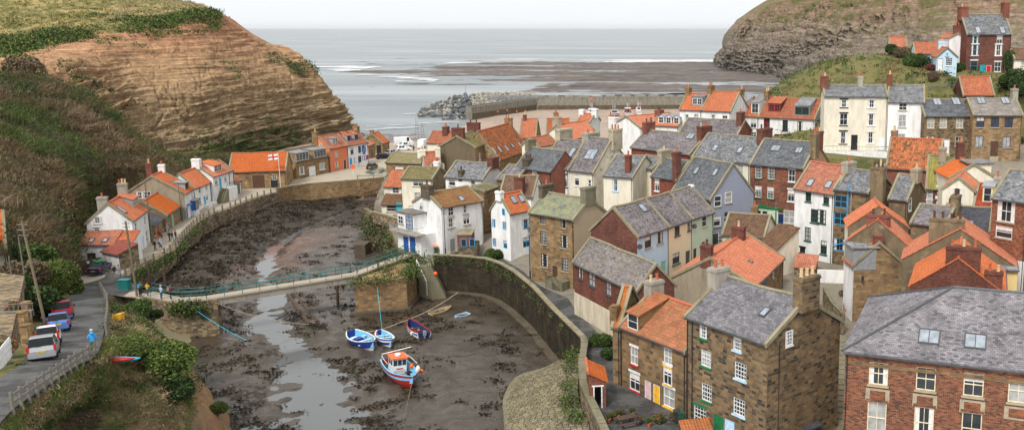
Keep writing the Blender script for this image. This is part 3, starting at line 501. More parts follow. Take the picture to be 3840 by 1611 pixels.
CH={'whitegable':[(.05,.62,.8,1.3,1.0,'concrete',1),(.93,.5,.9,1.3,1.7,'concrete',3)],'beigegable':[(.55,.62,.8,.9,2.0,'brick',1),(1.0,.5,.8,1.0,1.3,'white',1,'pot')],'bluedoorcot':[],'stairhouse':[(.03,.5,.9,1.5,1.2,'white',1)],
'noticehouse':[(.93,.5,.8,1.5,1.3,'sandstone',2)],'salmon':[(.03,.7,.8,1.5,1.2,'sandstone',1)],'whitechim':[(.0,.5,1.0,1.4,.5,'cream',2),(.9,.4,.9,1.1,.9,'cream',1)],'olivecot':[(.85,.3,.6,.8,.9,'white',1)],'stoneorange':[(.05,.5,.7,.9,.9,'sandstone',0)],
'farorange':[(.6,.4,1.2,1.8,1.3,'brickdark',2)],'tangable':[(.1,.5,1.1,2.4,1.6,'brickdark',1,'potdark'),(.96,.5,1.1,2.6,1.8,'brickdark',2,'potdark')],'bigorange':[(.98,.5,.9,1.6,1.2,'sandstone',3)],
'creamhouse':[(.8,.75,.9,1.,.9,'white',2)],'balcony':[(.02,.5,.9,2.0,1.2,'darkblock',1,'potdark')],'slatewhite':[(.4,.05,.7,.8,-.9,'darkblock',1,'potdark'),(.99,.5,1.0,2.0,1.1,'brickdark',0)],
'bluewin':[(.0,.5,.7,1.1,.6,'white',1,'potdark')],'threestorey':[(.02,.5,.8,2.2,1.2,'darkblock',1),(.97,.5,.9,2.0,1.6,'mossstone',0)],'brickslate':[(.02,.5,.9,1.7,1.4,'mossstone',0)],'lilacsmall':[(1.0,.5,1.2,1.7,1.4,'darkblock',3,'potdark')],
'browncross':[(.6,.05,1.3,1.3,.3,'brickdark',1)],'lilacwhite':[(.0,.62,1.0,3.2,1.6,'creambrick',0)],'lilaccream':[(.0,.6,1.3,3.0,.7,'concrete',2),(1.0,.6,1.0,2.4,1.6,'creambrick',3)],'creamslate':[(.75,.12,.8,.8,.6,'brick',1)],
'brickend':[(.0,.5,.9,2.2,1.4,'creambrick',1),(.95,.05,.8,1.1,1.7,'brickdark',1)],'lilaclong':[(.03,.5,1.0,2.4,1.5,'brick',2,'potdark'),(.98,.5,1.1,2.8,1.7,'brickdark',3)],'lilacback':[(.95,.4,1.0,2.0,1.7,'brickdark',1)],
'creamterr':[(.98,.5,1.1,3.0,1.6,'brickdark',3,'potdark')],'greenbrick':[(1.0,.55,1.0,1.8,1.7,'brick',2),(1.05,.3,1.0,1.4,1.6,'tanrender',1)],'bluegable':[],'palegreen':[(1.0,.5,.5,.6,.3,'white',0)],
'bigrender':[(.03,.55,1.0,1.2,1.4,'brickdark',1,'potdark'),(.82,.5,1.0,1.5,1.3,'brickdark',1)],'brownlow':[(.5,.9,.9,.9,.7,'sandstone',1)],
'yellowdoor':[(.0,.55,1.1,1.6,1.2,'concrete',2)],'bigstone':[(.0,.42,1.0,1.7,1.0,'concrete',2),(1.0,.5,1.0,2.1,2.0,'sandstone3',3,'potcream')],'annex':[(.0,.1,.7,.9,-1.2,'sandstone2',0)],
'terr1':[(.03,.5,.9,1.6,1.2,'sandstone',3)],'terr2':[(.0,.5,.9,1.8,1.3,'sandstone',2)],'terr3':[(.0,.5,.9,1.9,1.6,'sandstone',2)],'terr4':[(.0,.5,.9,1.9,1.5,'sandstone',2)],
'georgian':[(.02,.5,1.2,3.4,1.7,'brick',3),(.6,.5,.9,1.3,1.6,'concrete',1)],'georgwhite':[(.02,.5,.9,1.4,1.9,'brick',1)],'navywin':[(.97,.5,.9,1.4,1.7,'concrete',1)],'hillbrick':[(.05,.55,1.5,2.6,1.6,'brick',2),(1.0,.5,1.1,2.2,2.4,'brick',1)],
'hillwhite':[(.1,.5,1.1,1.3,1.7,'brick',2)],'hillblue':[(1.0,.5,.9,1.3,1.1,'paleblue',1)],'greenwin':[(.97,.5,1.0,2.0,.7,'concrete',1)],'bluepipe':[(1.0,.5,.9,2.,1.0,'concrete',1)],
'greychim':[(.95,.5,1.0,1.8,1.0,'beigerender',1),(-.6,-.05,1.7,1.2,1.4,'tanrender',3,'potdark')],'mossroof':[(1.0,.5,1.0,2.0,1.2,'beigerender',0)],'whitepurple':[],'dormerrear':[(.9,.5,1.1,.9,2.2,'brickdark',1)],
'redtile':[(1.0,.5,.8,1.2,1.0,'concrete',1)],'lilacbrown':[(1.0,.55,.9,1.4,1.5,'tanrender',2,'potdark')],'darkslate':[(.05,.35,1.4,1.0,.5,'beigerender',2,'potdark')],'ruinroof':[(.05,.6,.9,1.3,1.1,'sandstone',2,'potcream')],
'tangable2':[(.15,.5,.8,2.6,.5,'brick',2,'potdark')],'stonegable':[(.12,.5,.7,1.0,.9,'brick',0)],'orangetwin':[(.12,.62,1.0,3.6,.9,'tanrender',4,'potdark')],'brickgable':[(.08,.45,1.2,3.2,1.1,'brickdark',3),(.04,.12,.9,1.6,-1.0,'brickdark',2)],
'back1':[(.2,.5,.7,.9,1.,'brickdark',1)],'back3':[(.05,.55,1.,1.6,1.6,'creambrick',2)],'back4':[(.4,.5,.9,1.4,1.4,'sandstone',2)],'back5':[(.0,.5,1.1,1.3,1.,'white',0),(1.0,.5,1.2,1.2,1.2,'white',0)],'back6':[(.0,.95,1.6,1.8,-.3,'white',2)],'back7':[(.0,.5,1.2,1.9,.9,'brick',2,'potdark')],'back2':[]}
STY={'w':('pwhite','stone',None,2,2),'wp':('pwhite','pwhite',None,1,2),'wm':('pwhite','pwhite',None,4,4),'ws':('pwhite','pwhite','pwhite',2,2),'bl':('pwhite','pblack','pblack',2,2),'g':('pgreen','pgreen','pgreen',4,4),'gd':('pdgreen','pdgreen',None,2,3),
'b':('pblue',None,None,2,2),'n':('pnavy','stone',None,2,1),'t':('pteal','pwhite','pwhite',1,2),'cr':('pcream','stone','brickmix',2,2),'dk':('pblack','stone',None,4,4),'rs':('pwhite','pred','pwhite',2,2),'ys':('pwhite','pyellow','pwhite',2,2),
'gs':('pwhite','pgreen',None,4,4),'bs':('pwhite','plblue',None,4,4),'gr':('pdgrey','pdgrey',None,2,2),'rd':('pred',None,None,2,2),'db':('pdkblue','pwhite',None,2,3),'lg':('plgreen',None,None,3,1),'pb':('plblue','plblue',None,2,2),'cs':('pcream','stone',None,2,2),'br':('pbrown','stone',None,1,1),
'bk':('pblack','pblack','pblack',2,2),'wc':('pwhite','stone',None,1,2),'rsu':('pwhite','pwhite','pred',2,2),'ga':('pwhite','pgreen','pgreen',4,5),'dg':('pdgreen','pblack',None,2,2)}
class Face:
    def __init__(s,g,f):
        A,t,n,L,W=g.A,g.t,g.n,g.L,g.W; g_=lambda a,b:(A[0]+t[0]*a+n[0]*b,A[1]+t[1]*a+n[1]*b)
        if f=='F': s.o=g_(0,0); s.t=t; s.len=L
        elif f=='R': s.o=g_(L,0); s.t=n; s.len=W
        elif f=='K': s.o=g_(L,W); s.t=(-t[0],-t[1]); s.len=L
        else: s.o=g_(0,W); s.t=(-n[0],-n[1]); s.len=W
        s.n=(-s.t[1],s.t[0]) # inward
    def P(s,a,z,d=0.): return (s.o[0]+s.t[0]*a+s.n[0]*d, s.o[1]+s.t[1]*a+s.n[1]*d, z)
    def fr(s): return (s.o,s.t,s.n)
    def hit(s,u,v,d=0.):
        r=ray(u,v); ox,oy=s.o[0]+s.n[0]*d,s.o[1]+s.n[1]*d
        k=(ox*s.n[0]+oy*s.n[1])/(r[0]*s.n[0]+r[1]*s.n[1])
        return ((r[0]*k-ox)*s.t[0]+(r[1]*k-oy)*s.t[1], HC+r[2]*k)
def window(root,fc,a,z,w,h,sty,depth=.09,name='window'):
    frm,sill,lint,nx,ny=STY[sty]; fr=fc.fr(); rnd=random.random()
    b=MB(); b.box(fr,a-w/2+.02,a+w/2-.02,depth+.02,depth+.05,z-h/2+.02,z+h/2-.02)
    p=b.build(name,'curtainglass' if rnd<.22 else 'glass',root)
    b=MB(); t_=.075
    b.box(fr,a-w/2,a+w/2,depth-.05,depth+.025,z-h/2,z-h/2+t_); b.box(fr,a-w/2,a+w/2,depth-.05,depth+.025,z+h/2-t_,z+h/2)
    b.box(fr,a-w/2,a-w/2+t_,depth-.048,depth+.025,z-h/2+t_,z+h/2-t_); b.box(fr,a+w/2-t_,a+w/2,depth-.048,depth+.025,z-h/2+t_,z+h/2-t_)
    bt=.045 if nx<4 else .035
    for i in range(1,nx): x=a-w/2+w*i/nx; b.box(fr,x-bt/2,x+bt/2,depth-.03,depth+.024,z-h/2+t_,z+h/2-t_)
    for j in range(1,ny): y=z-h/2+h*j/ny; k=1.5 if (ny==2 or j==ny//2) else 1; b.box(fr,a-w/2+t_,a+w/2-t_,depth-.034,depth+.023,y-bt*k/2,y+bt*k/2)
    b.build('frame',frm,p)
    if rnd>.45 and h>.9:   # pale curtain or blind seen behind the glass
        c=MB(); s0=a-w/2+.08
        if rnd>.75: c.box(fr,s0,a+w/2-.08,depth+.008,depth+.018,z+h*.12,z+h/2-.08)
        else:
            c.box(fr,s0,s0+w*.2,depth+.008,depth+.018,z-h/2+.08,z+h/2-.08); c.build('curtain','curtain',p); c=MB(); c.box(fr,a+w/2-.08-w*.2,a+w/2-.08,depth+.008,depth+.018,z-h/2+.08,z+h/2-.08)
        c.build('curtain','curtain',p)
    if sill: b=MB(); b.box(fr,a-w/2-.1,a+w/2+.1,-.11,depth-.05,z-h/2-.15,z-h/2-.003); b.build('sill',sill,p)
    if lint: b=MB(); b.box(fr,a-w/2-.12,a+w/2+.12,-.04,depth-.055,z+h/2+.003,z+h/2+.22); b.build('lintel',lint,p)
    return p
def door(root,fc,a,z,w,h,col,frame='pwhite',name='door'):
    fr=fc.fr(); b=MB(); b.box(fr,a-w/2+.06,a+w/2-.06,.04,.09,z,z+h-.06)
    for i in (0,1): 
        for j in (0,1): b.box(fr,a-w/2+.14+i*(w/2-.09),a-.05+i*(w/2-.09),.025,.04,z+.15+j*h*.46,z+h*.42+j*h*.46)
    d=b.build(name,col,root); b=MB()
    b.box(fr,a-w/2,a-w/2+.06,0.,.095,z,z+h); b.box(fr,a+w/2-.06,a+w/2,0.,.095,z,z+h); b.box(fr,a-w/2+.06,a+w/2-.06,0.,.095,z+h-.06,z+h); b.build('frame',frame,d)
    b=MB(); b.box(fr,a+w/2-.2,a+w/2-.13,-.03,.025,z+1.,z+1.08); b.build('handle','gold',d)
    b=MB(); b.box(fr,a-w/2-.1,a+w/2+.1,-.3,-.004,z-1.,z+.02); b.build('doorstep','stone',d)
def hh(*k): return (zlib.crc32(str(k).encode())%10007)/10007.
HOUSE={}
def build_house(rec):
    key,label,c,A,B,wall,roof,k=rec
    g=GEO.get(key) or geo(c,A,B,**k); GEO[key]=g
    L,W,ze,zb,rise=g.L,g.W,g.ze,g.zb,g.rise; A,t,n=g.A,g.t,g.n; lean=k.get('lean'); hip=k.get('hip')
    G_=lambda a,b,z:(A[0]+t[0]*a+n[0]*b,A[1]+t[1]*a+n[1]*b,z)
    c0=G_(L/2,W/2,zb); root=empty(k.get('name','house'),c0,label,k.get('cat','house'),k.get('group')); HOUSE[key]=root; g.root=root
    fcs={f:Face(g,f) for f in 'FRKL'}
    zlow=zb-1.5; wx=WALLX.get(key,{}); mats=[wall]; 
    def mi(f):
        m=wx.get(f,wall)
        if m not in mats: mats.append(m)
        return mats.index(m)
    # openings
    ops={f:[] for f in 'FRKL'}; todo=[]
    for it in WIN.get(key,[]):
        f,sty,w,h,pts=it[:5]; fc=fcs[f]
        for p in pts:
            u,v=px(p,it[5] if len(it)>5 else c); a,z=fc.hit(u,v)
            a=min(max(a,w/2+.12),fc.len-w/2-.12)
            if sty[:2]=='D:':
                zz=round(z-h/2,2); zz=zb+.02 if abs(zz-zb)<1.3 else zz
                ops[f].append((a-w/2,a+w/2,zz,zz+h)); todo.append((f,sty,a,zz,w,h))
            else:
                if f=='F' or lean: z=min(z,ze-h/2-(.4 if STY[sty][2] else .14) if f=='F' else z)
                ops[f].append((a-w/2,a+w/2,z-h/2,z+h/2)); todo.append((f,sty,a,z,w,h))
    mb=MB()
    for f in 'FRKL':
        fc=fcs[f]; ln=fc.len; zt=ze+(rise if (lean and f=='K') else 0); m_=mi(f)
        good=[]
        for o in ops[f]:
            if o[3]<zt-.03 and o[2]>zlow and o[0]>.02 and o[1]<ln-.02 and not any(o[0]<q[1] and q[0]<o[1] and o[2]<q[3] and q[2]<o[3] for q in good): good.append(o)
        ops[f]=good
        xs=sorted({0.,ln,*[o[0] for o in good],*[o[1] for o in good]}); zs=sorted({zlow,zt,*[o[2] for o in good],*[o[3] for o in good]})
        for i in range(len(xs)-1):
            for j in range(len(zs)-1):
                xm,zm=(xs[i]+xs[i+1])/2,(zs[j]+zs[j+1])/2
                if any(o[0]<xm<o[1] and o[2]<zm<o[3] for o in good): continue
                mb.poly([fc.P(xs[i],zs[j]),fc.P(xs[i+1],zs[j]),fc.P(xs[i+1],zs[j+1]),fc.P(xs[i],zs[j+1])],m_)
        for a0,a1,z0,z1 in good:
            D=.16; q=fc.P
            mb.poly([q(a0,z0),q(a1,z0),q(a1,z0,D),q(a0,z0,D)],m_); mb.poly([q(a1,z1),q(a0,z1),q(a0,z1,D),q(a1,z1,D)],m_)
            mb.poly([q(a0,z1),q(a0,z0),q(a0,z0,D),q(a0,z1,D)],m_); mb.poly([q(a1,z0),q(a1,z1),q(a1,z1,D),q(a1,z0,D)],m_)
            mb.poly([q(a0,z0,D),q(a1,z0,D),q(a1,z1,D),q(a0,z1,D)],m_)
        if f in 'RL' and not hip:
            if lean:
                hi=fc.P(W if f=='R' else 0,ze+rise); mb.poly([fc.P(0,ze),fc.P(W,ze),hi],m_)
            else: mb.poly([fc.P(0,ze),fc.P(W,ze),fc.P(W/2,ze+rise)],m_)
    mb.build('wall',mats,root)
    for f,sty,a,z,w,h in todo:
        cut=any(abs(o[0]-(a-w/2))<.01 and abs(o[2]-(z if sty[:2]=='D:' else z-h/2))<.01 for o in ops[f])
        if sty[:2]=='D:':
            fd=fcs[f]
            if not cut: fd=Face(g,f); fd.o=fcs[f].P(0,0,-.12)[:2]
            door(root,fd,a,z,w,h,*sty[2:].split('/'))
        else: window(root,fcs[f],a,z,w,h,sty,.09 if cut else -.04)
    # roof
    sl=rise/(W/2) if not lean else rise/W; th=.13; ov=.22; rb=MB()
    cop=k.get('cop','LR' if not lean and not hip else ''); vL=-.02 if 'L' in cop else -.1; vR=L+.02 if 'R' in cop else L+.1
    def zs_(b): return ze+sl*b if (lean or b<=W/2) else ze+sl*(W-b)
    s1,s2=hh(key,1)*6,hh(key,2)*6
    def sag(a,b): return .05*math.sin(a*.9+s1)*math.sin(b*1.1+s2)-.05*math.sin(math.pi*min(max(a/L,0),1))*math.sin(math.pi*min(max(b/W,0),1))
    def slope_grid(b0,b1,ang_=0):
        nu=max(2,int(L/1.2)); nv=5
        P=lambda i,j,o:G_(vL+(vR-vL)*i/nu,b0+(b1-b0)*j/nv,(ze+sl*(b0+(b1-b0)*j/nv) if b0<b1 else ze+sl*(W-(b0+(b1-b0)*j/nv)))+o+(sag(vL+(vR-vL)*i/nu,b0+(b1-b0)*j/nv)))
        for i in range(nu):
            for j in range(nv):
                q=[P(i,j,th),P(i+1,j,th),P(i+1,j+1,th),P(i,j+1,th)]; rb.poly(q if b0<b1 else q[::-1])
        for i in range(nu):
            q=[P(i,0,0),P(i+1,0,0),P(i+1,0,th),P(i,0,th)]; rb.poly(q if b0<b1 else q[::-1])
            q=[P(i+1,0,0),P(i,0,0),P(i,nv,0),P(i+1,nv,0)]; rb.poly(q if b0<b1 else q[::-1])
        for j in range(nv):
            for i in (0,nu):
                q=[P(i,j,0),P(i,j,th),P(i,j+1,th),P(i,j+1,0)]; rb.poly(q if (i==0)==(b0<b1) else q[::-1])
    if lean: slope_grid(-ov,W)
    elif hip:
        e=ov; ez=ze-sl*e+th; r0,r1=G_(W/2,W/2,ze+rise+th),G_(L-W/2,W/2,ze+rise+th)
        c4=[G_(-e,-e,ez),G_(L+e,-e,ez),G_(L+e,W+e,ez),G_(-e,W+e,ez)]
        rb.poly([c4[0],c4[1],r1,r0]); rb.poly([c4[1],c4[2],r1]); rb.poly([c4[2],c4[3],r0,r1]); rb.poly([c4[3],c4[0],r0])
        lo=[(p[0],p[1],p[2]-th) for p in c4]
        for i in range(4): j=(i+1)%4; rb.poly([lo[i],lo[j],c4[j],c4[i]])
        rb.poly(lo[::-1])
    else: slope_grid(-ov,W/2); slope_grid(W+ov,W/2)
    R=rb.build('roof',roof,root); g.roofob=R
    org='orange' in roof or roof in('darkred','darkred2')
    if not lean:
        b=MB(); rz=ze+rise+th+.0
        if hip:
            for q in ([c4[0],r0],[c4[3],r0],[r0,r1]): b.tube([(p[0],p[1],p[2]+.02) for p in q],.11,6)
            b.build('ridge','pdgrey',R)
        else:
            m_=max(3,int(L/1.2)); b.tube([G_(vL+(vR-vL)*i/m_,W/2,rz+.0+sag(vL+(vR-vL)*i/m_,W/2)) for i in range(m_+1)],.15,6)
            b.build('ridge',k.get('ridge','pot' if org else 'coping'),R)
        for sd in cop:
            b=MB(); a0,a1=(-.16,.14) if sd=='L' else (L-.14,L+.16)
            for b0,b1 in ((-ov-.05,W/2),(W/2,W+ov+.05)):
                z0,z1=zs_(max(b0,-9)) if b0<=W/2 else 0,0
                za=ze+sl*b0 if b0<W/2 else ze+rise; zc=ze+rise if b0<W/2 else ze-sl*(ov+.05)
                q=[G_(a0,b0,za-.1),G_(a1,b0,za-.1),G_(a1,b1,zc-.1),G_(a0,b1,zc-.1)]; b.hexa(q,[(p[0],p[1],p[2]+.36) for p in q])
            b.build('coping',k.get('copm','coping'),R)
    b=MB(); b.box((A,t,n),vL,vR,-ov-.1,-ov+.01,ze-sl*ov-.06,ze-sl*ov+.05); b.build('gutter',k.get('gut','pdgrey'),root)
    for pf,pa,*pm in k.get('pipes',[('F','e')] if not lean else []):
        fc=fcs[pf]; a=fc.len-.15 if pa=='e' else .15 if pa=='s' else pa
        b=MB(); b.tube([fc.P(a,zb-.3,-.07),fc.P(a,ze-.35,-.07),fc.P(a,ze-.05,-ov*.9)],.05,6); b.build('drainpipe',pm[0] if pm else 'iron',root)
    # skylights
    for it in SKY.get(key,[]):
        p,w,h=it[:3]; u,v=px(p,it[3] if len(it)>3 else c); d=ray(u,v)
        # roof plane: z-ze-th = sl*b
        nn=(-sl*n[0],-sl*n[1],1.); k0=(ze+th-HC)-sl*(A[0]*n[0]+A[1]*n[1]); tt=k0/(nn[0]*d[0]+nn[1]*d[1]+nn[2]*d[2])
        X=(d[0]*tt-A[0],d[1]*tt-A[1]); a=X[0]*t[0]+X[1]*t[1]; bb=X[0]*n[0]+X[1]*n[1]; cs=1/math.hypot(1,sl); a=min(max(a,w/2+.1),L-w/2-.1)
        b0,b1=bb-h*cs/2,bb+h*cs/2
        def slab(mb,a0,a1,b0,b1,z0,z1):
            q=[G_(a0,b0,ze+sl*b0+th+z0),G_(a1,b0,ze+sl*b0+th+z0),G_(a1,b1,ze+sl*b1+th+z0),G_(a0,b1,ze+sl*b1+th+z0)]; mb.hexa(q,[(x,y,z+z1-z0) for x,y,z in q])
        m1=MB(); slab(m1,a-w/2+.06,a+w/2-.06,b0+.05,b1-.05,-.05,.07); s_=m1.build('skylight','skyglass',root)
        m1=MB(); slab(m1,a-w/2,a-w/2+.08,b0,b1,-.05,.11); slab(m1,a+w/2-.08,a+w/2,b0,b1,-.05,.11); slab(m1,a-w/2+.08,a+w/2-.08,b0,b0+.09,-.05,.1); slab(m1,a-w/2+.08,a+w/2-.08,b1-.09,b1,-.05,.1)
        if w>1: slab(m1,a-.03,a+.03,b0+.09,b1-.09,-.05,.09)
        m1.build('frame','pdgrey',s_)
    # dormers (front slope)
    for it in DORM.get(key,[]):
        typ,p,w,h,d0,mw,mr,sty=it[:8]; u,v=px(p,it[9] if len(it)>9 else c); fc=fcs['F']; a,z=fc.hit(u,v,d0); nwin=it[8] if len(it)>8 else 1
        a=min(max(a,w/2+.1),L-w/2-.1); z0=ze+sl*d0; z1=max(z+h/2+.12,z0+h+.15); kk={'flat':.06,'shed':sl*.42,'gable':0}[typ]
        db=min((z1-ze-kk*d0)/(sl-kk),W/2); q=lambda x,b,zz:G_(x,b,zz); x0,x1=a-w/2,a+w/2
        mb=MB(); zt=z1+kk*(db-d0)
        mb.poly([q(x0,d0,z0-.1),q(x1,d0,z0-.1),q(x1,d0,z1),q(x0,d0,z1)]); mb.poly([q(x0,d0,z1),q(x0,db,zt),q(x0,d0,z0-.1)]); mb.poly([q(x1,d0,z0-.1),q(x1,db,zt),q(x1,d0,z1)])
        if typ=='gable': mb.poly([q(x0,d0,z1),q(x1,d0,z1),q(a,d0,z1+w*.35)])
        D_=mb.build('dormer',mw,root); r=MB(); o_=.15
        if typ=='gable':
            zr=z1+w*.35; br=min((zr-ze)/sl,W/2+.2)
            for sg in (-1,1):
                e=a+sg*(w/2+o_); ez=z1-.35*2*o_*.5
                pts=[q(e,d0-o_,ez),q(a,d0-o_,zr+.06),q(a,br,zr+.06),q(e,max(d0,(ez-ze)/sl),ez)]; r.poly(pts if sg<0 else pts[::-1]); pts2=[(x,y,zz-.08) for x,y,zz in pts]; r.poly(pts2[::-1] if sg<0 else pts2); r.poly([pts[0],pts2[0],pts2[1],pts[1]] if sg>0 else [pts[1],pts2[1],pts2[0],pts[0]])
        else:
            bq=[q(x0-o_,d0-o_,z1-kk*o_),q(x1+o_,d0-o_,z1-kk*o_),q(x1+o_,db+.1,zt+kk*.1),q(x0-o_,db+.1,zt+kk*.1)]; r.hexa(bq,[(x,y,zz+.1) for x,y,zz in bq])
        r.build('dormer_roof',mr,D_)
        class FF: pass
        f2=Face(g,'F'); f2.o=G_(0,d0,0)[:2]
        for i in range(nwin):
            aw=(w-.2)/nwin; b=MB(); fr=f2.fr(); ac=a-w/2+.1+aw*(i+.5); zc=(z0+z1)/2+.04; hw=min(h,z1-z0-.16)
            frm,_,_,nx,ny=STY[sty]; b.box(fr,ac-aw/2+.03,ac+aw/2-.03,-.02,-.004,zc-hw/2,zc+hw/2); b.build('window_pane','glass',D_)
            b=MB(); 
            for a0,a1,y0,y1 in ((ac-aw/2+.02,ac+aw/2-.02,zc-hw/2-.02,zc-hw/2+.06),(ac-aw/2+.02,ac+aw/2-.02,zc+hw/2-.06,zc+hw/2+.02),(ac-aw/2+.02,ac-aw/2+.1,zc-hw/2+.06,zc+hw/2-.06),(ac+aw/2-.1,ac+aw/2-.02,zc-hw/2+.06,zc+hw/2-.06)): b.box(fr,a0,a1,-.06,-.021,y0,y1)
            for ii in range(1,nx): x=ac-aw/2+aw*ii/nx; b.box(fr,x-.02,x+.02,-.05,-.021,zc-hw/2+.06,zc+hw/2-.06)
            for jj in range(1,ny): y=zc-hw/2+hw*jj/ny; b.box(fr,ac-aw/2+.1,ac+aw/2-.1,-.045,-.021,y-.02,y+.02)
            b.build('window_frame',frm,D_)
    # chimneys: (along 0..1, across 0..1, width along, width across, height above ridge, material, pots, potmat)
    for ch in CH.get(key,[]):
        fa,fb,wa,wb,h,m_,npot=ch[:7]; pm=ch[7] if len(ch)>7 else 'pot'; a,b_=L*fa,W*fb; zt=ze+rise+h; z0=min(zs_(b_)-.8,zt-1.2)
        mb=MB(); fr=(A,t,n); mb.box(fr,a-wa/2,a+wa/2,b_-wb/2,b_+wb/2,z0,zt-.3); mb.box(fr,a-wa/2-.07,a+wa/2+.07,b_-wb/2-.07,b_+wb/2+.07,zt-.3,zt-.12); mb.box(fr,a-wa/2-.02,a+wa/2+.02,b_-wb/2-.02,b_+wb/2+.02,zt-.12,zt)
        C_=mb.build('chimney',m_,root); long_a=wa>wb
        for i in range(npot):
            o=(i+.5)/npot-.5; pa,pb=(a+o*(wa-.1),b_) if long_a else (a,b_+o*(wb-.1)); hp=.55+.25*hh(key,i,fa); pt=MB()
            pt.lathe(G_(pa,pb,zt-.02),[(.15,0),(.17,.06),(.135,.1),(.125,hp-.1),(.155,hp-.06),(.155,hp),(.1,hp),(.1,hp-.2)],10); pt.build('chimney_pot',pm if hh(key,i,fa,2)>.25 else 'potcream' if pm=='pot' else pm,C_)
    if key in EXTRA: EXTRA[key](g,root,fcs,G_)
    return root
for r_ in HS: GEO[r_[0]]=geo(r_[2],r_[3],r_[4],**r_[7])
# ================================================================ setting
def vn(x,y,z=0.,seed=0):
    x=np.asarray(x,float); y=np.asarray(y,float)+0*x; z=np.asarray(z,float)+0*x; x=x+0*y
    xi,yi,zi=np.floor(x).astype(np.int64),np.floor(y).astype(np.int64),np.floor(z).astype(np.int64)
    fx,fy,fz=x-xi,y-yi,z-zi; fx=fx*fx*(3-2*fx); fy=fy*fy*(3-2*fy); fz=fz*fz*(3-2*fz); r=0
    for a in (0,1):
        for b in (0,1):
            for c in (0,1):
                h=((xi+a)*374761393+(yi+b)*668265263+(zi+c)*2147483647+seed*1274126177)&0xffffffff
                h=((h^(h>>13))*1274126177)&0xffffffff; h=(h^(h>>16))&0xffff
                r=r+h/65535.*(fx if a else 1-fx)*(fy if b else 1-fy)*(fz if c else 1-fz)
    return r*2-1
def fbm(x,y,z=0.,o=4,seed=0,g=.5):
    s=0;a=1.;f=1.
    for i in range(o): s=s+a*vn(np.asarray(x)*f,np.asarray(y)*f,np.asarray(z)*f,seed+i); a*=g; f*=2.03
    return s
def grid_obj(name,P,mat,kind='structure',smooth=True,parent=None,origin=(0,0,0),mats=None,mi=None):
    """P: (nv,nu,3) array"""
    nv,nu=P.shape[:2]; me=bpy.data.meshes.new(name); o=np.array(origin,float)
    idx=np.arange(nv*nu).reshape(nv,nu); q=np.stack([idx[:-1,:-1],idx[:-1,1:],idx[1:,1:],idx[1:,:-1]],-1).reshape(-1,4)
    me.vertices.add(nv*nu); me.vertices.foreach_set('co',(P.reshape(-1,3)-o).ravel()); n=len(q)
    me.loops.add(4*n); me.loops.foreach_set('vertex_index',q.ravel()); me.polygons.add(n); me.polygons.foreach_set('loop_start',np.arange(n)*4); me.polygons.foreach_set('loop_total',np.full(n,4))
    if smooth: me.polygons.foreach_set('use_smooth',np.ones(n,bool))
    for m_ in (mats or [mat]): me.materials.append(MT[m_])
    if mi is not None: me.polygons.foreach_set('material_index',mi.ravel().astype(np.int32))
    me.update(); me.validate(); ob=bpy.data.objects.new(name,me); COL.objects.link(ob); ob.location=origin
    if kind: ob['kind']=kind
    return ob
def resample(ctrl,nv,nu):
    """ctrl: (r,c,3) -> smooth (nv,nu,3) by Catmull-Rom both ways"""
    def cr(A,n):
        k=A.shape[0]; t=np.linspace(0,k-1,n); i=np.minimum(t.astype(int),k-2); f=(t-i)[:,None,None]
        p0=A[np.maximum(i-1,0)];p1=A[i];p2=A[i+1];p3=A[np.minimum(i+2,k-1)]
        return .5*(2*p1+(p2-p0)*f+(2*p0-5*p1+4*p2-p3)*f*f+(3*p1-p0-3*p2+p3)*f**3)
    A=cr(ctrl,nv); return cr(A.transpose(1,0,2),nu).transpose(1,0,2)
def uvd(rows): return np.array([[atd(*p) if len(p)==3 else p[:3] for p in r] for r in rows],float)
def xyz(*a): return (*a,0)   # marks a world point inside a uvd row
def mesh_normals(P):
    du=np.gradient(P,axis=1); dv=np.gradient(P,axis=0); n=np.cross(du,dv); return n/np.maximum(np.linalg.norm(n,axis=-1,keepdims=True),1e-9)
def dist_poly(X,Y,pts,closed=False):
    d=np.full(np.shape(X),1e9); n=len(pts)
    for i in range(n if closed else n-1):
        a,b=pts[i],pts[(i+1)%n]; ex,ey=b[0]-a[0],b[1]-a[1]; t=np.clip(((X-a[0])*ex+(Y-a[1])*ey)/(ex*ex+ey*ey+1e-9),0,1)
        d=np.minimum(d,np.hypot(X-a[0]-t*ex,Y-a[1]-t*ey))
    return d
def inside(X,Y,pts):
    r=np.zeros(np.shape(X),bool); n=len(pts)
    for i in range(n):
        a,b=pts[i],pts[(i+1)%n]; c=((a[1]>Y)!=(b[1]>Y)); 
        xx=(b[0]-a[0])*(Y-a[1])/((b[1]-a[1]) if abs(b[1]-a[1])>1e-9 else 1e-9)+a[0]; r^=c&(X<xx)
    return r
def sstep(a,b,x): t=np.clip((x-a)/(b-a),0,1); return t*t*(3-2*t)
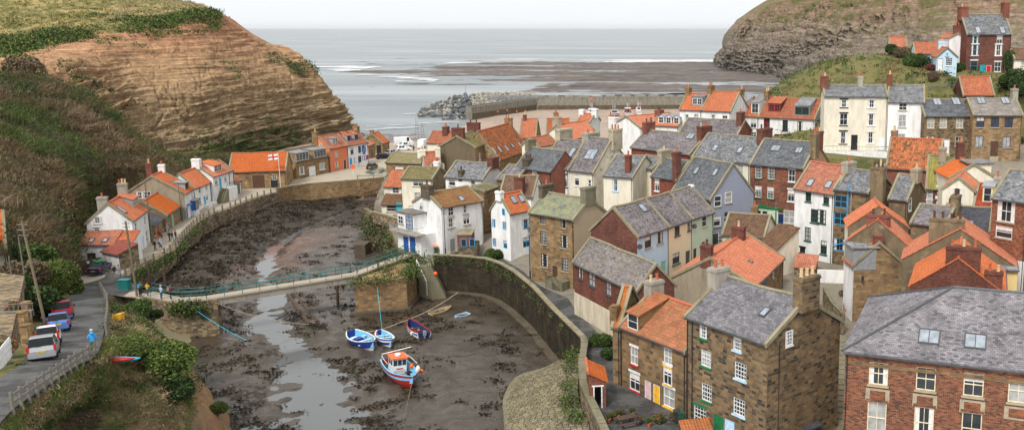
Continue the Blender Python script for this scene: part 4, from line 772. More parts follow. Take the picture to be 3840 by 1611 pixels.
# ---------------- setting materials
def streaky():
    m=M('reef',.5,.3); o=m.co('Object',(.010,.06,.3)); a=m.noise(o,1.,8,.72); f=m.noise(m.co('Object',(.12,.3,1.)),1.,5,.7); c=m.ramp(m.math('ADD',m.math('MULTIPLY',a,.72),m.math('MULTIPLY',f,.28)),[(.36,(.008,.007,.007)),(.46,(.05,.034,.028)),(.52,(.10,.07,.045)),(.57,(.018,.014,.013)),(.66,(.16,.13,.10))]); m.color(c); m.bump(m.math('ADD',a,f),.8,.5); MT['reef']=m.m
def ground_mats():
    # cliff: strata by height
    def strata(name,stops,grass=None,scale=.9,streak=.5,bst=1.):
        m=M(name,.95,.1); o=m.co('Object'); x=m.n('ShaderNodeSeparateXYZ',{0:o}); n1=m.noise(o,.03,4)
        h=m.math('ADD',x.outputs[2],m.math('MULTIPLY',n1,9.)); v=m.n('ShaderNodeCombineXYZ',{0:m.math('MULTIPLY',x.outputs[0],.035),1:m.math('MULTIPLY',x.outputs[1],.035),2:m.math('MULTIPLY',m.math('ADD',x.outputs[2],m.math('MULTIPLY',n1,3.)),scale)}).outputs[0]
        bands=m.noise(v,1.,6,.75); base=m.ramp(m.math('DIVIDE',h,60.),stops)
        c=m.mix(1.,base,m.ramp(bands,[(.30,.42),(.42,.85),(.5,1.08),(.66,1.4)]),'MULTIPLY')
        v2=m.n('ShaderNodeCombineXYZ',{0:m.math('MULTIPLY',x.outputs[0],.07),1:m.math('MULTIPLY',x.outputs[1],.07),2:m.math('MULTIPLY',m.math('ADD',x.outputs[2],m.math('MULTIPLY',n1,3.)),scale*2.6)}).outputs[0]; b2=m.noise(v2,1.,4,.7); c=m.mix(1.,c,m.ramp(b2,[(.34,.38),(.42,.9),(.55,1.05),(.68,1.3)]),'MULTIPLY')
        f=m.noise(o,.5,7,.72); c=m.mix(1.,c,m.ramp(f,[(.3,.55),(.7,1.35)]),'MULTIPLY')
        ff=m.noise(o,2.5,5,.7); c=m.mix(.6,c,m.ramp(ff,[(.35,.6),(.65,1.3)]),'MULTIPLY')
        if grass: 
            gm=m.ramp(m.math('ADD',m.math('MULTIPLY',m.noise(o,.06,6,.7),1.),m.math('MULTIPLY',x.outputs[2],grass[3])),[(grass[0],0.),(grass[1],1.)])
            gc=m.mix(m.noise(o,.35,4),grass[2],(.15,.13,.05)); c=m.mix(gm,c,gc)
        m.color(c); m.bump(m.math('ADD',m.math('MULTIPLY',bands,1.5),m.math('ADD',f,m.math('MULTIPLY',ff,.4))),bst,.9); MT[name]=m.m
    strata('cliff',[(0.,(.24,.19,.12)),(.14,(.27,.205,.122)),(.36,(.315,.22,.125)),(.56,(.34,.21,.115)),(.72,(.345,.175,.097)),(.92,(.33,.15,.083))],scale=1.7,bst=.6)
    strata('farcliff',[(0.,(.13,.12,.105)),(.3,(.185,.155,.125)),(.6,(.215,.17,.13)),(.95,(.24,.16,.11))],grass=(.61,.76,(.10,.10,.042),.0032),scale=.5)
    def ground(name,pal,sc,rough=.95,b=.6,bd=.15,det=7):
        m=M(name,rough,.15); o=m.co('Object'); n1=m.noise(o,sc,det,.65); n2=m.noise(o,sc*6,5,.7); k=len(pal)
        c=m.ramp(m.math('ADD',m.math('MULTIPLY',n1,.75),m.math('MULTIPLY',n2,.25)),[(.32+.36*i/(k-1),p) for i,p in enumerate(pal)])
        n3=m.noise(o,sc*30,4,.7); c=m.mix(.6,c,m.ramp(n3,[(.3,.5),(.7,1.4)]),'MULTIPLY'); m.color(c); m.bump(m.math('ADD',n2,m.math('MULTIPLY',n3,.5)),b,bd); MT[name]=m.m
    ground('scrub',[(.04,.032,.018),(.085,.058,.034),(.05,.05,.02),(.09,.06,.036),(.03,.038,.014)],.12,b=1.,bd=.4)
    ground('drygrass',[(.24,.19,.075),(.31,.24,.10),(.10,.105,.035),(.33,.25,.11),(.06,.075,.024)],.09)
    ground('grass',[(.05,.065,.02),(.10,.105,.035),(.16,.135,.055),(.065,.08,.027),(.17,.12,.065)],.15,bd=.3)
    ground('bankground',[(.16,.115,.06),(.23,.165,.085),(.09,.095,.035),(.27,.19,.10),(.11,.12,.04)],.3,b=.9,bd=.2)
    ground('soil',[(.22,.12,.06),(.30,.17,.09),(.20,.14,.08),(.13,.10,.05)],.35)
    ground('sand',[(.27,.20,.15),(.33,.25,.19),(.22,.17,.135)],.05,.6,.3,.05)
    ground('rock',[(.14,.14,.135),(.2,.195,.18),(.10,.10,.10),(.27,.25,.21)],.5,b=.8)
    ground('reefold',[(.035,.027,.024),(.075,.052,.043),(.05,.037,.034),(.11,.082,.06),(.03,.025,.023)],.05,.6,.7,.3)
    ground('asphalt',[(.075,.073,.07),(.10,.098,.094),(.04,.039,.038),(.085,.083,.08)],.35,.7,.3,.02)
    ground('path',[(.30,.255,.195),(.36,.31,.24),(.26,.22,.17)],.3,.8,.25,.02)
    ground('townground',[(.17,.15,.12),(.22,.19,.15),(.12,.12,.08)],.3)
    ground('boulder',[(.07,.075,.085),(.12,.125,.13),(.085,.085,.088)],.9,.8,.5,.08)
    streaky()
    ground('boulderpale',[(.24,.225,.19),(.32,.30,.25),(.18,.17,.15)],.9,.8,.5,.08)
    ground('mudstone',[(.06,.05,.035),(.10,.08,.055),(.13,.11,.07)],.6,.7,.8,.1)
    # wet mud with dark weed
    m=M('mud',.4,.28); o=m.co('Object'); a=m.noise(o,.18,6,.65); b=m.noise(o,1.3,6,.72); g=m.math('ADD',m.math('MULTIPLY',a,.5),m.math('MULTIPLY',b,.5)); att=m.n('ShaderNodeAttribute',attribute_name='weed').outputs['Fac']
    weed=m.ramp(m.math('ADD',g,m.math('MULTIPLY',m.math('SUBTRACT',att,.5),.42)),[(.52,0.),(.56,1.)])
    c=m.ramp(m.noise(o,.12,5,.6),[(.3,(.026,.020,.014)),(.5,(.060,.046,.032)),(.7,(.036,.028,.019))]); c=m.mix(m.n('ShaderNodeAttribute',attribute_name='rust').outputs['Fac'],c,(.13,.055,.025)); c=m.mix(.5,c,m.ramp(m.noise(o,7.,4,.7),[(.3,.6),(.7,1.3)]),'MULTIPLY')
    wc=m.ramp(m.noise(o,2.2,5,.7),[(.35,(.018,.014,.010)),(.6,(.05,.036,.022)),(.72,(.085,.06,.035))]); m.color(m.mix(weed,c,wc))
    m.rough(m.math('ADD',m.math('MULTIPLY',m.ramp(m.noise(o,.5,5),[(.38,.16),(.62,.5)]),1.),m.math('MULTIPLY',weed,.3)))
    m.bump(m.math('ADD',m.math('MULTIPLY',weed,m.math('ADD',.6,m.noise(o,4.,4))),m.math('MULTIPLY',m.noise(o,2.5,5),.6)),.9,.16); MT['mud']=m.m
    # water
    m=M('sea',.3,.3); o=m.co('Object'); w1=m.noise(m.co('Object',(.02,.07,.1)),1.,7,.68); m.color(m.ramp(m.noise(m.co('Object',(.003,.012,.1)),1.,6),[(.32,(.10,.125,.135)),(.5,(.165,.187,.194)),(.68,(.26,.275,.28))]))
    m.bump(w1,.8,3.); m.b.inputs['IOR'].default_value=1.33; MT['sea']=m.m
    m=M('beck',.08,.5); m.color((.10,.105,.105)); m.bump(m.noise(m.co('Object'),1.2,4,.6),.12,.05); m.b.inputs['IOR'].default_value=1.33; MT['beck']=m.m
    m=M('foam',.7,.2); o=m.co('Object'); m.color((.62,.64,.64)); MT['foam']=m.m
    m=M('leaf',.75,.2); m.color((.06,.09,.02)); MT['leaf']=m.m
ground_mats()
for n_,c_ in [('leafdark',(.03,.055,.016)),('leafmid',(.06,.10,.022)),('leaflight',(.085,.12,.026)),('leafbrown',(.14,.095,.055)),('leafyellow',(.17,.155,.045)),('leafgorse',(.05,.075,.03)),('strawpale',(.32,.25,.14)),('bracken',(.19,.10,.045)),('leafred',(.16,.03,.035)),('twig',(.17,.125,.09)),('flowerpink',(.6,.1,.2)),('flowerred',(.6,.05,.03)),('flowerwhite',(.75,.74,.7)),('scrubbrown',(.145,.092,.054)),('scrubgreen',(.085,.095,.03)),('scrubpale',(.23,.16,.10)),('heath',(.115,.085,.04)),('wrack',(.016,.012,.009)),('wrackbrown',(.045,.03,.016)),('wrackolive',(.06,.055,.02))]:
    m=M(n_,.8,.15); o_=m.co('Object'); m.color(m.mix(1.,c_,m.ramp(m.noise(o_,.9,4,.6),[(.3,.55),(.7,1.5)]),'MULTIPLY')); m.b.inputs['Subsurface Weight'].default_value=0; MT[n_]=m.m
# ---------------- sea, sky side, reef, surf
b=MB(); b.poly([(-40000,230,0),(40000,230,0),(40000,60000,0),(-40000,60000,0)]); tag(b.build('sea','sea',uv=False),kind='structure')
reefpx=[(880,181),(960,176),(1060,172),(1100,165),(1180,160),(1300,157),(1500,158),(1700,160),(1760,155),(1820,152),(1990,160),(2050,240),(1720,241),(1560,238),(1420,236),(1360,232),(1350,226),(1430,220),(1380,214),(1290,206),(1200,203),(1100,199),(1010,192),(900,184)]
RP=[atz(u,v,.3)[:2] for u,v in reefpx]
yy=540*np.exp(np.linspace(0,math.log(1250/540),190)); xx=np.linspace(-.36,.17,420)
X=yy[:,None]*xx[None,:]; Y=yy[:,None]+0*X; D=dist_poly(X,Y,RP,True); I=inside(X,Y,RP); D=np.where(I,D,-D)
# strata lines run across the view
ln=fbm(X*.006,Y*.045,0,5,11,.6); Z=np.clip((D+14*fbm(X*.02,Y*.03,0,4,3))*.05,-1.,.85)+1.15*ln-.28+.5*fbm(X*.08,Y*.2,0,3,5)
grid_obj('reef',np.stack([X,Y,np.maximum(Z,-1.)],-1),'reef',smooth=False)
def surf(name,pts,wid,seed,thr=.0):
    """broken white water: small cells of foam kept where a noise says so"""
    P=[atz(u,v,.06) for u,v in pts]; V=[]; F=[]
    for a,c in zip(P,P[1:]):
        L=math.hypot(c[0]-a[0],c[1]-a[1]); nx=max(8,int(L/max(.7,wid*.10))); ny=16
        gx=np.linspace(0,1,nx); gy=np.linspace(-1,1,ny); gx,gy=np.meshgrid(gx,gy)
        x=a[0]+(c[0]-a[0])*gx; y=a[1]+(c[1]-a[1])*gx+gy*wid*.5+wid*.5*fbm(x/wid*.25,0*x,0,3,seed)
        n=fbm(x/wid*.55,y/wid*2.2,0,4,seed+3)+.55*(1-gy**2*1.3)+.35*fbm(x/wid*.12,0*x,0,2,seed+8)
        for j in range(ny-1):
            for i in range(nx-1):
                if n[j,i]>.42+thr and n[j,i+1]>.3+thr:
                    k=len(V); h=.08+.5*max(0,float(n[j,i])-.4); V+=[(x[j,i],y[j,i],h),(x[j,i+1],y[j,i+1],h),(x[j+1,i+1],y[j+1,i+1],h),(x[j+1,i],y[j+1,i],h)]; F.append((k,k+1,k+2,k+3))
    me=bpy.data.meshes.new(name); me.from_pydata(V,[],F); me.materials.append(MT['foam']); o=bpy.data.objects.new(name,me); COL.objects.link(o); o['kind']='structure'
surf('surf',[(1120,160),(1250,155),(1400,155),(1560,155),(1700,156),(1815,154)],75,1,.0); surf('surf',[(1150,152),(1300,150),(1500,151),(1640,152)],45,2,.2); surf('surf',[(1700,131),(1830,132)],40,5,.15)
surf('surf',[(775,170),(850,170),(930,173)],50,3,-.1); surf('surf',[(800,178),(880,181)],40,13,.1); surf('surf',[(890,190),(1000,197),(1100,204)],26,4,.1); surf('surf',[(1000,205),(1130,208),(1240,208)],16,6,.25)
surf('surf',[(1020,276),(1060,266),(1090,258)],5,12,.1); surf('surf',[(925,318),(1000,314),(1060,311),(1160,307)],4,8,.1); surf('surf',[(915,328),(1000,323),(1080,318)],4,9,.1); surf('surf',[(890,296),(960,291),(1050,286)],5,10,.3)
# ---------------- river and harbour bed, beach
BECK=[atz(u,v,.5)[:2] for u,v in [(905,520),(800,560),(745,585),(690,625),(665,660),(668,700),(690,755),(660,800),(700,850),(745,890),(775,960),(795,1050),(800,1200)]]
BW=[.5,.6,.7,1.4,2.2,1.5,2.2,3.0,2.4,1.6,4.6,5.8,6.5]
xs=np.arange(-125,28,.42); ys=np.concatenate([np.arange(60,150,.42),np.arange(150,235,.8),np.arange(235,345,1.5),np.arange(345,480,3.)])
X,Y=np.meshgrid(xs,ys); 
d=np.full(X.shape,1e9)
for i in range(len(BECK)-1):
    a,c=BECK[i],BECK[i+1]; ex,ey=c[0]-a[0],c[1]-a[1]; t=np.clip(((X-a[0])*ex+(Y-a[1])*ey)/(ex*ex+ey*ey),0,1)
    d=np.minimum(d,np.hypot(X-a[0]-t*ex,Y-a[1]-t*ey)/(BW[i]+(BW[i+1]-BW[i])*t))
rough_=fbm(X*.16,Y*.16,0,5,21); fine=fbm(X*.75,Y*.75,0,4,31)
Z=.5+.33*np.clip(d-1,-.9,1.)+.10*rough_+.15*np.maximum(fine,-.35)*np.clip(1.9-d*.2,.5,1.5)+.0
LBANK=[atz(u,v,1.5)[:2] for u,v in [(1010,470),(860,500),(760,515),(640,560),(560,600),(500,655),(440,720),(440,800)]]
Z+=1.6*sstep(9,0,dist_poly(X,Y,LBANK))*(1+.4*rough_)
Z=np.where(Y>215,Z*(1-sstep(215,240,Y))+sstep(215,240,Y)*(2.6-.0265*(Y-240)+.1*rough_),Z)
bed=grid_obj('harbour_bed',np.stack([X,Y,Z],-1),'mud')
wa=bed.data.attributes.new('weed','FLOAT','POINT'); 
wd=np.clip(.45+.4*fbm(X*.05,Y*.05,0,3,41)+.35*np.exp(-(d-1.0)**2/.35)-.45*sstep(-24,-8,X)*sstep(110,90,Y)+.75*sstep(8,2,dist_poly(X,Y,LBANK)),0,1)
wd=np.where((X>-36)&(Y>100)&(Y<125)&(X<0),wd*.35,wd); wd=np.where(Y>225,.3,wd)
ru=bed.data.attributes.new('rust','FLOAT','POINT'); RC=atz(668,645,.6); ru.data.foreach_set('value',np.clip(.6*np.exp(-((X-RC[0])**2/55+(Y-RC[1])**2/260))*(1+.6*fbm(X*.2,Y*.2,0,3,43)),0,.9).ravel()); BEDX,BEDY,BEDZ,BEDW=X,Y,Z,wd
wa.data.foreach_set('value',wd.ravel())
b=MB(); b.poly([(-125,50,.42),(30,50,.42),(30,206,.42),(-125,206,.42)]); tag(b.build('beck_water','beck',uv=False),kind='structure')
# beach and inner harbour floor
xs=np.linspace(-120,40,200); ys=np.linspace(228,470,160); X,Y=np.meshgrid(xs,ys)
Z=2.9-.0265*(Y-230)+.12*fbm(X*.05,Y*.08,0,4,51)+.02*(X+60)*sstep(300,380,Y)*.5; Z=np.where(Y>360,Z+.5*sstep(-85,-70,X),Z)
Z=np.where((X>-84)&(Y>325)&(Y<452),np.maximum(Z,.12+.14*fbm(X*.05,Y*.12,0,4,52)),Z); Z=np.where((X<-88)&(Y>330),Z-1.2,Z); grid_obj('beach',np.stack([X,Y,Z],-1),'sand')
# pebbly rock skirt in front of the beach
# ---------------- Cowbar Nab: the cliff on the left
def carve(P,amp,fz,seed):
    N=mesh_normals(P); zz=P[...,2]+.6*fbm(P[...,0]*.03,P[...,1]*.03,0,3,seed)
    led=fbm(zz*fz,P[...,0]*.035,P[...,1]*.035,4,seed+3,.65); led=np.sign(led)*np.abs(led)**.7; ch=fbm(P[...,0]*.16,P[...,1]*.16,P[...,2]*.45,5,seed+7,.6)
    s_=zz*.30+.55*fbm(P[...,0]*.04,P[...,1]*.04,zz*.1,3,seed+11); fr=s_-np.floor(s_); k=np.floor(s_); on=vn(k*1.7+.3,k*.9,0,seed+13)>-.25
    saw=np.where(on,fr**1.6-.4,0.); s2=zz*.9+.4*fbm(P[...,0]*.08,P[...,1]*.08,0,3,seed+17); saw=saw+.45*((s2-np.floor(s2))-.5)
    crack=np.clip(.09-np.abs(fbm(P[...,0]*.11+P[...,1]*.07,P[...,1]*.05,P[...,2]*.03,4,seed+19)),0,.09)/.09
    return P+N*((amp*.8*led+amp*.75*ch+amp*1.25*saw-amp*.9*crack)[...,None])
c0=[(-300,190,170),(0,215,185),(130,225,200),(240,270,212),(335,352,222),(420,388,230),(500,400,238),(600,390,258),(700,366,284),(800,352,308),(905,347,330)]
c1=[(-300,160,185),(0,190,205),(130,190,215),(240,215,225),(335,290,232),(420,310,240),(500,318,248),(600,312,265),(700,300,290),(790,292,310),(880,300,331)]
c2=[(-300,130,208),(0,160,220),(130,150,230),(240,150,240),(335,190,248),(420,190,255),(500,190,262),(600,190,280),(690,200,300),(760,205,315),(835,232,329)]
c3=[(-300,100,230),(0,130,238),(130,105,248),(250,85,258),(370,75,270),(480,45,285),(540,44,298),(600,74,308),(650,108,316),(700,128,321),(765,150,326)]
c4=[(-300,20,260),(0,50,268),(130,40,276),(230,30,282),(350,35,290),(480,32,300),(535,40,308),(598,71,318),(645,102,326),(697,125,332),(757,150,334)]
c5=[(-300,-60,300),(0,-40,305),(130,-14,312),(220,0,318),(350,14,322),(480,28,326),(530,38,330),(595,66,338),(640,98,344),(690,126,348),(745,150,346)]
P=uvd([c0,c1,c2,c3,c4,c5])
back=P[5].copy(); back[:,1]+=60; back[:,2]=-3; P=np.concatenate([P,back[None]],0)
edge=P[:,-1:].copy(); edge[:,:,1]+=50; edge[:,:,0]-=30; edge[:,:,2]=np.minimum(edge[:,:,2],P[:,-1:,2]*.6-3); P=np.concatenate([P,edge],1)
P[0,:,2]-=2.5; P[0,9:,2]=-2
nv,nu=330,520; Q=resample(P,nv,nu); tv=np.linspace(0,6,nv)[:,None]; fade=sstep(3.35,2.9,tv)+0*Q[...,0]
C_=carve(Q,.85,.75,5); low=sstep(1.6,.6,tv); C_=C_*(1-low[...,None]*.0)
amp_=.45+1.25*sstep(2.3,1.0,tv); C_=Q+(C_-Q)*amp_[...,None]; Q=Q*(1-fade[...,None])+C_*fade[...,None]; Q[...,2]+=(1-fade)*.5*fbm(Q[...,0]*.06,Q[...,1]*.06,0,4,9)
gedge=2.98+.22*fbm(Q[:-1,:-1,0]*.06,Q[:-1,:-1,1]*.06,Q[:-1,:-1,2]*.08,5,17,.65); uu=np.linspace(0,1,nu)[None,:-1]
gedge=gedge+sstep(.44,.54,uu)*.75+sstep(.52,.6,uu)*2
mi=(tv[:-1]>gedge).astype(int); gr2=(uu>.5)&(tv[:-1]<.5+.3*fbm(Q[:-1,:-1,0]*.05,Q[:-1,:-1,1]*.05,0,3,23)); mi=np.where(gr2&(uu>.33)&(uu<.80),2,mi)
headland=grid_obj('headland',Q,None,mats=['cliff','drygrass','grass'],mi=mi); HEADQ=Q; HEADT=tv
# ---------------- scrub hillside behind the waterfront houses and the road
h0=[(-420,760,70),(-160,690,88),(-30,640,97),(60,640,102),(140,655,109),(165,690,116),(176,655,130),(184,612,145),(222,562,158),(325,500,170),(420,452,182),(500,420,195),(560,408,208),(700,402,222)]
h1=[(-420,640,80),(-160,580,98),(-30,540,105),(40,540,111),(110,540,119),(160,560,125),(172,560,137),(186,520,150),(235,482,164),(335,445,177),(415,422,188),(495,405,199),(560,398,212),(700,395,225)]
h2=[(-420,400,110),(-160,380,128),(-30,370,135),(30,370,140),(90,370,147),(150,380,153),(200,390,160),(240,395,167),(300,395,176),(360,395,186),(425,412,198),(490,420,210),(560,420,220),(700,412,230)]
h3=[(-420,180,145),(-160,190,160),(-30,195,172),(20,200,178),(80,204,184),(140,212,192),(200,232,200),(245,262,206),(300,320,212),(345,362,217),(420,404,222),(490,420,226),(560,422,230),(700,414,236)]
h4=[(-420,178,165),(-160,188,176),(-30,196,184),(20,205,188),(80,214,194),(140,226,202),(200,252,210),(245,285,216),(300,340,222),(345,375,226),(420,412,234),(490,424,240),(560,424,246),(700,416,250)]
P=uvd([h0,h1,h2,h3,h4]); P[0,:,2]-=1.; P[-1,:,2]-=4
HILLQ=resample(P,150,300); N=mesh_normals(HILLQ); HILLQ=HILLQ+N*(1.1*fbm(HILLQ[...,0]*.07,HILLQ[...,1]*.07,HILLQ[...,2]*.07,3,61)+1.3*np.abs(fbm(HILLQ[...,0]*.17,HILLQ[...,1]*.17,HILLQ[...,2]*.17,3,63))-.4)[...,None]
grid_obj('scrub_hillside',HILLQ,'scrub')
# ---------------- far cliff on the right
r0=[(1815,172,865),(1850,177,830),(1900,185,780),(1960,196,720),(2050,215,610),(2200,230,500),(2400,230,420),(2750,230,380)]
r1=[(1826,142,875),(1862,146,842),(1912,150,795),(1972,152,745),(2065,158,660),(2215,165,550),(2412,165,470),(2750,165,430)]
r2=[(1840,112,888),(1885,100,868),(1935,92,835),(2000,92,790),(2085,95,720),(2235,98,620),(2430,98,540),(2750,98,490)]
r3=[(1860,80,905),(1903,40,905),(1958,2,890),(2040,-20,865),(2125,-45,820),(2262,-60,750),(2450,-60,680),(2750,-60,630)]
r4=[(1862,79,960),(1905,38,980),(1960,-1,980),(2045,-50,980),(2130,-110,960),(2270,-150,920),(2460,-160,860),(2760,-160,820)]
P=uvd([r0,r1,r2,r3,r4]); P[0,:,2]=-2
bk=P[-1].copy(); bk[:,1]+=200; P=np.concatenate([P,bk[None]],0); e=P[:,:1].copy(); e[:,:,0]-=2; e[:,:,1]+=160; e[...,2]=np.minimum(e[...,2],10); P=np.concatenate([e,P],1)
Q=resample(P,240,340); tv=np.linspace(0,5,240)[:,None]; fade=sstep(3.2,2.6,tv)+0*Q[...,0]; C_=carve(Q,1.9,.3,71); Q=Q*(1-fade[...,None])+C_*fade[...,None]
# gullies
N=mesh_normals(Q); gl=fbm(Q[...,0]*.02+Q[...,1]*.012,0*Q[...,1],Q[...,2]*.006,4,77); Q=Q+N*(3.2*gl*sstep(0,.6,tv))[...,None]
grid_obj('far_cliff',Q,'farcliff')
# ---------------- grassy hill behind the right hand houses (thin plate surface through known heights)
def tps(pts):
    p=np.array(pts,float); n=len(p); d=np.hypot(p[:,None,0]-p[None,:,0],p[:,None,1]-p[None,:,1]); K=np.where(d>0,d*d*np.log(np.maximum(d,1e-9)),0)+np.eye(n)*2.
    Pm=np.c_[np.ones(n),p[:,:2]]; A=np.block([[K,Pm],[Pm.T,np.zeros((3,3))]]); w=np.linalg.solve(A,np.r_[p[:,2],0,0,0])
    def f(X,Y):
        r=w[n]+w[n+1]*X+w[n+2]*Y
        for i in range(n): d2=(X-p[i,0])**2+(Y-p[i,1])**2; r=r+w[i]*.5*d2*np.log(np.maximum(d2,1e-9))
        return r
    return f
hp=[atd(u,v,y) for u,v,y in [(1935,240,222),(1970,215,212),(2010,193,208),(2060,176,204),(2090,165,202),(2150,153,200),(2250,150,200),(2330,172,188),(2400,183,185),(2470,192,184),(2560,193,183),(2640,195,183),(2400,215,172),(2330,225,172),(2460,240,168),(2560,240,166),(2640,240,166)]]
hp+=[(52,172,23.4),(58,172,23.4),(52,167,22.3),(58,167,22.3)]; hp+=[(20,178,16.5),(30,172,17.3),(40,168,17.6),(50,164,18.2),(62,164,19),(80,160,20),(24,158,17.2),(45,152,17.2),(62,150,17.2),(85,150,18),(10,190,14),(5,205,12),(18,225,14),(30,235,18),(45,225,29.5),(60,225,30),(90,225,31),(60,260,26),(90,260,28),(30,260,8),(10,240,5),(35,145,15.5),(60,142,14.5),(85,140,15),(30,138,12.5),(50,132,11.5)]
HILLF=tps(hp)
xs=np.arange(4,120,.8); ys=np.arange(152,262,.8); X,Y=np.meshgrid(xs,ys); Z=HILLF(X,Y)+.28*fbm(X*.3,Y*.3,0,4,81)*sstep(170,176,Y); Z[0]-=9; grid_obj('grassy_hill',np.stack([X,Y,Z],-1),'grass')
# ---------------- town ground
gp=[]
for r_ in HS:
    g=GEO[r_[0]]; 
    if g.A[0]>-60 and g.A[1]<178 and r_[0] not in('olivecot','farorange'):
        gp.append((g.A[0]+g.t[0]*g.L/2+g.n[0]*g.W/2,g.A[1]+g.t[1]*g.L/2+g.n[1]*g.W/2,min(g.zb,HILLF(g.A[0],g.A[1]) if g.A[1]>140 and g.A[0]>20 else 99)))
QW=[(1090,642),(1130,643),(1174,646),(1219,651),(1256,663),(1290,683),(1338,722),(1388,777),(1438,826),(1460,848),(1464,863),(1456,916),(1460,966),(1478,1006),(1503,1060),(1530,1120)]
QWP=[atz(u,v,6.1) for u,v in QW]
gp+=[(p[0]+2.5,p[1]+1,5.0) for p in QWP]
gp+=[(2,70,4.2),(8,66,4.),(25,78,4.5),(-2,66,4),(9,84,4.6),(22,88,5.0),(20,102,5.3),(13,112,7.2),(11,124,8.),(14,132,8)]
GP=np.array(gp)
def townz(X,Y):
    X=np.asarray(X,float);Y=np.asarray(Y,float); s=0;w=0
    for p in GP: k=1/((X-p[0])**2+(Y-p[1])**2+2.)**1.6; s=s+k*p[2]; w=w+k
    return s/w
def off2(P,w):
    r=[]
    for i in range(len(P)):
        a,c=P[max(i-1,0)],P[min(i+1,len(P)-1)]; dx,dy=c[0]-a[0],c[1]-a[1]; l=math.hypot(dx,dy); r.append((P[i][0]-dy/l*w,P[i][1]+dx/l*w))
    return r
TPOLY=off2(QWP,1.5)[::-1]+[atz(u,v,5.5)[:2] for u,v in [(1060,640),(1020,630),(1010,600),(1000,570),(985,545),(950,530),(940,510),(955,480),(968,456)]]+[(-68,214),(-66,226),(-60,243),(0,243),(24,190),(40,170),(110,168),(110,48),(-2,48)]
xs=np.arange(-72,110,.9); ys=np.arange(48,245,.9); X,Y=np.meshgrid(xs,ys); Z=townz(X,Y); Z=np.where(Y>200,4.55,Z); I=inside(X,Y,TPOLY); dd=dist_poly(X,Y,TPOLY,True); Z=np.where(I,Z-.02,np.where(dd<1.0,Z-.02,-3.)); Z=np.where((~I)&(dd<1.0),-3.,Z)
Z=np.where((Y>176)&(X>-58)&(X<8),np.minimum(Z,5.2),Z)
grid_obj('town_ground',np.stack([X,Y,Z],-1),'townground',smooth=False)

def ontown(u,v,dz=.0,z0=4.5):
    z=z0
    for k in range(12): p=atz(u,v,z); z=.5*z+.5*(float(townz(np.array(p[0]),np.array(p[1])))+dz)
    return atz(u,v,z)
# ---------------- strips, walls, roads
def ribbon(name,L,R,mat,dz=.0,n=60,kind='structure'):
    """surface between two 3D polylines of equal length"""
    L=np.array(L,float);R=np.array(R,float); P=np.stack([L,R],0); Q=resample(np.concatenate([P[:1],(P[:1]*2+P[1:])/3,(P[:1]+P[1:]*2)/3,P[1:]],0),9,n); Q[...,2]+=dz
    o=grid_obj(name,Q[::-1],mat,kind=kind,smooth=True); return o
def wallrun(name,pts,h0,h1,th,mat,label,cat,cap=None,side=1,ragged=0.,group=None,capname='coping'):
    """free standing or retaining wall along 3D points (top line); h0: bottom z (number or list), th thickness to the left*side"""
    P=[Vector(p) for p in pts]; n=len(P); nr=[]
    for i in range(n):
        d=(P[min(i+1,n-1)]-P[max(i-1,0)]); d.z=0; d.normalize(); nr.append(Vector((-d.y,d.x,0))*side)
    zb=h0 if hasattr(h0,'__len__') else [h0]*n; c=P[n//2]; root=empty(name,(c.x,c.y,min(zb)),label,cat,group)
    b=MB()
    for i in range(n-1):
        a,e=P[i],P[i+1]; a2,e2=a+nr[i]*th,e+nr[i+1]*th; f=lambda p,z:(p.x,p.y,z)
        bt=[f(a,zb[i]),f(e,zb[i+1]),f(e2,zb[i+1]),f(a2,zb[i])]; tp=[f(a,a.z),f(e,e.z),f(e2,e.z),f(a2,a.z)]
        if side<0: bt=[bt[1],bt[0],bt[3],bt[2]]; tp=[tp[1],tp[0],tp[3],tp[2]]
        b.hexa(bt,tp)
    b.build('wall_face',mat,root)
    if cap:
        b=MB()
        for i in range(n-1):
            a,e=P[i]-nr[i]*.06,P[i+1]-nr[i+1]*.06; a2,e2=P[i]+nr[i]*(th+.06),P[i+1]+nr[i+1]*(th+.06); m_=max(1,int((e-a).length/.7))
            for k in range(m_):
                f0,f1=k/m_,(k+.94)/m_; j=random.uniform(-.025,.03); q=[a.lerp(e,f0),a.lerp(e,f1),a2.lerp(e2,f1),a2.lerp(e2,f0)]
                if side<0: q=[q[1],q[0],q[3],q[2]]
                b.hexa([(p.x,p.y,p.z-.02) for p in q],[(p.x,p.y,p.z+.15+j) for p in q])
        b.build(capname,cap,root)
    return root
def onz(pts,z): return [atz(u,v,z) for u,v in pts]
RA,RB=16.37,.196
def onroad(u,v,lift=0.):
    d=ray(u,v); # z=RA-RB*(y-58.5)
    t=(RA+RB*58.5-HC+lift)/(d[2]+RB*d[1]); return (d[0]*t,d[1]*t,HC+d[2]*t)
roadL=[(-260,1120),(-120,1020),(-30,965),(40,925),(70,890),(85,850),(105,815),(130,785),(158,760),(180,738),(190,729)]
roadR=[(-40,1120),(30,1030),(110,975),(190,920),(238,895),(258,850),(265,800),(266,775),(264,758),(262,745),(262,737)]
ribbon('road',[onroad(*p) for p in roadL],[onroad(*p) for p in roadR],'asphalt',0.,120)
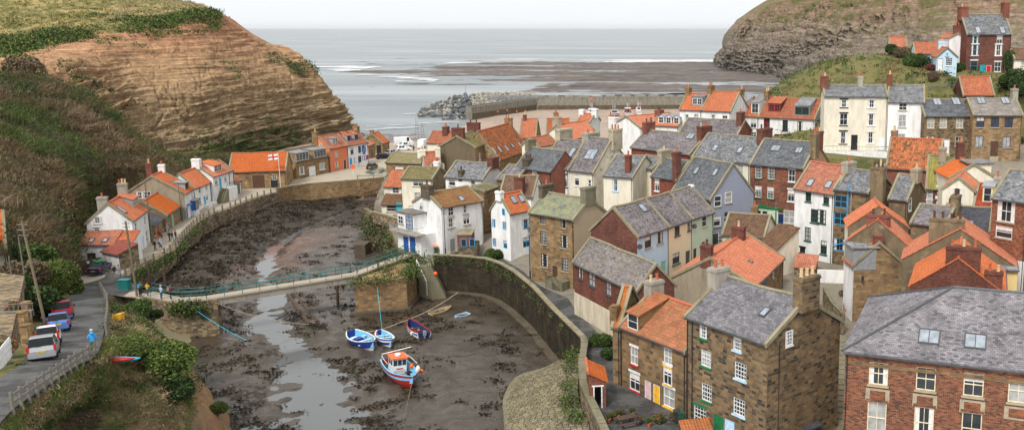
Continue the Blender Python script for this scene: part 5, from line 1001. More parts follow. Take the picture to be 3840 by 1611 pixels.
# verge under and beside the road, running down to the river on the right: the foreground bank
b0=[onroad(u+ (3 if u<300 else 0),v) for u,v in roadR[:9]]
k0=[(p[0]-.3,p[1],p[2]-.35) for p in b0]
k0=[k0[i] for i in range(9)]
bank=[k0,
 [atd(*q) for q in [(40,1150,60),(120,1060,61.5),(200,1000,63.5),(270,940,66.5),(320,900,70),(345,868,74),(335,838,79),(320,812,85),(305,778,92)]],
 [atd(*q) for q in [(130,1200,61),(230,1120,62.5),(330,1040,65),(400,985,68.5),(430,945,72.5),(430,900,77),(400,865,82.5),(370,838,88),(340,800,95)]],
 [atd(*q) for q in [(260,1300,63),(400,1200,66),(490,1110,70),(520,1040,75),(500,990,79),(470,945,83),(440,905,88),(400,870,92),(370,830,98)]],
 [(a[0],a[1],.2) for a in [atz(*q,.2) for q in [(420,1400),(520,1250),(585,1130),(580,1060),(550,1010),(510,965),(478,930),(448,900),(430,870)]]]]
BANKQ=resample(np.array(bank,float),110,150); N=mesh_normals(BANKQ); tv=np.linspace(0,4,110)[:,None]
BANKQ=BANKQ+N*(.35*fbm(BANKQ[...,0]*.35,BANKQ[...,1]*.35,BANKQ[...,2]*.35,5,91)*sstep(0,.5,tv))[...,None]
mi=((tv[:-1]>2.1+.7*fbm(BANKQ[:-1,:-1,0]*.2,BANKQ[:-1,:-1,1]*.2,0,3,95))&(np.linspace(0,1,150)[None,:-1]<.62)).astype(int)
grid_obj('river_bank',BANKQ,None,mats=['bankground','soil'],mi=mi)
# ground on the upper side of the road
lo=[onroad(*p) for p in roadL]; up=[(p[0]-16,p[1]-2,p[2]+1.2) for p in lo]; ribbon('roadside_ground',up,[(p[0]+.1,p[1],p[2]-.03) for p in lo],'grass',0.,80)
# junction, waterfront street
ZW=4.7
outer=[(318,697),(345,678),(388,656),(415,641),(443,624),(465,594),(488,568),(513,550),(540,537),(581,524),(606,514),(649,497),(699,484),(735,477),(780,471),(850,466),(905,461),(968,455)]
OUT=[atz(u,v,ZW) for u,v in outer]
inner=[(-92,118),(-93,128),(-90,136),(-91,145),(-92,152),(-94,162),(-95,170),(-96,176),(-97,184),(-100,188),(-102,196),(-96,203),(-92,212),(-88,222),(-86,232),(-86,244),(-84,256),(-60,262)]
INN=[(x,y,ZW) for x,y in inner]
ribbon('waterfront_street',INN,OUT,'path',.0,150)
jp=[onroad(190,730),onroad(228,732),onroad(262,738),onroad(205,712),onroad(262,716),atz(352,750,5.42),atz(345,728,5.42),atz(300,745,5.5),atz(330,712,5.1),atz(320,697,4.72),atz(290,668,4.72),atz(240,668,4.72),atz(200,690,5.1),atz(235,690,5.02),atz(190,668,4.9),atz(270,690,5.0)]
JF=tps(jp)
def jsheet(name,poly,mat,dz):
    x0,x1=min(p[0] for p in poly)-.4,max(p[0] for p in poly)+.4; y0,y1=min(p[1] for p in poly)-.4,max(p[1] for p in poly)+.4
    bm=bmesh.new(); vs=[bm.verts.new((p[0],p[1],0)) for p in poly]; bm.faces.new(vs)
    for ax,lo,hi in ((0,x0,x1),(1,y0,y1)):
        k=lo
        while k<hi: bmesh.ops.bisect_plane(bm,geom=bm.verts[:]+bm.edges[:]+bm.faces[:],plane_co=(k,k,0),plane_no=(1,0,0) if ax==0 else (0,1,0)); k+=1.
    for v in bm.verts: v.co.z=float(JF(np.array(v.co.x),np.array(v.co.y)))+dz
    bmesh.ops.recalc_face_normals(bm,faces=bm.faces[:]); 
    if sum(f.normal.z for f in bm.faces)<0: bmesh.ops.reverse_faces(bm,faces=bm.faces[:])
    me=bpy.data.meshes.new(name); bm.to_mesh(me); bm.free(); me.materials.append(MT[mat]); o=bpy.data.objects.new(name,me); COL.objects.link(o); o['kind']='structure'
jsheet('road_junction',[jp[0],jp[2],atz(352,752,5.42),atz(348,726,5.42),atz(332,711,5.1),atz(322,696,4.72),(-88,128),(-95,124),atz(180,690,5.)],'asphalt',.012)
jsheet('concrete_apron',[onroad(272,740),atz(300,746,5.5),atz(352,751,5.42),atz(347,729,5.42),atz(325,731,5.6)],'path',.03)
jsheet('parking_pad',[atz(u,v,5.02) for u,v in [(206,709),(262,694),(278,678),(262,668),(196,692)]],'path',.03)
# river wall below the waterfront street
dep=[.4]*len(OUT)
wallrun('river_wall',[(p[0],p[1],p[2]+.02) for p in OUT[:13]],.6,0,1.2,'rubble','long rough stone river wall below the railed waterfront street','wall',None,1)
wallrun('parapet_wall',[(p[0],p[1],p[2]+.75) for p in OUT[12:]],.4,0,.6,'sandstone','low tan stone parapet wall curving in front of the boathouse and salmon house','wall','coping',1)
jw=[onroad(268,772),onroad(264,742),atz(300,749,5.45),atz(353,755,5.38)]
wallrun('retaining_wall',[(p[0],p[1],float(JF(np.array(p[0]),np.array(p[1])))-.01) for p in jw],-.2,0,.5,'rubble','rough retaining wall holding up the road junction above the slipway','wall',None,1)
# cobbled slip from the junction to the bed
sl=[onroad(268,742,-.05),atz(300,772,4.6),atz(350,800,3.2),atz(400,835,1.9),atz(450,875,.8),atz(470,900,.35)]
sr=[atz(318,742,5.0),atz(345,768,4.3),atz(400,795,3.0),atz(450,820,1.7),atz(500,850,.75),atz(545,880,.3)]
ribbon('cobbled_slipway',sl,sr,'setts',.03,60)
# ---------------- footbridge
BL,BR,BE=atz(520,752,5.55),atz(899,691,5.55),atz(1045,639,5.6)
JL=[atz(352,741,5.45),atz(430,757,5.5)]
deckpts=[Vector(p) for p in (JL[0],JL[1],BL,BR,BE)]
def off(P,w):
    r=[]
    for i,p in enumerate(P):
        d=(P[min(i+1,len(P)-1)]-P[max(i-1,0)]); d.z=0; d.normalize(); r.append(p+Vector((-d.y,d.x,0))*w)
    return r
root=empty('footbridge',tuple(BL),'concrete footbridge with green railings crossing the muddy river','bridge'); W_=1.7
D0,D1=deckpts,off(deckpts,W_)
b=MB()
for i in range(4):
    q=[D0[i],D0[i+1],D1[i+1],D1[i]]; b.hexa([(p.x,p.y,p.z-.22) for p in q],[tuple(p) for p in q])
b.build('deck','path',root); b=MB()
for P0,P1 in ((off(deckpts,.12),off(deckpts,.42)),(off(deckpts,W_-.42),off(deckpts,W_-.12))):
    q=[P0[2],P0[3],P1[3],P1[2]]; b.hexa([(p.x,p.y,p.z-1.0) for p in q],[(p.x,p.y,p.z-.222) for p in q])
b.build('beam','concrete',root)
def railing(root,P,h,step,mat,rails=(1.,.55),r=.035,pr=.04,posts=True,name='railing'):
    b=MB(); 
    for k in rails: b.tube([(p[0],p[1],p[2]+h*k) for p in P],r,6)
    if posts:
        for a,c in zip(P,P[1:]):
            a,c=Vector(a),Vector(c); n_=max(1,int((c-a).length/step))
            for i in range(n_+1): p=a.lerp(c,i/n_); b.tube([(p.x,p.y,p.z-.05),(p.x,p.y,p.z+h)],pr,6)
    return b.build(name,mat,root)
railing(root,[tuple(p) for p in off(deckpts,.07)],1.1,1.9,'teala'); railing(root,[tuple(p) for p in off(deckpts,W_-.07)],1.1,1.9,'teala')
# left abutment wall under the approach
PT=[deckpts[0]+Vector((-1.2,.4,-.1)),deckpts[0],deckpts[1],(deckpts[1]+deckpts[2])*.5,deckpts[2]+Vector((1.0,.4,0))]
wallrun('bridge_abutment',[(p.x,p.y,p.z-.23) for p in off(PT,.02)],.2,0,W_-.05,'rubble','rough stone approach wall carrying the left end of the footbridge','wall',None,1)
# right abutment block with plinth
ab=[atz(u,v,5.1) for u,v in [(891,711),(1022,700),(1055,662),(960,660)]]
root=empty('bridge_pier',(ab[0][0],ab[0][1],.4),'square stone pier with dark mossy plinth under the right end of the footbridge','pier')
b=MB(); q=[(p[0],p[1]) for p in ab]; b.hexa([(x,y,-.5) for x,y in q],[(x,y,5.1) for x,y in q]); b.build('masonry_block','sandstone',root)
cx_=sum(p[0] for p in ab)/4; cy_=sum(p[1] for p in ab)/4; b=MB(); q=[(cx_+(x-cx_)*1.16,cy_+(y-cy_)*1.16) for x,y in q]; b.hexa([(x,y,-.6) for x,y in q],[(x,y,1.15) for x,y in q]); b.build('plinth','mudstone',root)
# river wall behind the pier, below the cream houses
cw=[atz(u,v,5.6) for u,v in [(1052,640),(1018,632),(1000,590),(985,560),(960,545),(925,525)]]
wallrun('river_cliff_wall',cw,-.4,0,.7,'rubble','dark overgrown stone wall dropping from the cream houses to the river','wall','mossstone',1)
wallrun('garden_wall',[atz(u,v,6.9) for u,v in [(942,532),(970,540),(1010,552)]],5,0,.4,'rubble','low curved garden wall in front of the turquoise door cottage','wall','coping',-1)
# outlet box on the river wall
b=MB(); p=atz(905,605,3.2); b.box(((p[0],p[1]),(1,0),(0,1)),-.8,1.0,-.6,2.5,-.5,2.6); tag(b.build('outfall_block','mudstone',origin=(p[0],p[1],0)),'mossy concrete outfall block at the foot of the dark river wall','outfall')
# ---------------- harbour wall right with quay path
qb=[.0]*len(QWP)
wallrun('harbour_wall',QWP[:10],-.4,0,.5,'quaystone','tall curved harbour wall of dark stained stone above the grounded boats','wall','coping',1)
b=MB(); 
FT=[Vector((p[0],p[1],.95)) for p in QWP[:10]]; F2=off(FT,-1.0)
root=empty('wall_ledge',tuple(FT[4]),'low green slimed ledge along the foot of the harbour wall','ledge')
for i in range(9): q=[F2[i],F2[i+1],FT[i+1],FT[i]]; b.hexa([(p.x,p.y,-.5) for p in q],[tuple(p) for p in q])
b.build('ledge_face','mudstone',root)
wallrun('quay_wall',QWP[9:],-.5,0,.55,'rubble','near stretch of mossy coped quay wall beside the small brick shed','wall','mossstone',1)
pin=[(p[0]+.6,p[1]+.1,5.06) for p in QWP]; pout=[atz(u,v,5.06) for u,v in [(1100,632),(1150,640),(1205,645),(1250,655),(1300,680),(1345,720),(1400,745),(1450,800),(1500,850),(1560,950),(1590,985),(1640,1010),(1700,1045),(1740,1090),(1790,1130),(1850,1180)]]
qp=ribbon('quay_path',pin,[(a[0]+.5,a[1]+.3,a[2]) for a in pout],'asphalt',.0,200)
n_=len(qp.data.vertices); cc=np.empty(n_*3); qp.data.vertices.foreach_get('co',cc); cc=cc.reshape(-1,3); cc[:,2]=townz(cc[:,0],cc[:,1])+.10; qp.data.vertices.foreach_set('co',cc.ravel())
# stone pitched revetment in the right foreground
e0=[(p[0]-.1,p[1],4.3) for p in QWP[9:]]; e1=[atz(u,v,2.4) for u,v in [(1400,928),(1360,930),(1300,950),(1275,985),(1266,1020),(1275,1081),(1300,1160)]]
def rs(P,n): 
    P=np.array(P,float)[None]; return resample(np.concatenate([P,P],0),2,n)[0]
A_,B_=rs(e0,60),rs(e1,60); P=np.stack([A_*(1-f)+B_*f for f in np.linspace(0,1,24)],0); P[...,2]+=.12*fbm(P[...,0]*1.2,P[...,1]*1.2,0,3,101)+.5*np.sin(np.linspace(0,1,24)*math.pi)[:,None]
me=grid_obj('stone_pitching',P[::-1],'setts',smooth=True)
u_=me.data.uv_layers.new(name='UVMap'); vi=np.empty(len(me.data.loops),np.int32); me.data.loops.foreach_get('vertex_index',vi); u_.data.foreach_set('uv',P[::-1].reshape(-1,3)[vi][:,:2].ravel())
wallrun('revetment_wall',[tuple(p) for p in B_[::4]],-.5,0,.7,'concrete','curved concrete toe wall around the cobbled stone slope','wall','mossstone',1)
# steps from the bridge end down to the bed
s0,s1=Vector(atz(1068,668,5.2)),Vector(atz(1108,752,.8)); root=empty('harbour_steps',tuple(s1),'worn stone steps descending from the bridge end to the mud','steps'); b=MB(); n_=19
for i in range(n_):
    p=s0.lerp(s1,i/(n_-1)); dx=Vector((1.,.25,0)).normalized(); dy=Vector((-.25,1.,0)).normalized(); q=[p-dx*.9-dy*.32,p+dx*.9-dy*.32,p+dx*.9+dy*3.,p-dx*.9+dy*3.]
    b.hexa([(v.x,v.y,-.5) for v in q],[(v.x,v.y,p.z) for v in q])
b.build('treads','mossstone',root)
b=MB(); a0,a1=s0-dx*1.0,s1.lerp(s0,.35)-dx*1.0; b.tube([a0+Vector((0,-.2,1.)),a1+Vector((0,-.3,1.))],.06,6); b.tube([a0+Vector((0,-.2,0)),a0+Vector((0,-.2,1.))],.05,6); b.tube([a1+Vector((0,-.3,-1)),a1+Vector((0,-.3,1.))],.05,6); b.build('handrail','pwhite',root)
# ---------------- harbour pier and breakwater
pc=atz(1350,276,.2); pl=atz(1187,302,.0); pr=atz(1760,274,.2)
def pierwall(name,a,c,z,label,th=6.,par=1.3):
    a,c=Vector((a[0],a[1],0)),Vector((c[0],c[1],0)); t=(c-a).normalized(); n=Vector((-t.y,t.x,0)); L=(c-a).length
    root=empty(name,tuple(a),label,'pier'); b=MB(); b.box(((a.x,a.y),(t.x,t.y),(n.x,n.y)),0,L,0,th,-1,z); b.build('pier_wall','pierconc',root)
    b=MB(); b.box(((a.x,a.y),(t.x,t.y),(n.x,n.y)),0,L,th*.45,th*.45+.8,z+.003,z+par); b.build('parapet','pierconc',root)
    b=MB(); b.box(((a.x,a.y),(t.x,t.y),(n.x,n.y)),.5,L-.5,-.06,-.003,-.5,z*.48); b.build('weed_line','mudstone',root); return root
pierwall('harbour_pier',pl,pc,5.4,'angled outer arm of the concrete harbour pier in front of the boulders',3.,.5)
pierwall('harbour_pier',(pc[0]+.1,pc[1]+.05,0),pr,4.4,'long straight inner concrete pier behind the moored boats',5.,1.6)
EXTRA={}
def x_balcony(g,root,fcs,G_):
    # flat roofed extension in front of the gable: upper sun room, deck with railing, ground floor block
    fc=fcs['L']; fr=(fc.o,fc.t,fc.n); W=g.W; zb=g.zb; b=MB(); b.box(fr,-.6,W-1.6,-2.6,-.003,zb-1,zb+3.0); b.build('ground_floor_block','white',root)
    b=MB(); b.box(fr,-1.0,3.2,-2.2,-.004,zb+3.003,zb+5.6); s=b.build('sun_room','white',root); b=MB(); b.box(fr,-1.2,3.4,-2.45,.0,zb+5.603,zb+5.8); b.build('flat_roof','slabgrey',s)
    b=MB(); b.box(fr,-1.1,W-.9,-3.7,-2.203,zb+3.003,zb+3.2); b.build('balcony_deck','concrete',root); b=MB()
    for z in (3.65,4.2): b.tube([fc.P(3.3,zb+z,-2.5),fc.P(-1.0,zb+z,-3.6)][:0]+[fc.P(-1.0,zb+z,-2.3),fc.P(-1.0,zb+z,-3.6),fc.P(W-1.,zb+z,-3.6),fc.P(W-1.,zb+z,-2.3)],.03,5)
    for k in range(24): a=-1.0+W*k/23; b.tube([fc.P(a,zb+3.2,-3.6),fc.P(a,zb+4.2,-3.6)],.016,4)
    b.build('balcony_railing','pgrey',root)
    class Q: pass
    f2=Face(g,'L'); f2.o=fc.P(0,0,-2.72)[:2]; door(root,f2,1.6,zb+.02,1.1,2.2,'pdkblue','pdkblue'); door(root,f2,3.3,zb+.02,1.2,2.4,'pdkblue','pdkblue')
    f3=Face(g,'L'); f3.o=fc.P(0,0,-2.2)[:2]; window(root,f3,-.1,zb+4.5,1.3,1.2,'w',-.06); window(root,f3,2.1,zb+4.35,1.7,1.9,'db',-.06)
EXTRA['balcony']=x_balcony
def x_plinth(g,root,fcs,G_):
    b=MB(); b.box((g.A,g.t,g.n),-.04,g.L+.04,-.05,g.W,g.zb-1.5,g.zb+2.6); b.build('plinth','plinthcream',root)
EXTRA['brickslab']=x_plinth
def x_steps(g,root,fcs,G_):
    fc=fcs['F']; a0=4.6; b=MB()
    for k in range(6): b.box(fc.fr(),a0-.6,a0+.6+.3*(6-k),-1.5,-.004,g.zb-.5,g.zb+.17*(6-k) if 0 else g.zb+.0+.17*(6-k)) if k==0 else b.box(fc.fr(),a0+.6+.3*(k-1),a0+.6+.3*k,-1.5,-.004,g.zb-.5,g.zb+1.02-.17*k)
    b.build('door_steps','mossstone',root); b=MB()
    for z in (1.1,1.9): b.tube([fc.P(a0-.55,g.zb+z,-.1),fc.P(a0-.55,g.zb+z,-1.45),fc.P(a0+.6,g.zb+z,-1.45),fc.P(a0+2.1,g.zb+z-1.0,-1.45)],.03,5)
    for k in range(11): a=a0-.55+k*.265; zz=g.zb+1.9-max(0,a-a0-.6)*.67; b.tube([fc.P(a,zz-1.3,-1.45),fc.P(a,zz,-1.45)],.02,4)
    b.build('step_railing','iron',root)
EXTRA['threestorey']=x_steps
def x_stair(g,root,fcs,G_):
    fc=fcs['F']; b=MB(); b.box(fc.fr(),2.8,g.L-.2,-1.5,-.004,g.zb-.5,g.zb+2.6); b.build('stair_landing','white',root); b=MB()
    for k in range(10): b.box(fc.fr(),.4+.24*k,.4+.24*(k+1),-1.5,-.004,g.zb-.5,g.zb+.26*(k+1))
    b.build('outside_stair','mossstone',root); b=MB(); b.tube([fc.P(.4,g.zb+1.1,-1.45),fc.P(2.8,g.zb+3.6,-1.45),fc.P(g.L-.2,g.zb+3.6,-1.45)],.04,5)
    for k in range(12): a=2.8+(g.L-3.)*k/11; b.tube([fc.P(a,g.zb+2.6,-1.45),fc.P(a,g.zb+3.6,-1.45)],.02,4)
    b.build('stair_railing','iron',root)
EXTRA['stairhouse']=x_stair
def x_bay(g,root,fcs,G_):
    fc=fcs['F']; a=g.L-1.8; b=MB(); b.box(fc.fr(),a-1.1,a+1.1,-.8,-.004,g.zb-.3,g.zb+.95); b.build('bay_base','pwhite',root); b=MB(); b.box(fc.fr(),a-1.05,a+1.05,-.76,-.004,g.zb+.953,g.zb+2.7); y=b.build('bay_window','pdkblue',root); b=MB()
    for k in range(3): b.box(fc.fr(),a-1.0+.68*k,a-.36+.68*k,-.80,-.763,g.zb+1.1,g.zb+2.5)
    b.build('pane','glass',y); b=MB(); b.box(fc.fr(),a-1.3,a+1.3,-1.0,-.003,g.zb+2.703,g.zb+2.9); b.build('lead_roof','lead',y); b=MB(); b.box(fc.fr(),.5,1.9,-.7,-.004,g.zb+2.4,g.zb+2.55); b.box(fc.fr(),.55,.62,-.65,-.58,g.zb,g.zb+2.397); b.box(fc.fr(),1.78,1.85,-.65,-.58,g.zb,g.zb+2.397); b.build('porch','pdkblue',root)
EXTRA['beigegable']=x_bay
def x_whitesteps(g,root,fcs,G_):
    fc=fcs['F']
    for a in (3.2,5.6): b=MB(); b.box(fc.fr(),a,a+1.5,-1.0,-.004,g.zb-.3,g.zb+.55); b.build('white_step','white',root)
EXTRA['bluedoorcot']=x_whitesteps
def x_boards(g,root,fcs,G_):
    fc=fcs['F']; L=g.L
    def board(a0,a1,z0,z1,m,nm='notice_board'): b=MB(); b.box(fc.fr(),a0,a1,-.07,-.004,z0,z1); return b.build(nm,m,root)
    s=board(L-2.1,L-.75,g.zb+3.7,g.zb+5.0,'pdkblue','sign'); t=fc.t; text_mesh('Lifeboats',.3,'pwhite',s,Vector(fc.P(L-1.42,g.zb+4.0,-.08))-wloc(root),(t[0],t[1],0),(0,0,1)); b=MB(); b.box(fc.fr(),L-1.25,L-.85,-.085,-.072,g.zb+4.35,g.zb+4.85); b.build('emblem','pwhite',s); b=MB(); b.box(fc.fr(),L-1.25,L-.85,-.09,-.087,g.zb+4.56,g.zb+4.64); b.box(fc.fr(),L-1.09,L-1.01,-.09,-.087,g.zb+4.35,g.zb+4.85); b.build('emblem_cross','pred',s)
    board(L-2.1,L-.75,g.zb+3.3,g.zb+3.6,'pdkblue','sign'); board(L-1.8,L-1.1,g.zb+2.75,g.zb+3.2,'pdkblue','sign')
    for k,m in enumerate(('pcream','ppink','pred')): board(L-2.25+k*.75,L-1.55+k*.75,g.zb+1.3,g.zb+2.4,'pdkblue'); b=MB(); b.box(fc.fr(),L-2.18+k*.75,L-1.62+k*.75,-.085,-.073,g.zb+1.37,g.zb+2.33); b.build('poster',m,root)
    o=board(1.9,2.5,g.zb+1.1,g.zb+2.3,'pdkblue'); b=MB(); b.box(fc.fr(),1.97,2.43,-.085,-.073,g.zb+1.17,g.zb+2.23); b.build('poster','pwhite',root)
EXTRA['noticehouse']=x_boards
def x_shop(g,root,fcs,G_):
    fc=fcs['F']; b=MB(); b.box(fc.fr(),.1,g.L*.55,-.12,-.004,g.zb,g.zb+2.9); s=b.build('shopfront','pmint',root); b=MB(); b.box(fc.fr(),.1,g.L*.62,-.25,-.003,g.zb+2.903,g.zb+3.25); b.build('fascia','pgreen',s)
    b=MB(); b.box(fc.fr(),.7,1.9,-.15,-.123,g.zb+.9,g.zb+2.5); b.box(fc.fr(),2.2,3.0,-.15,-.123,g.zb+.9,g.zb+2.5); b.build('shop_window','glass',s)
EXTRA['greenbrick']=x_shop
def x_anchor(g,root,fcs,G_):
    fc=fcs['L']; c=fc.len/2; z=g.ze+.25; b=MB(); P=lambda a,zz:fc.P(c+a,z+zz,-.05)
    b.tube([P(0,-.4),P(0,.45)],.045,5); b.tube([P(-.2,.28),P(.2,.28)],.04,5); b.tube([P(-.38,-.12),P(-.25,-.36),P(0,-.45),P(.25,-.36),P(.38,-.12)],.045,5); b.build('anchor_emblem','pnavy',root); b=MB()
    for s in (0,1):
        a0,a1=(-.15,fc.len/2) if s==0 else (fc.len/2,fc.len+.15); z0,z1=(g.ze-.1,g.ze+g.rise+.05) if s==0 else (g.ze+g.rise+.05,g.ze-.1)
        q=[fc.P(a0,z0-.25,-.12),fc.P(a1,z1-.25,-.12),fc.P(a1,z1-.25,-.004),fc.P(a0,z0-.25,-.004)]; b.hexa(q,[(x,y,zz+.25) for x,y,zz in q])
    b.build('bargeboard','pnavy',root)
EXTRA['hillblue']=x_anchor
def x_greenpipes(g,root,fcs,G_):
    fc=fcs['F']; b=MB(); b.tube([fc.P(g.L*.42,g.zb,-.08),fc.P(g.L*.42,g.ze+.6,-.08)],.08,6); b.tube([fc.P(.1,g.zb+2.2,-.08),fc.P(g.L*.42,g.zb+3.0,-.08)],.07,6); b.build('blue_drainpipe','pblue',root); b=MB(); b.tube([fc.P(g.L*.52,g.zb+5,-.08),fc.P(g.L*.52,g.ze+.5,-.08)],.07,6); b.build('grey_vent_pipe','pgrey',root)
EXTRA['bluepipe']=x_greenpipes
def x_arch(g,root,fcs,G_):
    fc=fcs['F']   # recessed stone panels between the storeys of the hall
    for it in WIN['hipbrick'][0][4]:
        a,z=fc.hit(*px(it,'9'))
        b=MB(); b.box(fc.fr(),a-.85,a+.85,-.03,-.004,z-2.1,z-1.15); p=b.build('stone_panel','stone',root); b=MB(); b.box(fc.fr(),a-.55,a+.55,-.05,-.033,z-1.95,z-1.3); b.build('brick_inset','brickorange',p)
    b=MB(); b.box(fc.fr(),-.02,g.L,-.03,-.004,g.ze-1.0,g.ze-.72); b.build('eaves_band','sandstone2',root)
EXTRA['hipbrick']=x_arch
def x_lantern(g,root,fcs,G_):
    fc=fcs['L']; b=MB(); p=fc.P(.9,g.zb+5.0,-.5); b.lathe(p,[(.08,0),(.18,.35),(.19,.38),(.05,.6)],6); b.tube([fc.P(.9,g.zb+5.0,-.5),fc.P(.9,g.zb+4.7,-.02)],.03,5); b.build('wall_lantern','iron',root)
    b=MB(); f=fcs['L']; z=g.ze; b.box((g.A,g.t,g.n),-.05,3.,g.W*.55,g.W+.1,z-.6,z+1.9); d=b.build('dormer','lead',root); b=MB(); b.box((g.A,g.t,g.n),-.25,3.2,g.W*.5,g.W+.3,z+1.903,z+2.05); b.build('dormer_roof','leadroof',d)
EXTRA['stonegable']=x_lantern
def x_pots(g,root,fcs,G_):
    fc=fcs['F']
    b=MB(); b.box(fc.fr(),0,g.L,-2.0,-.004,g.zb-3.4,g.zb-.05); t=b.build('terrace_wall','white',root); b=MB()
    for k in range(int(g.L/.22)): a=.1+k*.22; b.tube([fc.P(a,g.zb-.05,-1.95),fc.P(a,g.zb+.95,-1.95)],.016,4)
    for z in (.15,.9): b.tube([fc.P(0,g.zb+z,-1.95),fc.P(g.L,g.zb+z,-1.95)],.025,5)
    b.build('terrace_railing','iron',root)
EXTRA['georgian']=x_pots; EXTRA['georgwhite']=x_pots

def x_reardormer(g,root,fcs,G_):
    z=g.ze; b=MB(); b.box((g.A,g.t,g.n),.6,4.2,.5,g.W*.5,z-.3,z+g.rise+.0); d=b.build('dormer','cream',root); b=MB(); b.box((g.A,g.t,g.n),.35,4.4,.2,g.W*.62,z+g.rise+.003,z+g.rise+.16); b.build('dormer_roof','leadroof',d)
    b=MB(); b.box((g.A,g.t,g.n),1.0,2.4,.46,.497,z+.3,z+g.rise-.3); b.build('window_pane','glass',d)
EXTRA['dormerrear']=x_reardormer
def dish(root,p,nm='satellite_dish'):
    b=MB(); b.lathe((p[0],p[1],p[2]),[(.05,0),(.26,.05),(.32,.12)],12); o=b.build(nm,'pdgrey',root); c=Vector(p)-wloc(root); 
    for v in o.data.vertices: q=v.co-c; v.co=c+Vector((q.x,-q.z-.25,q.y))
def x_dish(f,a,z):
    def fn(g,root,fcs,G_): dish(root,fcs[f].P(a,g.zb+z,-.1))
    return fn
EXTRA['palegreen']=x_dish('F',.5,5.2); EXTRA['paleblue']=x_dish('F',.4,5.); EXTRA['bigrender']=x_dish('F',1.,4.6); EXTRA['brownlow']=x_dish('R',1.,3.2)
def x_quoins(g,root,fcs,G_):
    fc=fcs['F']; b=MB()
    for k in range(8): b.box(fc.fr(),fc.len-(.55 if k%2 else .35),fc.len+.02,-.03,-.003,g.zb+1+k*.75,g.zb+1.45+k*.75)
    b.build('quoins','pwhite',root); 
EXTRA['mossroof']=x_quoins
def x_ivyless(g,root,fcs,G_):
    fc=fcs['R']; b=MB(); b.box(fc.fr(),-.02,fc.len*.5,-.03,-.003,g.zb,g.zb+3.2); b.build('whitewashed_base','white',root)
    fc=fcs['F']; b=MB(); b.box(fc.fr(),0,fc.len,-.03,-.004,g.zb-1,g.ze-6.4); b.build('whitewashed_base','white',root)
EXTRA['brickright']=x_ivyless
# ================================================================ boats
def local(name,label,cat,group=None): return empty(name,(0,0,0),label,cat,group)
def place(o,p,head,roll=0.,pitch=0.):
    o.location=p; o.rotation_euler=(roll,pitch,head); return o
def hull(root,L,B,D,cols,transom=.0,sheer=.45,rake=.25,floor=.32,ns=18,name='hull',inner='skyblue',gun='pwhite',gw=.07,deck=None):
    """x from stern 0 to bow L. cols = (bottom, hull, strake)"""
    mb=MB(); mi=MB(); mg=MB(); secs=[]
    for i in range(ns+1):
        f=i/ns; hb=B/2*(max(0.,1-(max(0,f-.42)/.58)**2.3)**.8 if f>.42 else transom+(1-transom)*math.sin(min(1,(f+.02)/.42)*math.pi/2)**.75)
        hb=max(hb,.02); zk=.32*D*max(0,(f-.72)/.28)**2+.10*D*max(0,(.2-f)/.2)**2*(1-transom); zs=D+sheer*D*max(0,(f-.35)/.65)**2+.12*D*max(0,(.35-f)/.35)**2; x=f*L+rake*D*max(0,f-.8)*5*0; h=zs-zk
        bowx=lambda k:x+(rake*D*k*max(0,(f-.75)/.25)**1.5)
        secs.append([(bowx(k),hb*w,zk+h*z) for w,z,k in ((0.03,0,0),(.55,.08,.1),(.84,.34,.35),(.95,.62,.65),(.99,.80,.85),(1.,1.,1.))])
    m=len(secs[0])
    for a,c in zip(secs,secs[1:]):
        for j in range(m-1):
            k=0 if j<2 else (2 if j==3 else 1)
            for sg in (1,-1):
                q=[a[j],c[j],c[j+1],a[j+1]]; q=[(x,y*sg,z) for x,y,z in q]; mb.poly(q if sg<0 else q[::-1],k)
        q=[a[0],c[0],(c[0][0],-c[0][1],c[0][2]),(a[0][0],-a[0][1],a[0][2])]; mb.poly(q,0)
    st=secs[0]; mb.poly([(x,-y,z) for x,y,z in st]+[(x,y,z) for x,y,z in st[::-1]],1)
    bw=secs[-1]; mb.poly([(x,y,z) for x,y,z in bw]+[(x,-y,z) for x,y,z in bw[::-1]],1)
    mb.build(name,list(cols),root,smooth=False)
    ins=[]
    for s_ in secs:
        x,y,z=s_[-1]; zf=s_[0][2]+(z-s_[0][2])*floor; yi=max(y-gw,.01); ins.append([(x,yi,z-.01),(x-.02,yi*.93,(z+zf)/2),(x-.04,yi*.82,zf),(x-.04,0.0,zf-.02)])
    for a,c in zip(ins[:-1],ins[1:]):
        for j in range(3):
            for sg in (1,-1):
                q=[a[j],c[j],c[j+1],a[j+1]]; q=[(x,y*sg,z) for x,y,z in q]; mi.poly(q if sg<0 else q[::-1],0 if j<2 or not deck else 1)
    for e in (ins[0],ins[-2]):
        mi.poly([(x,y,z) for x,y,z in e]+[(x,-y,z) for x,y,z in e[::-1]])
    mi.build('inner_planking',[inner]+([deck] if deck else []),root)
    for s_,i_ in ((secs,ins),):
        for (a,ai),(c,ci) in zip(zip(s_,i_),zip(s_[1:],i_[1:])):
            for sg in (1,-1):
                o1,o2=a[-1],c[-1]; 
                q=[(o1[0],(o1[1]+.03)*sg,o1[2]-.05),(o2[0],(o2[1]+.03)*sg,o2[2]-.05),(o2[0],(ci[0][1]-.01)*sg,o2[2]-.05),(o1[0],(ai[0][1]-.01)*sg,o1[2]-.05)]
                if sg<0: q=q[::-1]
                mg.hexa(q[::1],[(x,y,z+.08) for x,y,z in q]) if sg>0 else mg.hexa(q,[(x,y,z+.08) for x,y,z in q])
    mg.build('gunwale',gun,root); return secs
def bx(mb,x0,x1,y0,y1,z0,z1,mi=0): mb.box(((0,0),(1,0),(0,1)),x0,x1,y0,y1,z0,z1,mi)
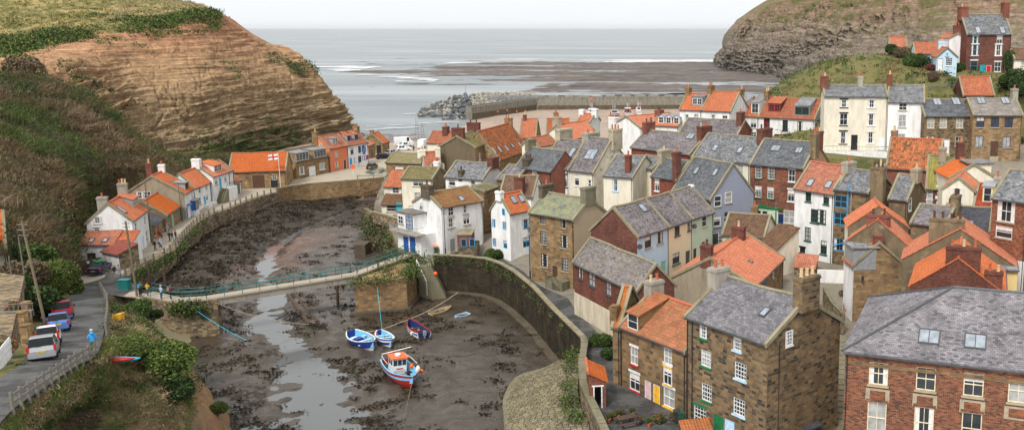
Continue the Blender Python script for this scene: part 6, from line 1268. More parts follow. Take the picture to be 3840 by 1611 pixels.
def ball(mb,c,r,mi=0,sx=1.): mb.lathe((c[0],c[1],c[2]-r),[(r*math.sin(t)*1.,r*(1-math.cos(t))*sx) for t in (.25,.8,1.3,1.84,2.35,2.9)],8,mi)
def heading(a,c): return math.atan2(c[1]-a[1],c[0]-a[0])
# --- fishing boat with orange wheelhouse roof
st,bo=Vector(atz(985,908,1.7)),Vector(atz(1043,960,2.0)); L_=(bo-st).length
r=local('fishing_boat','red hulled fishing boat with white wheelhouse under an orange roof','boat'); Lb=7.2
hull(r,Lb,2.9,1.35,('hullred','hullred','skyblue'),transom=.86,sheer=.35,inner='skyblue',gun='skyblue',gw=.09,floor=.42,deck='deckgrey')
b=MB(); b.box(((0,0),(1,0),(0,1)),1.35,3.0,-.75,.75,.6,2.35); wh=b.build('wheelhouse','pwhite',r)
b=MB(); bx(b,1.2,3.2,-.9,.9,2.353,2.47); b.build('roof','pyellow' if 0 else 'porange',wh); b=MB()
for y in (-.48,0,.48): bx(b,3.003,3.03,y-.2,y+.2,1.6,2.2)
b.build('front_window','glass',wh)
for y in (-.765,.753):
    b=MB(); bx(b,1.55,2.1,y,y+.012,1.6,2.15); bx(b,2.25,2.8,y,y+.012,1.6,2.15); b.build('side_window','glass',wh)
b=MB(); b.lathe((2.3,0,2.47),[(.3,0),(.33,.08),(.33,.2),(.25,.28),(.05,.3)],12); b.build('radar_dome','pwhite',wh)
b=MB(); bx(b,3.05,4.3,-.65,.65,.57,1.0); bx(b,3.1,4.25,-.6,.6,1.003,1.06); b.build('engine_hatch','lead',r); b=MB(); bx(b,3.005,3.02,-.35,.35,1.15,1.28); b.build('name_board','pred',wh)
b=MB(); b.tube([(1.5,-1.5,2.6),(1.5,1.7,3.0)],.05,6); b.build('derrick','pwhite',r); b=MB()
for p in [(5.4,1.25,1.75),(5.9,1.1,1.8),(6.3,.85,1.85),(5.0,1.35,1.65)]: ball(b,p,.22,0,1.35)
b.build('fender','fibre',r); b=MB(); ball(b,(5.6,1.55,1.55),.24); ball(b,(3.2,1.25,1.4),.25); b.build('buoy','porange',r)
b=MB()
for k in range(7): a=k*.9; b.tube([(.5+.25*math.cos(a),-.9+.3*math.sin(a),.75+.05*k),(.5+.3*math.cos(a+1.2),-.9+.32*math.sin(a+1.2),.78+.05*k),(.5+.2*math.cos(a+2.4),-.9+.3*math.sin(a+2.4),.75+.05*k)],.06,5)
b.build('net_heap','teala',r); b=MB(); bx(b,6.0,6.25,-.15,.15,1.4,2.0); bx(b,5.95,6.3,-.35,.35,1.75,1.85); b.build('winch','iron',r)
b=MB(); b.tube([(.4,-1.2,1.5),(.4,-1.2,2.1),(1.6,-1.38,2.1),(3.4,-1.45,2.1)],.03,5); b.tube([(.4,1.2,1.5),(.4,1.2,2.1),(2.4,1.42,2.1),(4.4,1.42,2.1)],.03,5); b.build('guard_rail','pwhite',r)
hd=heading(st,bo); place(r,(st.x-.2*math.cos(hd),st.y-.2*math.sin(hd),.5),hd,-.06,0.)
def open_boat(name,label,a,c,za,L,B,D,cols,inner,gun,seats,seatcol,transom=.05,roll=0.,extra=None,group=None,zb=.5):
    A,Cc=Vector(atz(*a,za)),Vector(atz(*c,za)); h=heading(A,Cc); r=local(name,label,'boat',group); S=hull(r,L,B,D,cols,transom=transom,inner=inner,gun=gun)
    for s_ in seats: b=MB(); w=B*.42; bx(b,s_*L-.13,s_*L+.13,-w,w,D*.72,D*.78); b.build('thwart',seatcol,r)
    if extra: extra(r)
    m=(A+Cc)/2; place(r,(m.x-L/2*math.cos(h),m.y-L/2*math.sin(h),zb),h,roll); return r
def ex1(r):
    b=MB(); bx(b,1.9,2.7,-.5,.35,.3,.95); b.build('engine_box','hullblue',r); b=MB(); bx(b,1.3,1.75,-.7,0,.3,.85); b.build('fish_box','pwhite',r); b=MB(); bx(b,3.6,4.2,-.2,.6,.28,.5); b.build('crate','wood',r)
    b=MB(); b.tube([(x,.0+B_,z) for x,B_,z in ((0.3,.75,.92),(1.5,1.13,.83),(3,1.14,.86),(4.2,.86,1.02),(4.9,.42,1.15))],.035,5); b.tube([(x,-B_,z) for x,B_,z in ((0.3,.75,.92),(1.5,1.13,.83),(3,1.14,.86),(4.2,.86,1.02),(4.9,.42,1.15))],.035,5); b.build('yellow_line','pyellow',r)
open_boat('coble','broad blue coble with white gunwale, yellow line and dark blue box aboard','' or (884,838),(940,872),1.35,6.3,2.55,1.15,('pwhite','hullblue','hullblue'),'skyblue','pwhite',[.3,.55,.75],'plblue',.35,.05,ex1)
def ex2(r):
    b=MB(); ball(b,(.9,-.7,.85),.16); b.build('life_ring','porange',r); b=MB(); b.tube([(.8,.3,.75),(3.6,-.25,.8)],.04,5); b.build('oar','wood',r); b=MB(); ball(b,(2.6,.98,.7),.17,0,1.4); ball(b,(3.1,.9,.75),.17,0,1.4); b.build('fender','fibre',r)
open_boat('coble','smaller white and blue coble wedged between the broad blue one and the fishing boat',(953,836),(982,866),1.2,5.0,1.95,.95,('pwhite','hullblue','pwhite'),'skyblue','pwhite',[.25,.45,.65],'plblue',.2,-.08,ex2)
def ex3(r):
    b=MB(); bx(b,-.3,.05,-.16,.16,.75,1.3); bx(b,-.25,-.08,-.08,.08,.0,.75); b.build('outboard_motor','lead',r); b=MB(); ball(b,(2.6,-.3,.6),.2); ball(b,(3.3,.3,.65),.18); b.build('buoy','porange',r); b=MB(); ball(b,(1.4,1.05,.55),.18,0,1.5); b.build('fender','fibre',r)
open_boat('motor_boat','white open boat with red and navy inside and an outboard motor',(1074,850),(1020,810),1.2,5.2,2.1,1.,('pwhite','pwhite','hullblue'),'pnavy','hullred',[.4,.62],'pbrown',.8,.12,ex3)
open_boat('dinghy','small cream wooden dinghy lying empty near the harbour wall',(1085,791),(1130,778),.8,3.3,1.4,.5,('hullblue','strawpale','strawpale'),'strawpale','strawpale',[.15,.5],'wood',.7,.03,None,None,.55)
open_boat('skiff','tiny pale turquoise skiff beside the harbour wall foot',(1180,791),(1143,803),.7,2.3,1.0,.42,('pwhite','pwhite','plblue'),'plblue','plblue',[.5],'plblue',.7,-.1,None,None,.55)
# mooring ropes
def rope(pts,label,r_=.022,mat='rope',sagv=.6):
    P=[]
    for a,c in zip(pts,pts[1:]):
        a,c=Vector(a),Vector(c)
        for k in range(9): f=k/9; p=a.lerp(c,f); p.z-=sagv*4*f*(1-f); P.append(p)
    P.append(Vector(pts[-1])); b=MB(); b.tube(P,r_,5); o=b.build('mooring_rope',mat,origin=tuple(P[0])); tag(o,label,'rope'); return o
rope([atz(1152,735,4.5),atz(1000,813,1.3),atz(880,835,1.3)],'long pale rope slung from the harbour wall across to the broad blue coble',.035,'rope',.4)
rope([atz(541,760,5.3),atz(780,815,.9),atz(920,850,1.0)],'pale rope running from the bridge railing across the mud',.03,'rope',.6)
rope([atz(478,768,5.0),atz(620,855,.6)],'turquoise rope slanting from the bridge rail down the rough approach wall',.04,'pturq',.3)
rope([atz(949,722,5.),atz(962,835,1.2)],'thin turquoise rope hanging from the stone pier to the small coble',.025,'pturq',.2)
rope([atz(1035,965,2.),atz(1010,1075,.6)],'green bow rope of the fishing boat trailing toward the viewer',.035,'olivecloth',.2)
rope([atz(1045,962,2.),atz(1110,1015,.6),atz(1180,1040,.55)],'dark anchor rope of the fishing boat trailing right over the mud',.02,'iron',.1)
# boats in the outer harbour (seen bow or stern on)
def trawler(label,u,v,L,head,hullc,house,top):
    p=atz(u,v,.35); r=local('moored_trawler',label,'boat','fishing boats aground in the outer harbour'); hull(r,L,L*.36,1.7,('hullred',hullc,'pwhite'),transom=.8,inner='deckgrey',gun='pwhite',floor=.5,ns=12)
    b=MB(); bx(b,L*.42,L*.68,-L*.11,L*.11,1.0,3.3); w=b.build('wheelhouse',house,r); b=MB(); bx(b,L*.4,L*.7,-L*.13,L*.13,3.303,3.45); b.build('roof',top,w); b=MB(); bx(b,L*.682,L*.69,-L*.09,L*.09,2.4,3.0); b.build('front_window','glass',w); b=MB(); bx(b,L*.412,L*.418,-L*.07,L*.07,2.3,3.0); b.build('rear_window','glass',w)
    b=MB(); b.tube([(L*.5,0,3.4),(L*.5,0,5.6)],.06,5); b.tube([(L*.3,.6,1.9),(L*.3,.6,6.)],.03,5); b.tube([(L*.3,-.6,1.9),(L*.3,-.6,6.)],.03,5); b.tube([(L*.5,-.7,4.6),(L*.5,.7,4.6)],.04,5); b.build('mast','pwhite',r)
    b=MB(); 
    for s_ in (-1,1): ball(b,(L*.75,s_*L*.17,1.5),.35); ball(b,(L*.3,s_*L*.19,1.3),.3)
    b.build('buoy','porange',r); c=math.cos(head); s=math.sin(head); place(r,(p[0]-L/2*c,p[1]-L/2*s,.2),head,.03)
trawler('white fishing boat with orange buoys, leftmost in the outer harbour',1490,292,12.5,math.radians(-80),'pwhite','pwhite','pwhite')
trawler('dark and white fishing boat, second from the left in the outer harbour',1546,295,12.,math.radians(-84),'carblack','pwhite','lead')
trawler('white and maroon fishing boat, third from the left in the outer harbour',1579,291,10.5,math.radians(98),'pwhite','hullred','pwhite')
trawler('smallest red trimmed fishing boat, half hidden behind the white gable',1606,287,9.,math.radians(97),'pwhite','pwhite','hullred')
trawler('bright blue hulled fishing boat lying side on against the straight pier',1676,268,12.,math.radians(176),'pblue','pwhite','pwhite')
# ================================================================ vehicles
def car(name,label,cat,col,L,W,H,prof,belt,plate=None,loc=None,head=0.,slope=0.,roofcol=None,rear=.0,lights=None,group=None,rack=False,panel=False):
    """prof: roof line (x from rear 0..1 of L, z 0..1 of H, half width factor); belt: belt height (m)"""
    r=local(name,label,cat,group); b=MB(); gw=MB(); gr=MB(); gs=[MB(),MB()]; rings=[]; z0=.22
    for f,zf,wf in prof:
        x=f*L; zr=H*zf; zb=min(belt,zr); hw=W/2*(1-.09*max(0,(abs(f-.5)-.36)/.14)**2); rings.append([(x,hw*.93,z0),(x,hw,.42),(x,hw,.62),(x,hw*.985,zb-.015),(x,max(hw*wf,.1) if zr>zb+.05 else hw*.95,zr),(x,(hw*wf if zr>zb+.05 else hw*.95)*.55,zr+.02)])
    n=len(rings)
    for i in range(n-1):
        a,c=rings[i],rings[i+1]; up_a,up_c=a[4][2]>belt+.12,c[4][2]>belt+.12
        for j in range(5):
            for sg in (1,-1):
                q=[a[j],c[j],c[j+1],a[j+1]]; q=[(x,y*sg,z) for x,y,z in q]; q=q if sg>0 else q[::-1]; q=q[::-1]
                if j==3 and up_a and up_c and prof[i+1][0]-prof[i][0]>.06 and not (panel and prof[i][0]<.6): gs[0 if sg>0 else 1].poly(q)
                elif j==4 and (up_a!=up_c): ((b if panel else gr) if up_c else gw).poly(q)
                elif j==3 and (up_a!=up_c): b.poly(q)
                else: b.poly(q)
        q=[a[5],c[5],(c[5][0],-c[5][1],c[5][2]),(a[5][0],-a[5][1],a[5][2])]
        (( (b if panel else gr) if up_c else gw) if up_a!=up_c else b).poly(q)
        b.poly([a[0],(a[0][0],-a[0][1],a[0][2]),(c[0][0],-c[0][1],c[0][2]),c[0]])
    for e,s in ((rings[0],1),(rings[-1],-1)):
        q=[(x,y,z) for x,y,z in e]+[(x,-y,z) for x,y,z in e[::-1]]; b.poly(q if s>0 else q[::-1])
    b.build('body',col,r)
    if gr.f: gr.build('rear_window','carglass',r); gw.build('windscreen','carglass',r)
    for g in gs:
        if g.f: g.build('side_window','carglass',r)
    b=MB(); x0=-.035; bx(b,x0,.12,-W*.47,W*.47,.26,.56); b.build('rear_bumper',lights[1] if lights and len(lights)>1 else col,r); b=MB(); bx(b,L-.1,L+.03,-W*.45,W*.45,.24,.5); b.build('front_bumper',col,r)
    th=lights[0] if lights else .3
    for s in (-1,1):
        b=MB(); bx(b,-.03,.18,s*W*.47-.11,s*W*.47+.04*s if s>0 else s*W*.47+.11,belt-.32,belt-.32+th) if s>0 else bx(b,-.03,.18,s*W*.47-.04,s*W*.47+.11,belt-.32,belt-.32+th); b.build('tail_light','tail',r)
        b=MB(); bx(b,L-.22,L-.01,s*W*.36-.16,s*W*.36+.16,.6,.74); b.build('headlight','chrome',r)
        b=MB(); bx(b,L*.66,L*.66+.12,s*(W/2+.1)-.1,s*(W/2+.1)+.1,belt-.02,belt+.14); b.build('wing_mirror','plastic' if col!='carblue' else col,r)
        for fx in (.19,.80):
            c=(L*fx,s*(W/2-.09),.31); t=MB(); ring=[]; R=.31
            pr=[(R*.55,-.1),(R*.96,-.1),(R,-.06),(R,.06),(R*.96,.1),(R*.55,.1)]
            for k in range(16):
                a=6.2832*k/16; ring.append([(c[0]+q*math.cos(a),c[1]+h*s,c[2]+q*math.sin(a)) for q,h in pr])
            for k in range(16):
                k2=(k+1)%16
                for j in range(5): q=[ring[k][j],ring[k2][j],ring[k2][j+1],ring[k][j+1]]; t.poly(q)
            w=t.build('wheel','rubber',r,smooth=False); t=MB(); 
            t.tube([(c[0],c[1]-.02*s,c[2]),(c[0],c[1]+.075*s,c[2])],R*.6,12); t.build('rim','lead',w)
    b=MB(); bx(b,-.05,-.036,-.27,.27,.63 if belt>.98 else .6,.75 if belt>.98 else .72); pl=b.build('number_plate','plateyellow',r)
    if plate: text_mesh(plate,.1,'pblack',pl,(-.054,0,.69 if belt>.98 else .66),(0,-1,0),(0,0,1),'lettering',.002)
    b=MB(); bx(b,rings[1][0][0]*.5,rings[1][0][0]*.5+.02,-.02,.35,belt+.02,belt+.05); b.build('wiper','plastic',r)
    if rack:
        b=MB()
        for s in (-1,1): b.tube([(L*.12,s*W*.4,H+.02),(L*.14,s*W*.4,H+.1),(L*.6,s*W*.4,H+.1)],.03,5)
        b.build('roof_rail','plastic',r)
    if loc is not None: place(r,loc,head,0,-slope)
    if slope or loc is not None and loc[1]<90: r.scale=(.92,.92,.95)
    return r
plain('tail',(.45,.012,.015),.25,.5); plain('plateyellow',(.75,.52,.03),.4)
HATCH=[(0,.48,.96),(.015,.60,.96),(.05,.63,.92),(.16,.965,.80),(.20,.985,.80),(.36,1.,.81),(.385,1.,.81),(.54,.985,.80),(.72,.66,.86),(.75,.64,.95),(.93,.52,.95),(1.,.42,.93)]
MPV=[(0,.42,.96),(.012,.58,.96),(.04,.61,.93),(.11,.955,.80),(.14,.975,.80),(.30,1.,.82),(.325,1.,.82),(.56,.975,.81),(.76,.62,.88),(.79,.60,.95),(.95,.50,.95),(1.,.40,.93)]
VAN=[(0,.35,.98),(.008,.55,.98),(.02,.58,.95),(.05,.95,.86),(.07,.985,.86),(.28,1.,.87),(.31,1.,.87),(.58,.985,.85),(.72,.62,.88),(.75,.6,.95),(.95,.5,.95),(1.,.4,.93)]
SALOON=[(0,.5,.96),(.02,.66,.96),(.13,.70,.95),(.30,.97,.78),(.33,.98,.78),(.45,1.,.80),(.465,1.,.80),(.60,.97,.78),(.74,.68,.86),(.77,.66,.95),(.95,.54,.95),(1.,.42,.93)]
PANEL=[(0,.3,.98),(.006,.45,.98),(.02,.50,.97),(.03,.97,.9),(.05,.99,.9),(.66,1.,.9),(.78,.99,.9),(.90,.56,.9),(.92,.52,.95),(.98,.42,.95),(1.,.3,.93)]
def carat(u0,v0,u1,v1): a,c=Vector(onroad(u0,v0)),Vector(onroad(u1,v1)); return a,heading(a,c)
SL=math.atan(RB)*.8
def road_car(p,h,*a,**k):
    o=car(*a,loc=(p[0],p[1],p[2]+.02),head=h,slope=-math.asin(max(-1,min(1,math.sin(h)*math.sin(math.atan(RB))))),**k); return o
def rh(u,v,u2,v2): p,h=carat(u,v,u2,v2); return p,h
p,h=rh(107,908,145,842); road_car(p,h,'parked_car','silver people carrier parked nearest the viewer with a yellow number plate','car','carsilver',4.25,1.8,1.62,MPV,.98,'HK55 DXZ',lights=(.42,'carsilver'),rack=False)
p,h=rh(121,875,150,818); road_car(p,h,'parked_car','white hatchback with tall red tail lights between the silver and blue cars','car','carwhite',3.6,1.62,1.56,HATCH,.94,None,lights=(.6,'carwhite'),rack=True)
p,h=rh(148,835,170,792); road_car(p,h,'parked_car','rounded light blue hatchback parked behind the dark red van','car','carblue',3.7,1.66,1.54,HATCH,.94,'YX04 VWW')
p,h=rh(158,806,174,772); road_car(p,h,'parked_car','dark red van shaped car with a roof rack parked furthest down the lane','car','carred',4.1,1.72,1.8,VAN,1.05,None,lights=(.5,'plastic'),rack=True)
p=atz(235,694,5.06); q=atz(268,672,5.06); car('parked_car','dark navy saloon parked by the brown gate with green bags on its roof','car','carnavy',4.6,1.8,1.46,SALOON,.95,'YD66 FVX',loc=p,head=heading(p,q))
b=MB(); c=Vector(p)+Vector((math.cos(heading(p,q))*2.2,math.sin(heading(p,q))*2.2,1.47))
for k in range(4): ball(b,(c.x+.5*math.cos(k*1.7),c.y+.5*math.sin(k*1.7),c.z+.2),.36,0,.6)
tag(b.build('rubbish_bags','pgreen',origin=tuple(c),smooth=True),'green sacks heaped on the roof of the dark navy saloon','sacks')
def far_car(u,v,u2,v2,z,*a,**k): p,q=atz(u,v,z),atz(u2,v2,z); car(*a,loc=p,head=heading(p,q),**k)
far_car(947,401,976,399,4.62,'parked_car','black estate car parked side on near the stone sheds','car','carblack',4.5,1.8,1.5,MPV,.95)
far_car(930,428,958,415,4.62,'parked_car','black hatchback parked behind the lobster pots','car','carblack',4.0,1.75,1.48,HATCH,.93)
far_car(972,392,998,388,4.62,'parked_car','pale grey car behind the black estate car','car','carsilver',4.3,1.75,1.48,HATCH,.93)
far_car(995,380,1030,378,4.62,'parked_car','white hatchback in the front row of the beach car park','car','carwhite',4.3,1.78,1.5,HATCH,.93)
far_car(1000,372,1036,369,4.62,'parked_car','white saloon in the beach car park, directly in front of the white van','car','carwhite',4.5,1.8,1.46,SALOON,.93)
far_car(990,366,1035,364,4.62,'parked_van','long white panel van with a pale blue stripe in the beach car park','van','carwhite',5.6,1.95,2.35,PANEL,1.25,panel=True)
p=atz(1058,374,4.62); v_=car('parked_van','boxy van seen from behind with yellow and red chevron rear doors','van','carwhite',5.2,1.95,2.4,PANEL,1.3,panel=True,loc=p,head=math.radians(88))
b=MB()
for k in range(5):
    for s in (-1,1): z=.6+k*.34; y0,y1=(.02,.93) if s>0 else (-.93,-.02); b.poly([(-.045,y1 if s>0 else y0,z),(-.045,y0 if s>0 else y1,z+.28),(-.045,y0 if s>0 else y1,z+.45),(-.045,y1 if s>0 else y0,z+.17)][::1 if s>0 else -1])
b.build('chevron_panel','plateyellow',v_)
# ================================================================ people
def person(label,loc,head,top,legs,hair='hairdark',step=.25,arms=(.12,.12),lean=0.,bag=None,skirt=False,shorts=False,h=1.74,bend=(.25,.25),fwd=(0.,0.),sit=False,hood=None,sleeves=True,shoe='blackcloth'):
    k=h/1.74; V=[];E=[];R=[]
    def v(x,y,z,r,par=None):
        V.append((x*k,y*k,z*k)); R.append(r*k); i=len(V)-1
        if par is not None: E.append((par,i))
        return i
    hz=.93 if not sit else .50
    pel=v(0,0,hz,.145); spi=v(lean*.3,0,hz+.19,.135,pel); che=v(lean*.7,0,hz+.40,.155,spi); nk0=v(lean,0,hz+.53,.085,che); nk=v(lean+.01,0,hz+.60,.055,nk0); hd=v(lean+.03,0,hz+.68,.085,nk); hd2=v(lean+.035,0,hz+.76,.10,hd); v(lean+.03,0,hz+.82,.07,hd2)
    v(lean+.125,0,hz+.70,.018,hd)      # nose
    for s,st,ar,bd,fw in ((1,step,arms[0],bend[0],fwd[0]),(-1,-step,arms[1],bend[1],fwd[1])):
        hip=v(.0,s*.09,hz-.06,.10,pel)
        if sit: kn=v(.42,s*.1,hz-.04,.075,hip); an=v(.44,s*.1,.08,.048,kn)
        else: kn=v(st*.42+.03,s*.095,.50,.072,hip); an=v(st*.95-.02,s*.095,.09+.05*max(0,-st),.045,kn)
        v((.44 if sit else st*.95)+.13,s*.105,.045,.04,an)
        sh=v(lean*.95,s*.165,hz+.49,.075,che); el=v(lean*.8+fw*.18-.03,s*(.22+ar*.35),hz+.22,.05,sh); wr=v(lean*.8+fw*.30+bd*.45,s*(.22+ar*.25-bd*.25),hz+.02+bd*.30,.034,el)
        d=Vector((.06+bd*.9,-s*bd*.3,-.95+bd*1.2)).normalized(); w0=V[wr]; f=lambda q,t:((w0[0]/k+d.x*q+t[0]),(w0[1]/k+d.y*q+t[1]),(w0[2]/k+d.z*q+t[2]))
        pa=v(*f(.06,(0,0,0)),.032,wr)
        for n_,(o,l) in enumerate(((-.03,.07),(-.01,.085),(.01,.08),(.03,.06))):
            a=v(*f(.06+l*.55,(o,0,0)),.0095,pa); v(*f(.06+l,(o+.004,-s*.012,0)),.008,a)
        t=v(*f(.05,(.035,-s*.012,0)),.0105,pa); v(*f(.09,(.05,-s*.018,0)),.009,t)
    me=bpy.data.meshes.new('p'); me.from_pydata(V,E,[]); ob=bpy.data.objects.new('p',me); COL.objects.link(ob)
    sk=ob.modifiers.new('s','SKIN'); sk.use_smooth_shade=True; sk.branch_smoothing=.6
    for i,d in enumerate(me.skin_vertices[0].data): d.radius=(R[i],R[i]); d.use_root=(i==0)
    ob.modifiers.new('u','SUBSURF').levels=1
    bpy.context.view_layer.update(); ev=ob.evaluated_get(bpy.context.evaluated_depsgraph_get()); nm=bpy.data.meshes.new_from_object(ev); bpy.data.objects.remove(ob)
    nm.name='person'; nm.materials.clear()
    for m_ in (top,legs,'skin',shoe): nm.materials.append(MT[m_])
    for p in nm.polygons:
        c=p.center/k; ay=abs(c.y)
        if c.z>hz+.585: m=2
        elif ay>.185 and c.z<hz+.06 and c.z>.3: m=2 if c.z<hz+.06 and (not sleeves or c.z<hz+.0 or bend!=(.25,.25)) else 0
        elif c.z>hz-.02: m=0
        elif c.z<.10: m=3
        elif shorts and c.z<.50: m=2
        else: m=1
        p.material_index=m
    r=bpy.data.objects.new('person',nm); COL.objects.link(r); r.location=loc; r.rotation_euler=(0,0,head); tag(r,label,'person')
    hc=Vector((lean+.02,0,hz+.755))*k; b=MB(); n=10
    for i in range(5):
        t0,t1=.0+i*.36,.36+i*.36
        for j in range(n):
            a0,a1=6.2832*j/n,6.2832*(j+1)/n; P=lambda t,a:(hc.x+.118*k*math.sin(t)*math.cos(a)-.012,hc.y+.112*k*math.sin(t)*math.sin(a),hc.z+.122*k*math.cos(t))
            am=(a0+a1)/2
            if i>1 and math.cos(am)>.25: continue
            if i>=4 and math.cos(am)>-.2: continue
            b.poly([P(t0,a0),P(t1,a0),P(t1,a1),P(t0,a1)])
    hr=b.build('hair',hair,None,smooth=True,uv=False); hr.parent=r
    if hood: b=MB(); b.lathe((lean*k-.08,0,(hz+.50)*k),[(.06,0),(.13,.05),(.12,.12),(.07,.16)],10); x=b.build('hood',hood,uv=False,smooth=True); x.parent=r
    if bag: 
        b=MB(); bx(b,-.30*k,-.15*k,-.15*k,.15*k,(hz+.08)*k,(hz+.50)*k); bx(b,-.34*k,-.302*k,-.1*k,.1*k,(hz+.12)*k,(hz+.3)*k); x=b.build('backpack',bag,uv=False); x.parent=r
    if skirt: b=MB(); b.lathe((0,0,(hz-.32)*k),[(.25*k,0),(.21*k,.18*k),(.17*k,.34*k)],12); x=b.build('skirt',legs,uv=False); x.parent=r
    return r
def at_px(u,v,z): return atz(u,v,z)
person('man in a bright blue jacket with grey hair walking down the lane',onroad(236,889),2.2,'jacketblue','olivecloth','hairgrey',.2,hood='jacketblue',bend=(.6,.2))
person('bald man in dark jacket and shorts, left of a pair by the junction',at_px(289,698,5.05),1.9,'blackcloth','greycloth','skin',.2,shorts=True)
person('brown haired woman in grey, right of a pair by the junction',at_px(301,698,5.05),1.9,'greycloth','greycloth','hairdark',-.2,skirt=True)
person('woman in black with pale hair strolling on the waterfront street',at_px(391,631,4.72),4.2,'blackcloth','blackcloth','hairgrey',.25)
person('man in pale top with a dark backpack beside the woman in black',at_px(405,630,4.72),1.2,'palecloth','denim','hairgrey',-.22,bag='denim',shorts=True)
person('leftmost of three people in black walking abreast along the street',at_px(427,608,4.72),1.1,'blackcloth','blackcloth','hairdark',.2)
person('middle of three people in black walking abreast along the street',at_px(434,608,4.72),1.1,'blackcloth','greycloth','hairdark',-.2)
person('rightmost of three people in black, taller with broad shoulders',at_px(443,607,4.72),1.0,'blackcloth','denim','hairdark',.25,h=1.82)
person('man in light grey shirt standing just beyond the three people in black',at_px(422,590,4.72),4.6,'greycloth','palecloth','hairgrey',.12)
person('person in dark red sitting against the cottage by the dark red door',at_px(402,597,4.72),5.9,'hullred','blackcloth','hairdark',sit=True)
person('person in olive coat at the left end of the bridge railing',at_px(355,742,5.5),1.2,'olivecloth','blackcloth','hairdark',.08,bag='jacketblue')
person('person in a mustard yellow jacket leaning at the bridge railing',at_px(372,744,5.5),1.3,'mustard','denim','hairdark',.1,bend=(.8,.8))
person('man in pale blue jumper standing on the bridge approach',at_px(407,752,5.5),1.2,'palecloth','denim','hairgrey',.1,bend=(.5,.3))
person('woman in a plum coloured coat with a pale bag on the bridge approach',at_px(430,750,5.5),.9,'plum','blackcloth','hairdark',.1,bag='strawpale')
person('person in pink top by the boathouse doors',at_px(648,473,4.72),1.4,'flowerpink','denim','hairdark',.1)
person('person in dark clothes standing between the white cars and the chevron van',at_px(1041,381,4.62),1.4,'blackcloth','blackcloth','hairdark',.1)
# ================================================================ vegetation
RNG=np.random.default_rng(5)
def leaf_mesh(name,C,size,mats,w=None,up=.3,aspect=1.6):
    """C: (n,3) leaf centres; a small bent quad for each"""
    n=len(C); d=RNG.normal(size=(n,3)); d[:,2]=np.abs(d[:,2])*.6+up; d/=np.linalg.norm(d,axis=1,keepdims=True); a=RNG.normal(size=(n,3)); a-=d*(a*d).sum(1,keepdims=True); a/=np.linalg.norm(a,axis=1,keepdims=True); b=np.cross(d,a)
    s=(size*RNG.uniform(.6,1.4,n))[:,None] if np.isscalar(size) else size[:,None]
    P=np.stack([C-a*s*.5*aspect,C-b*s*.5,C+a*s*.5*aspect+d*s*.15,C+b*s*.5],1).reshape(-1,3)
    return quads(name,P,mats,RNG.choice(len(mats),n,p=w))
def quads(name,P,mats,mi):
    n=len(P)//4; me=bpy.data.meshes.new(name); me.vertices.add(4*n); me.vertices.foreach_set('co',P.astype(np.float32).ravel()); me.loops.add(4*n); me.loops.foreach_set('vertex_index',np.arange(4*n,dtype=np.int32)); me.polygons.add(n); me.polygons.foreach_set('loop_start',np.arange(n)*4); me.polygons.foreach_set('loop_total',np.full(n,4))
    for m_ in mats: me.materials.append(MT[m_])
    me.polygons.foreach_set('material_index',np.asarray(mi,np.int32)); me.update(); return me
def blob(n,rx,ry,rz,lobes=7,hollow=.55):
    """points through an uneven crown made of overlapping lobes"""
    L=RNG.normal(size=(lobes,3)); L/=np.linalg.norm(L,axis=1,keepdims=True); L[:,2]=np.abs(L[:,2])*.8; L*=np.array([rx,ry,rz])*.55; R=RNG.uniform(.32,.6,lobes)
    k=RNG.integers(0,lobes,n); d=RNG.normal(size=(n,3)); d/=np.linalg.norm(d,axis=1,keepdims=True); d*=(hollow+(1-hollow)*RNG.random(n)**.5)[:,None]
    P=L[k]+d*R[k][:,None]*np.array([rx,ry,rz]); P[:,2]+=rz*.5; P[:,2]=np.abs(P[:,2]); return P
BUSH={}
def bush_proto(key,n,size,mats,w,rx=1.,ry=1.,rz=.9,lobes=8):
    BUSH[key]=(leaf_mesh('foliage',blob(n,rx,ry,rz,lobes),size,mats,w),)
bush_proto('green',9000,.075,['leafdark','leafmid','leaflight'],[.4,.42,.18]); bush_proto('dark',9000,.075,['leafdark','leafgorse','leafmid'],[.6,.25,.15]); bush_proto('light',8000,.075,['leafmid','leaflight','leafyellow'],[.4,.45,.15])
bush_proto('brown',7000,.07,['leafbrown','twig','scrubgreen'],[.5,.3,.2]); bush_proto('dome',17000,.04,['leafdark','leafmid','leaflight','leafyellow'],[.1,.32,.42,.16],1.,1.,.9,14); bush_proto('red',1200,.13,['leafred','leafdark'],[.7,.3]); bush_proto('flower',3500,.08,['leafmid','leaflight','flowerpink','flowerred','leafdark'],[.38,.25,.1,.07,.2]); bush_proto('column',1800,.13,['leafmid','leafdark','leaflight'],[.4,.3,.3],.45,.45,1.6,9)
def shrub(kind,p,s,label,cat='shrub',group=None,sz=None,name='shrub'):
    r=empty(name,(p[0],p[1],p[2]),label,cat,group); o=bpy.data.objects.new('foliage',BUSH[kind][0]); COL.objects.link(o); o.parent=r; o.scale=(s,s,sz or s); o.rotation_euler[2]=random.uniform(0,6.28); o.location=(0,0,-.1*s)
    b=MB(); 
    for k in range(4): a=k*1.6+.3; b.tube([(0,0,-.4),(.25*s*math.cos(a),.25*s*math.sin(a),.35*s),(.5*s*math.cos(a+.3),.5*s*math.sin(a+.3),.75*(sz or s))],[.05*s,.035*s,.012*s],5)
    st=b.build('stem','twig',None,uv=False); st.parent=r; return r
def stuff(name,me,label):
    o=bpy.data.objects.new(name,me); COL.objects.link(o); o['kind']='stuff'; o['label']=label; o['category']='vegetation'; return o
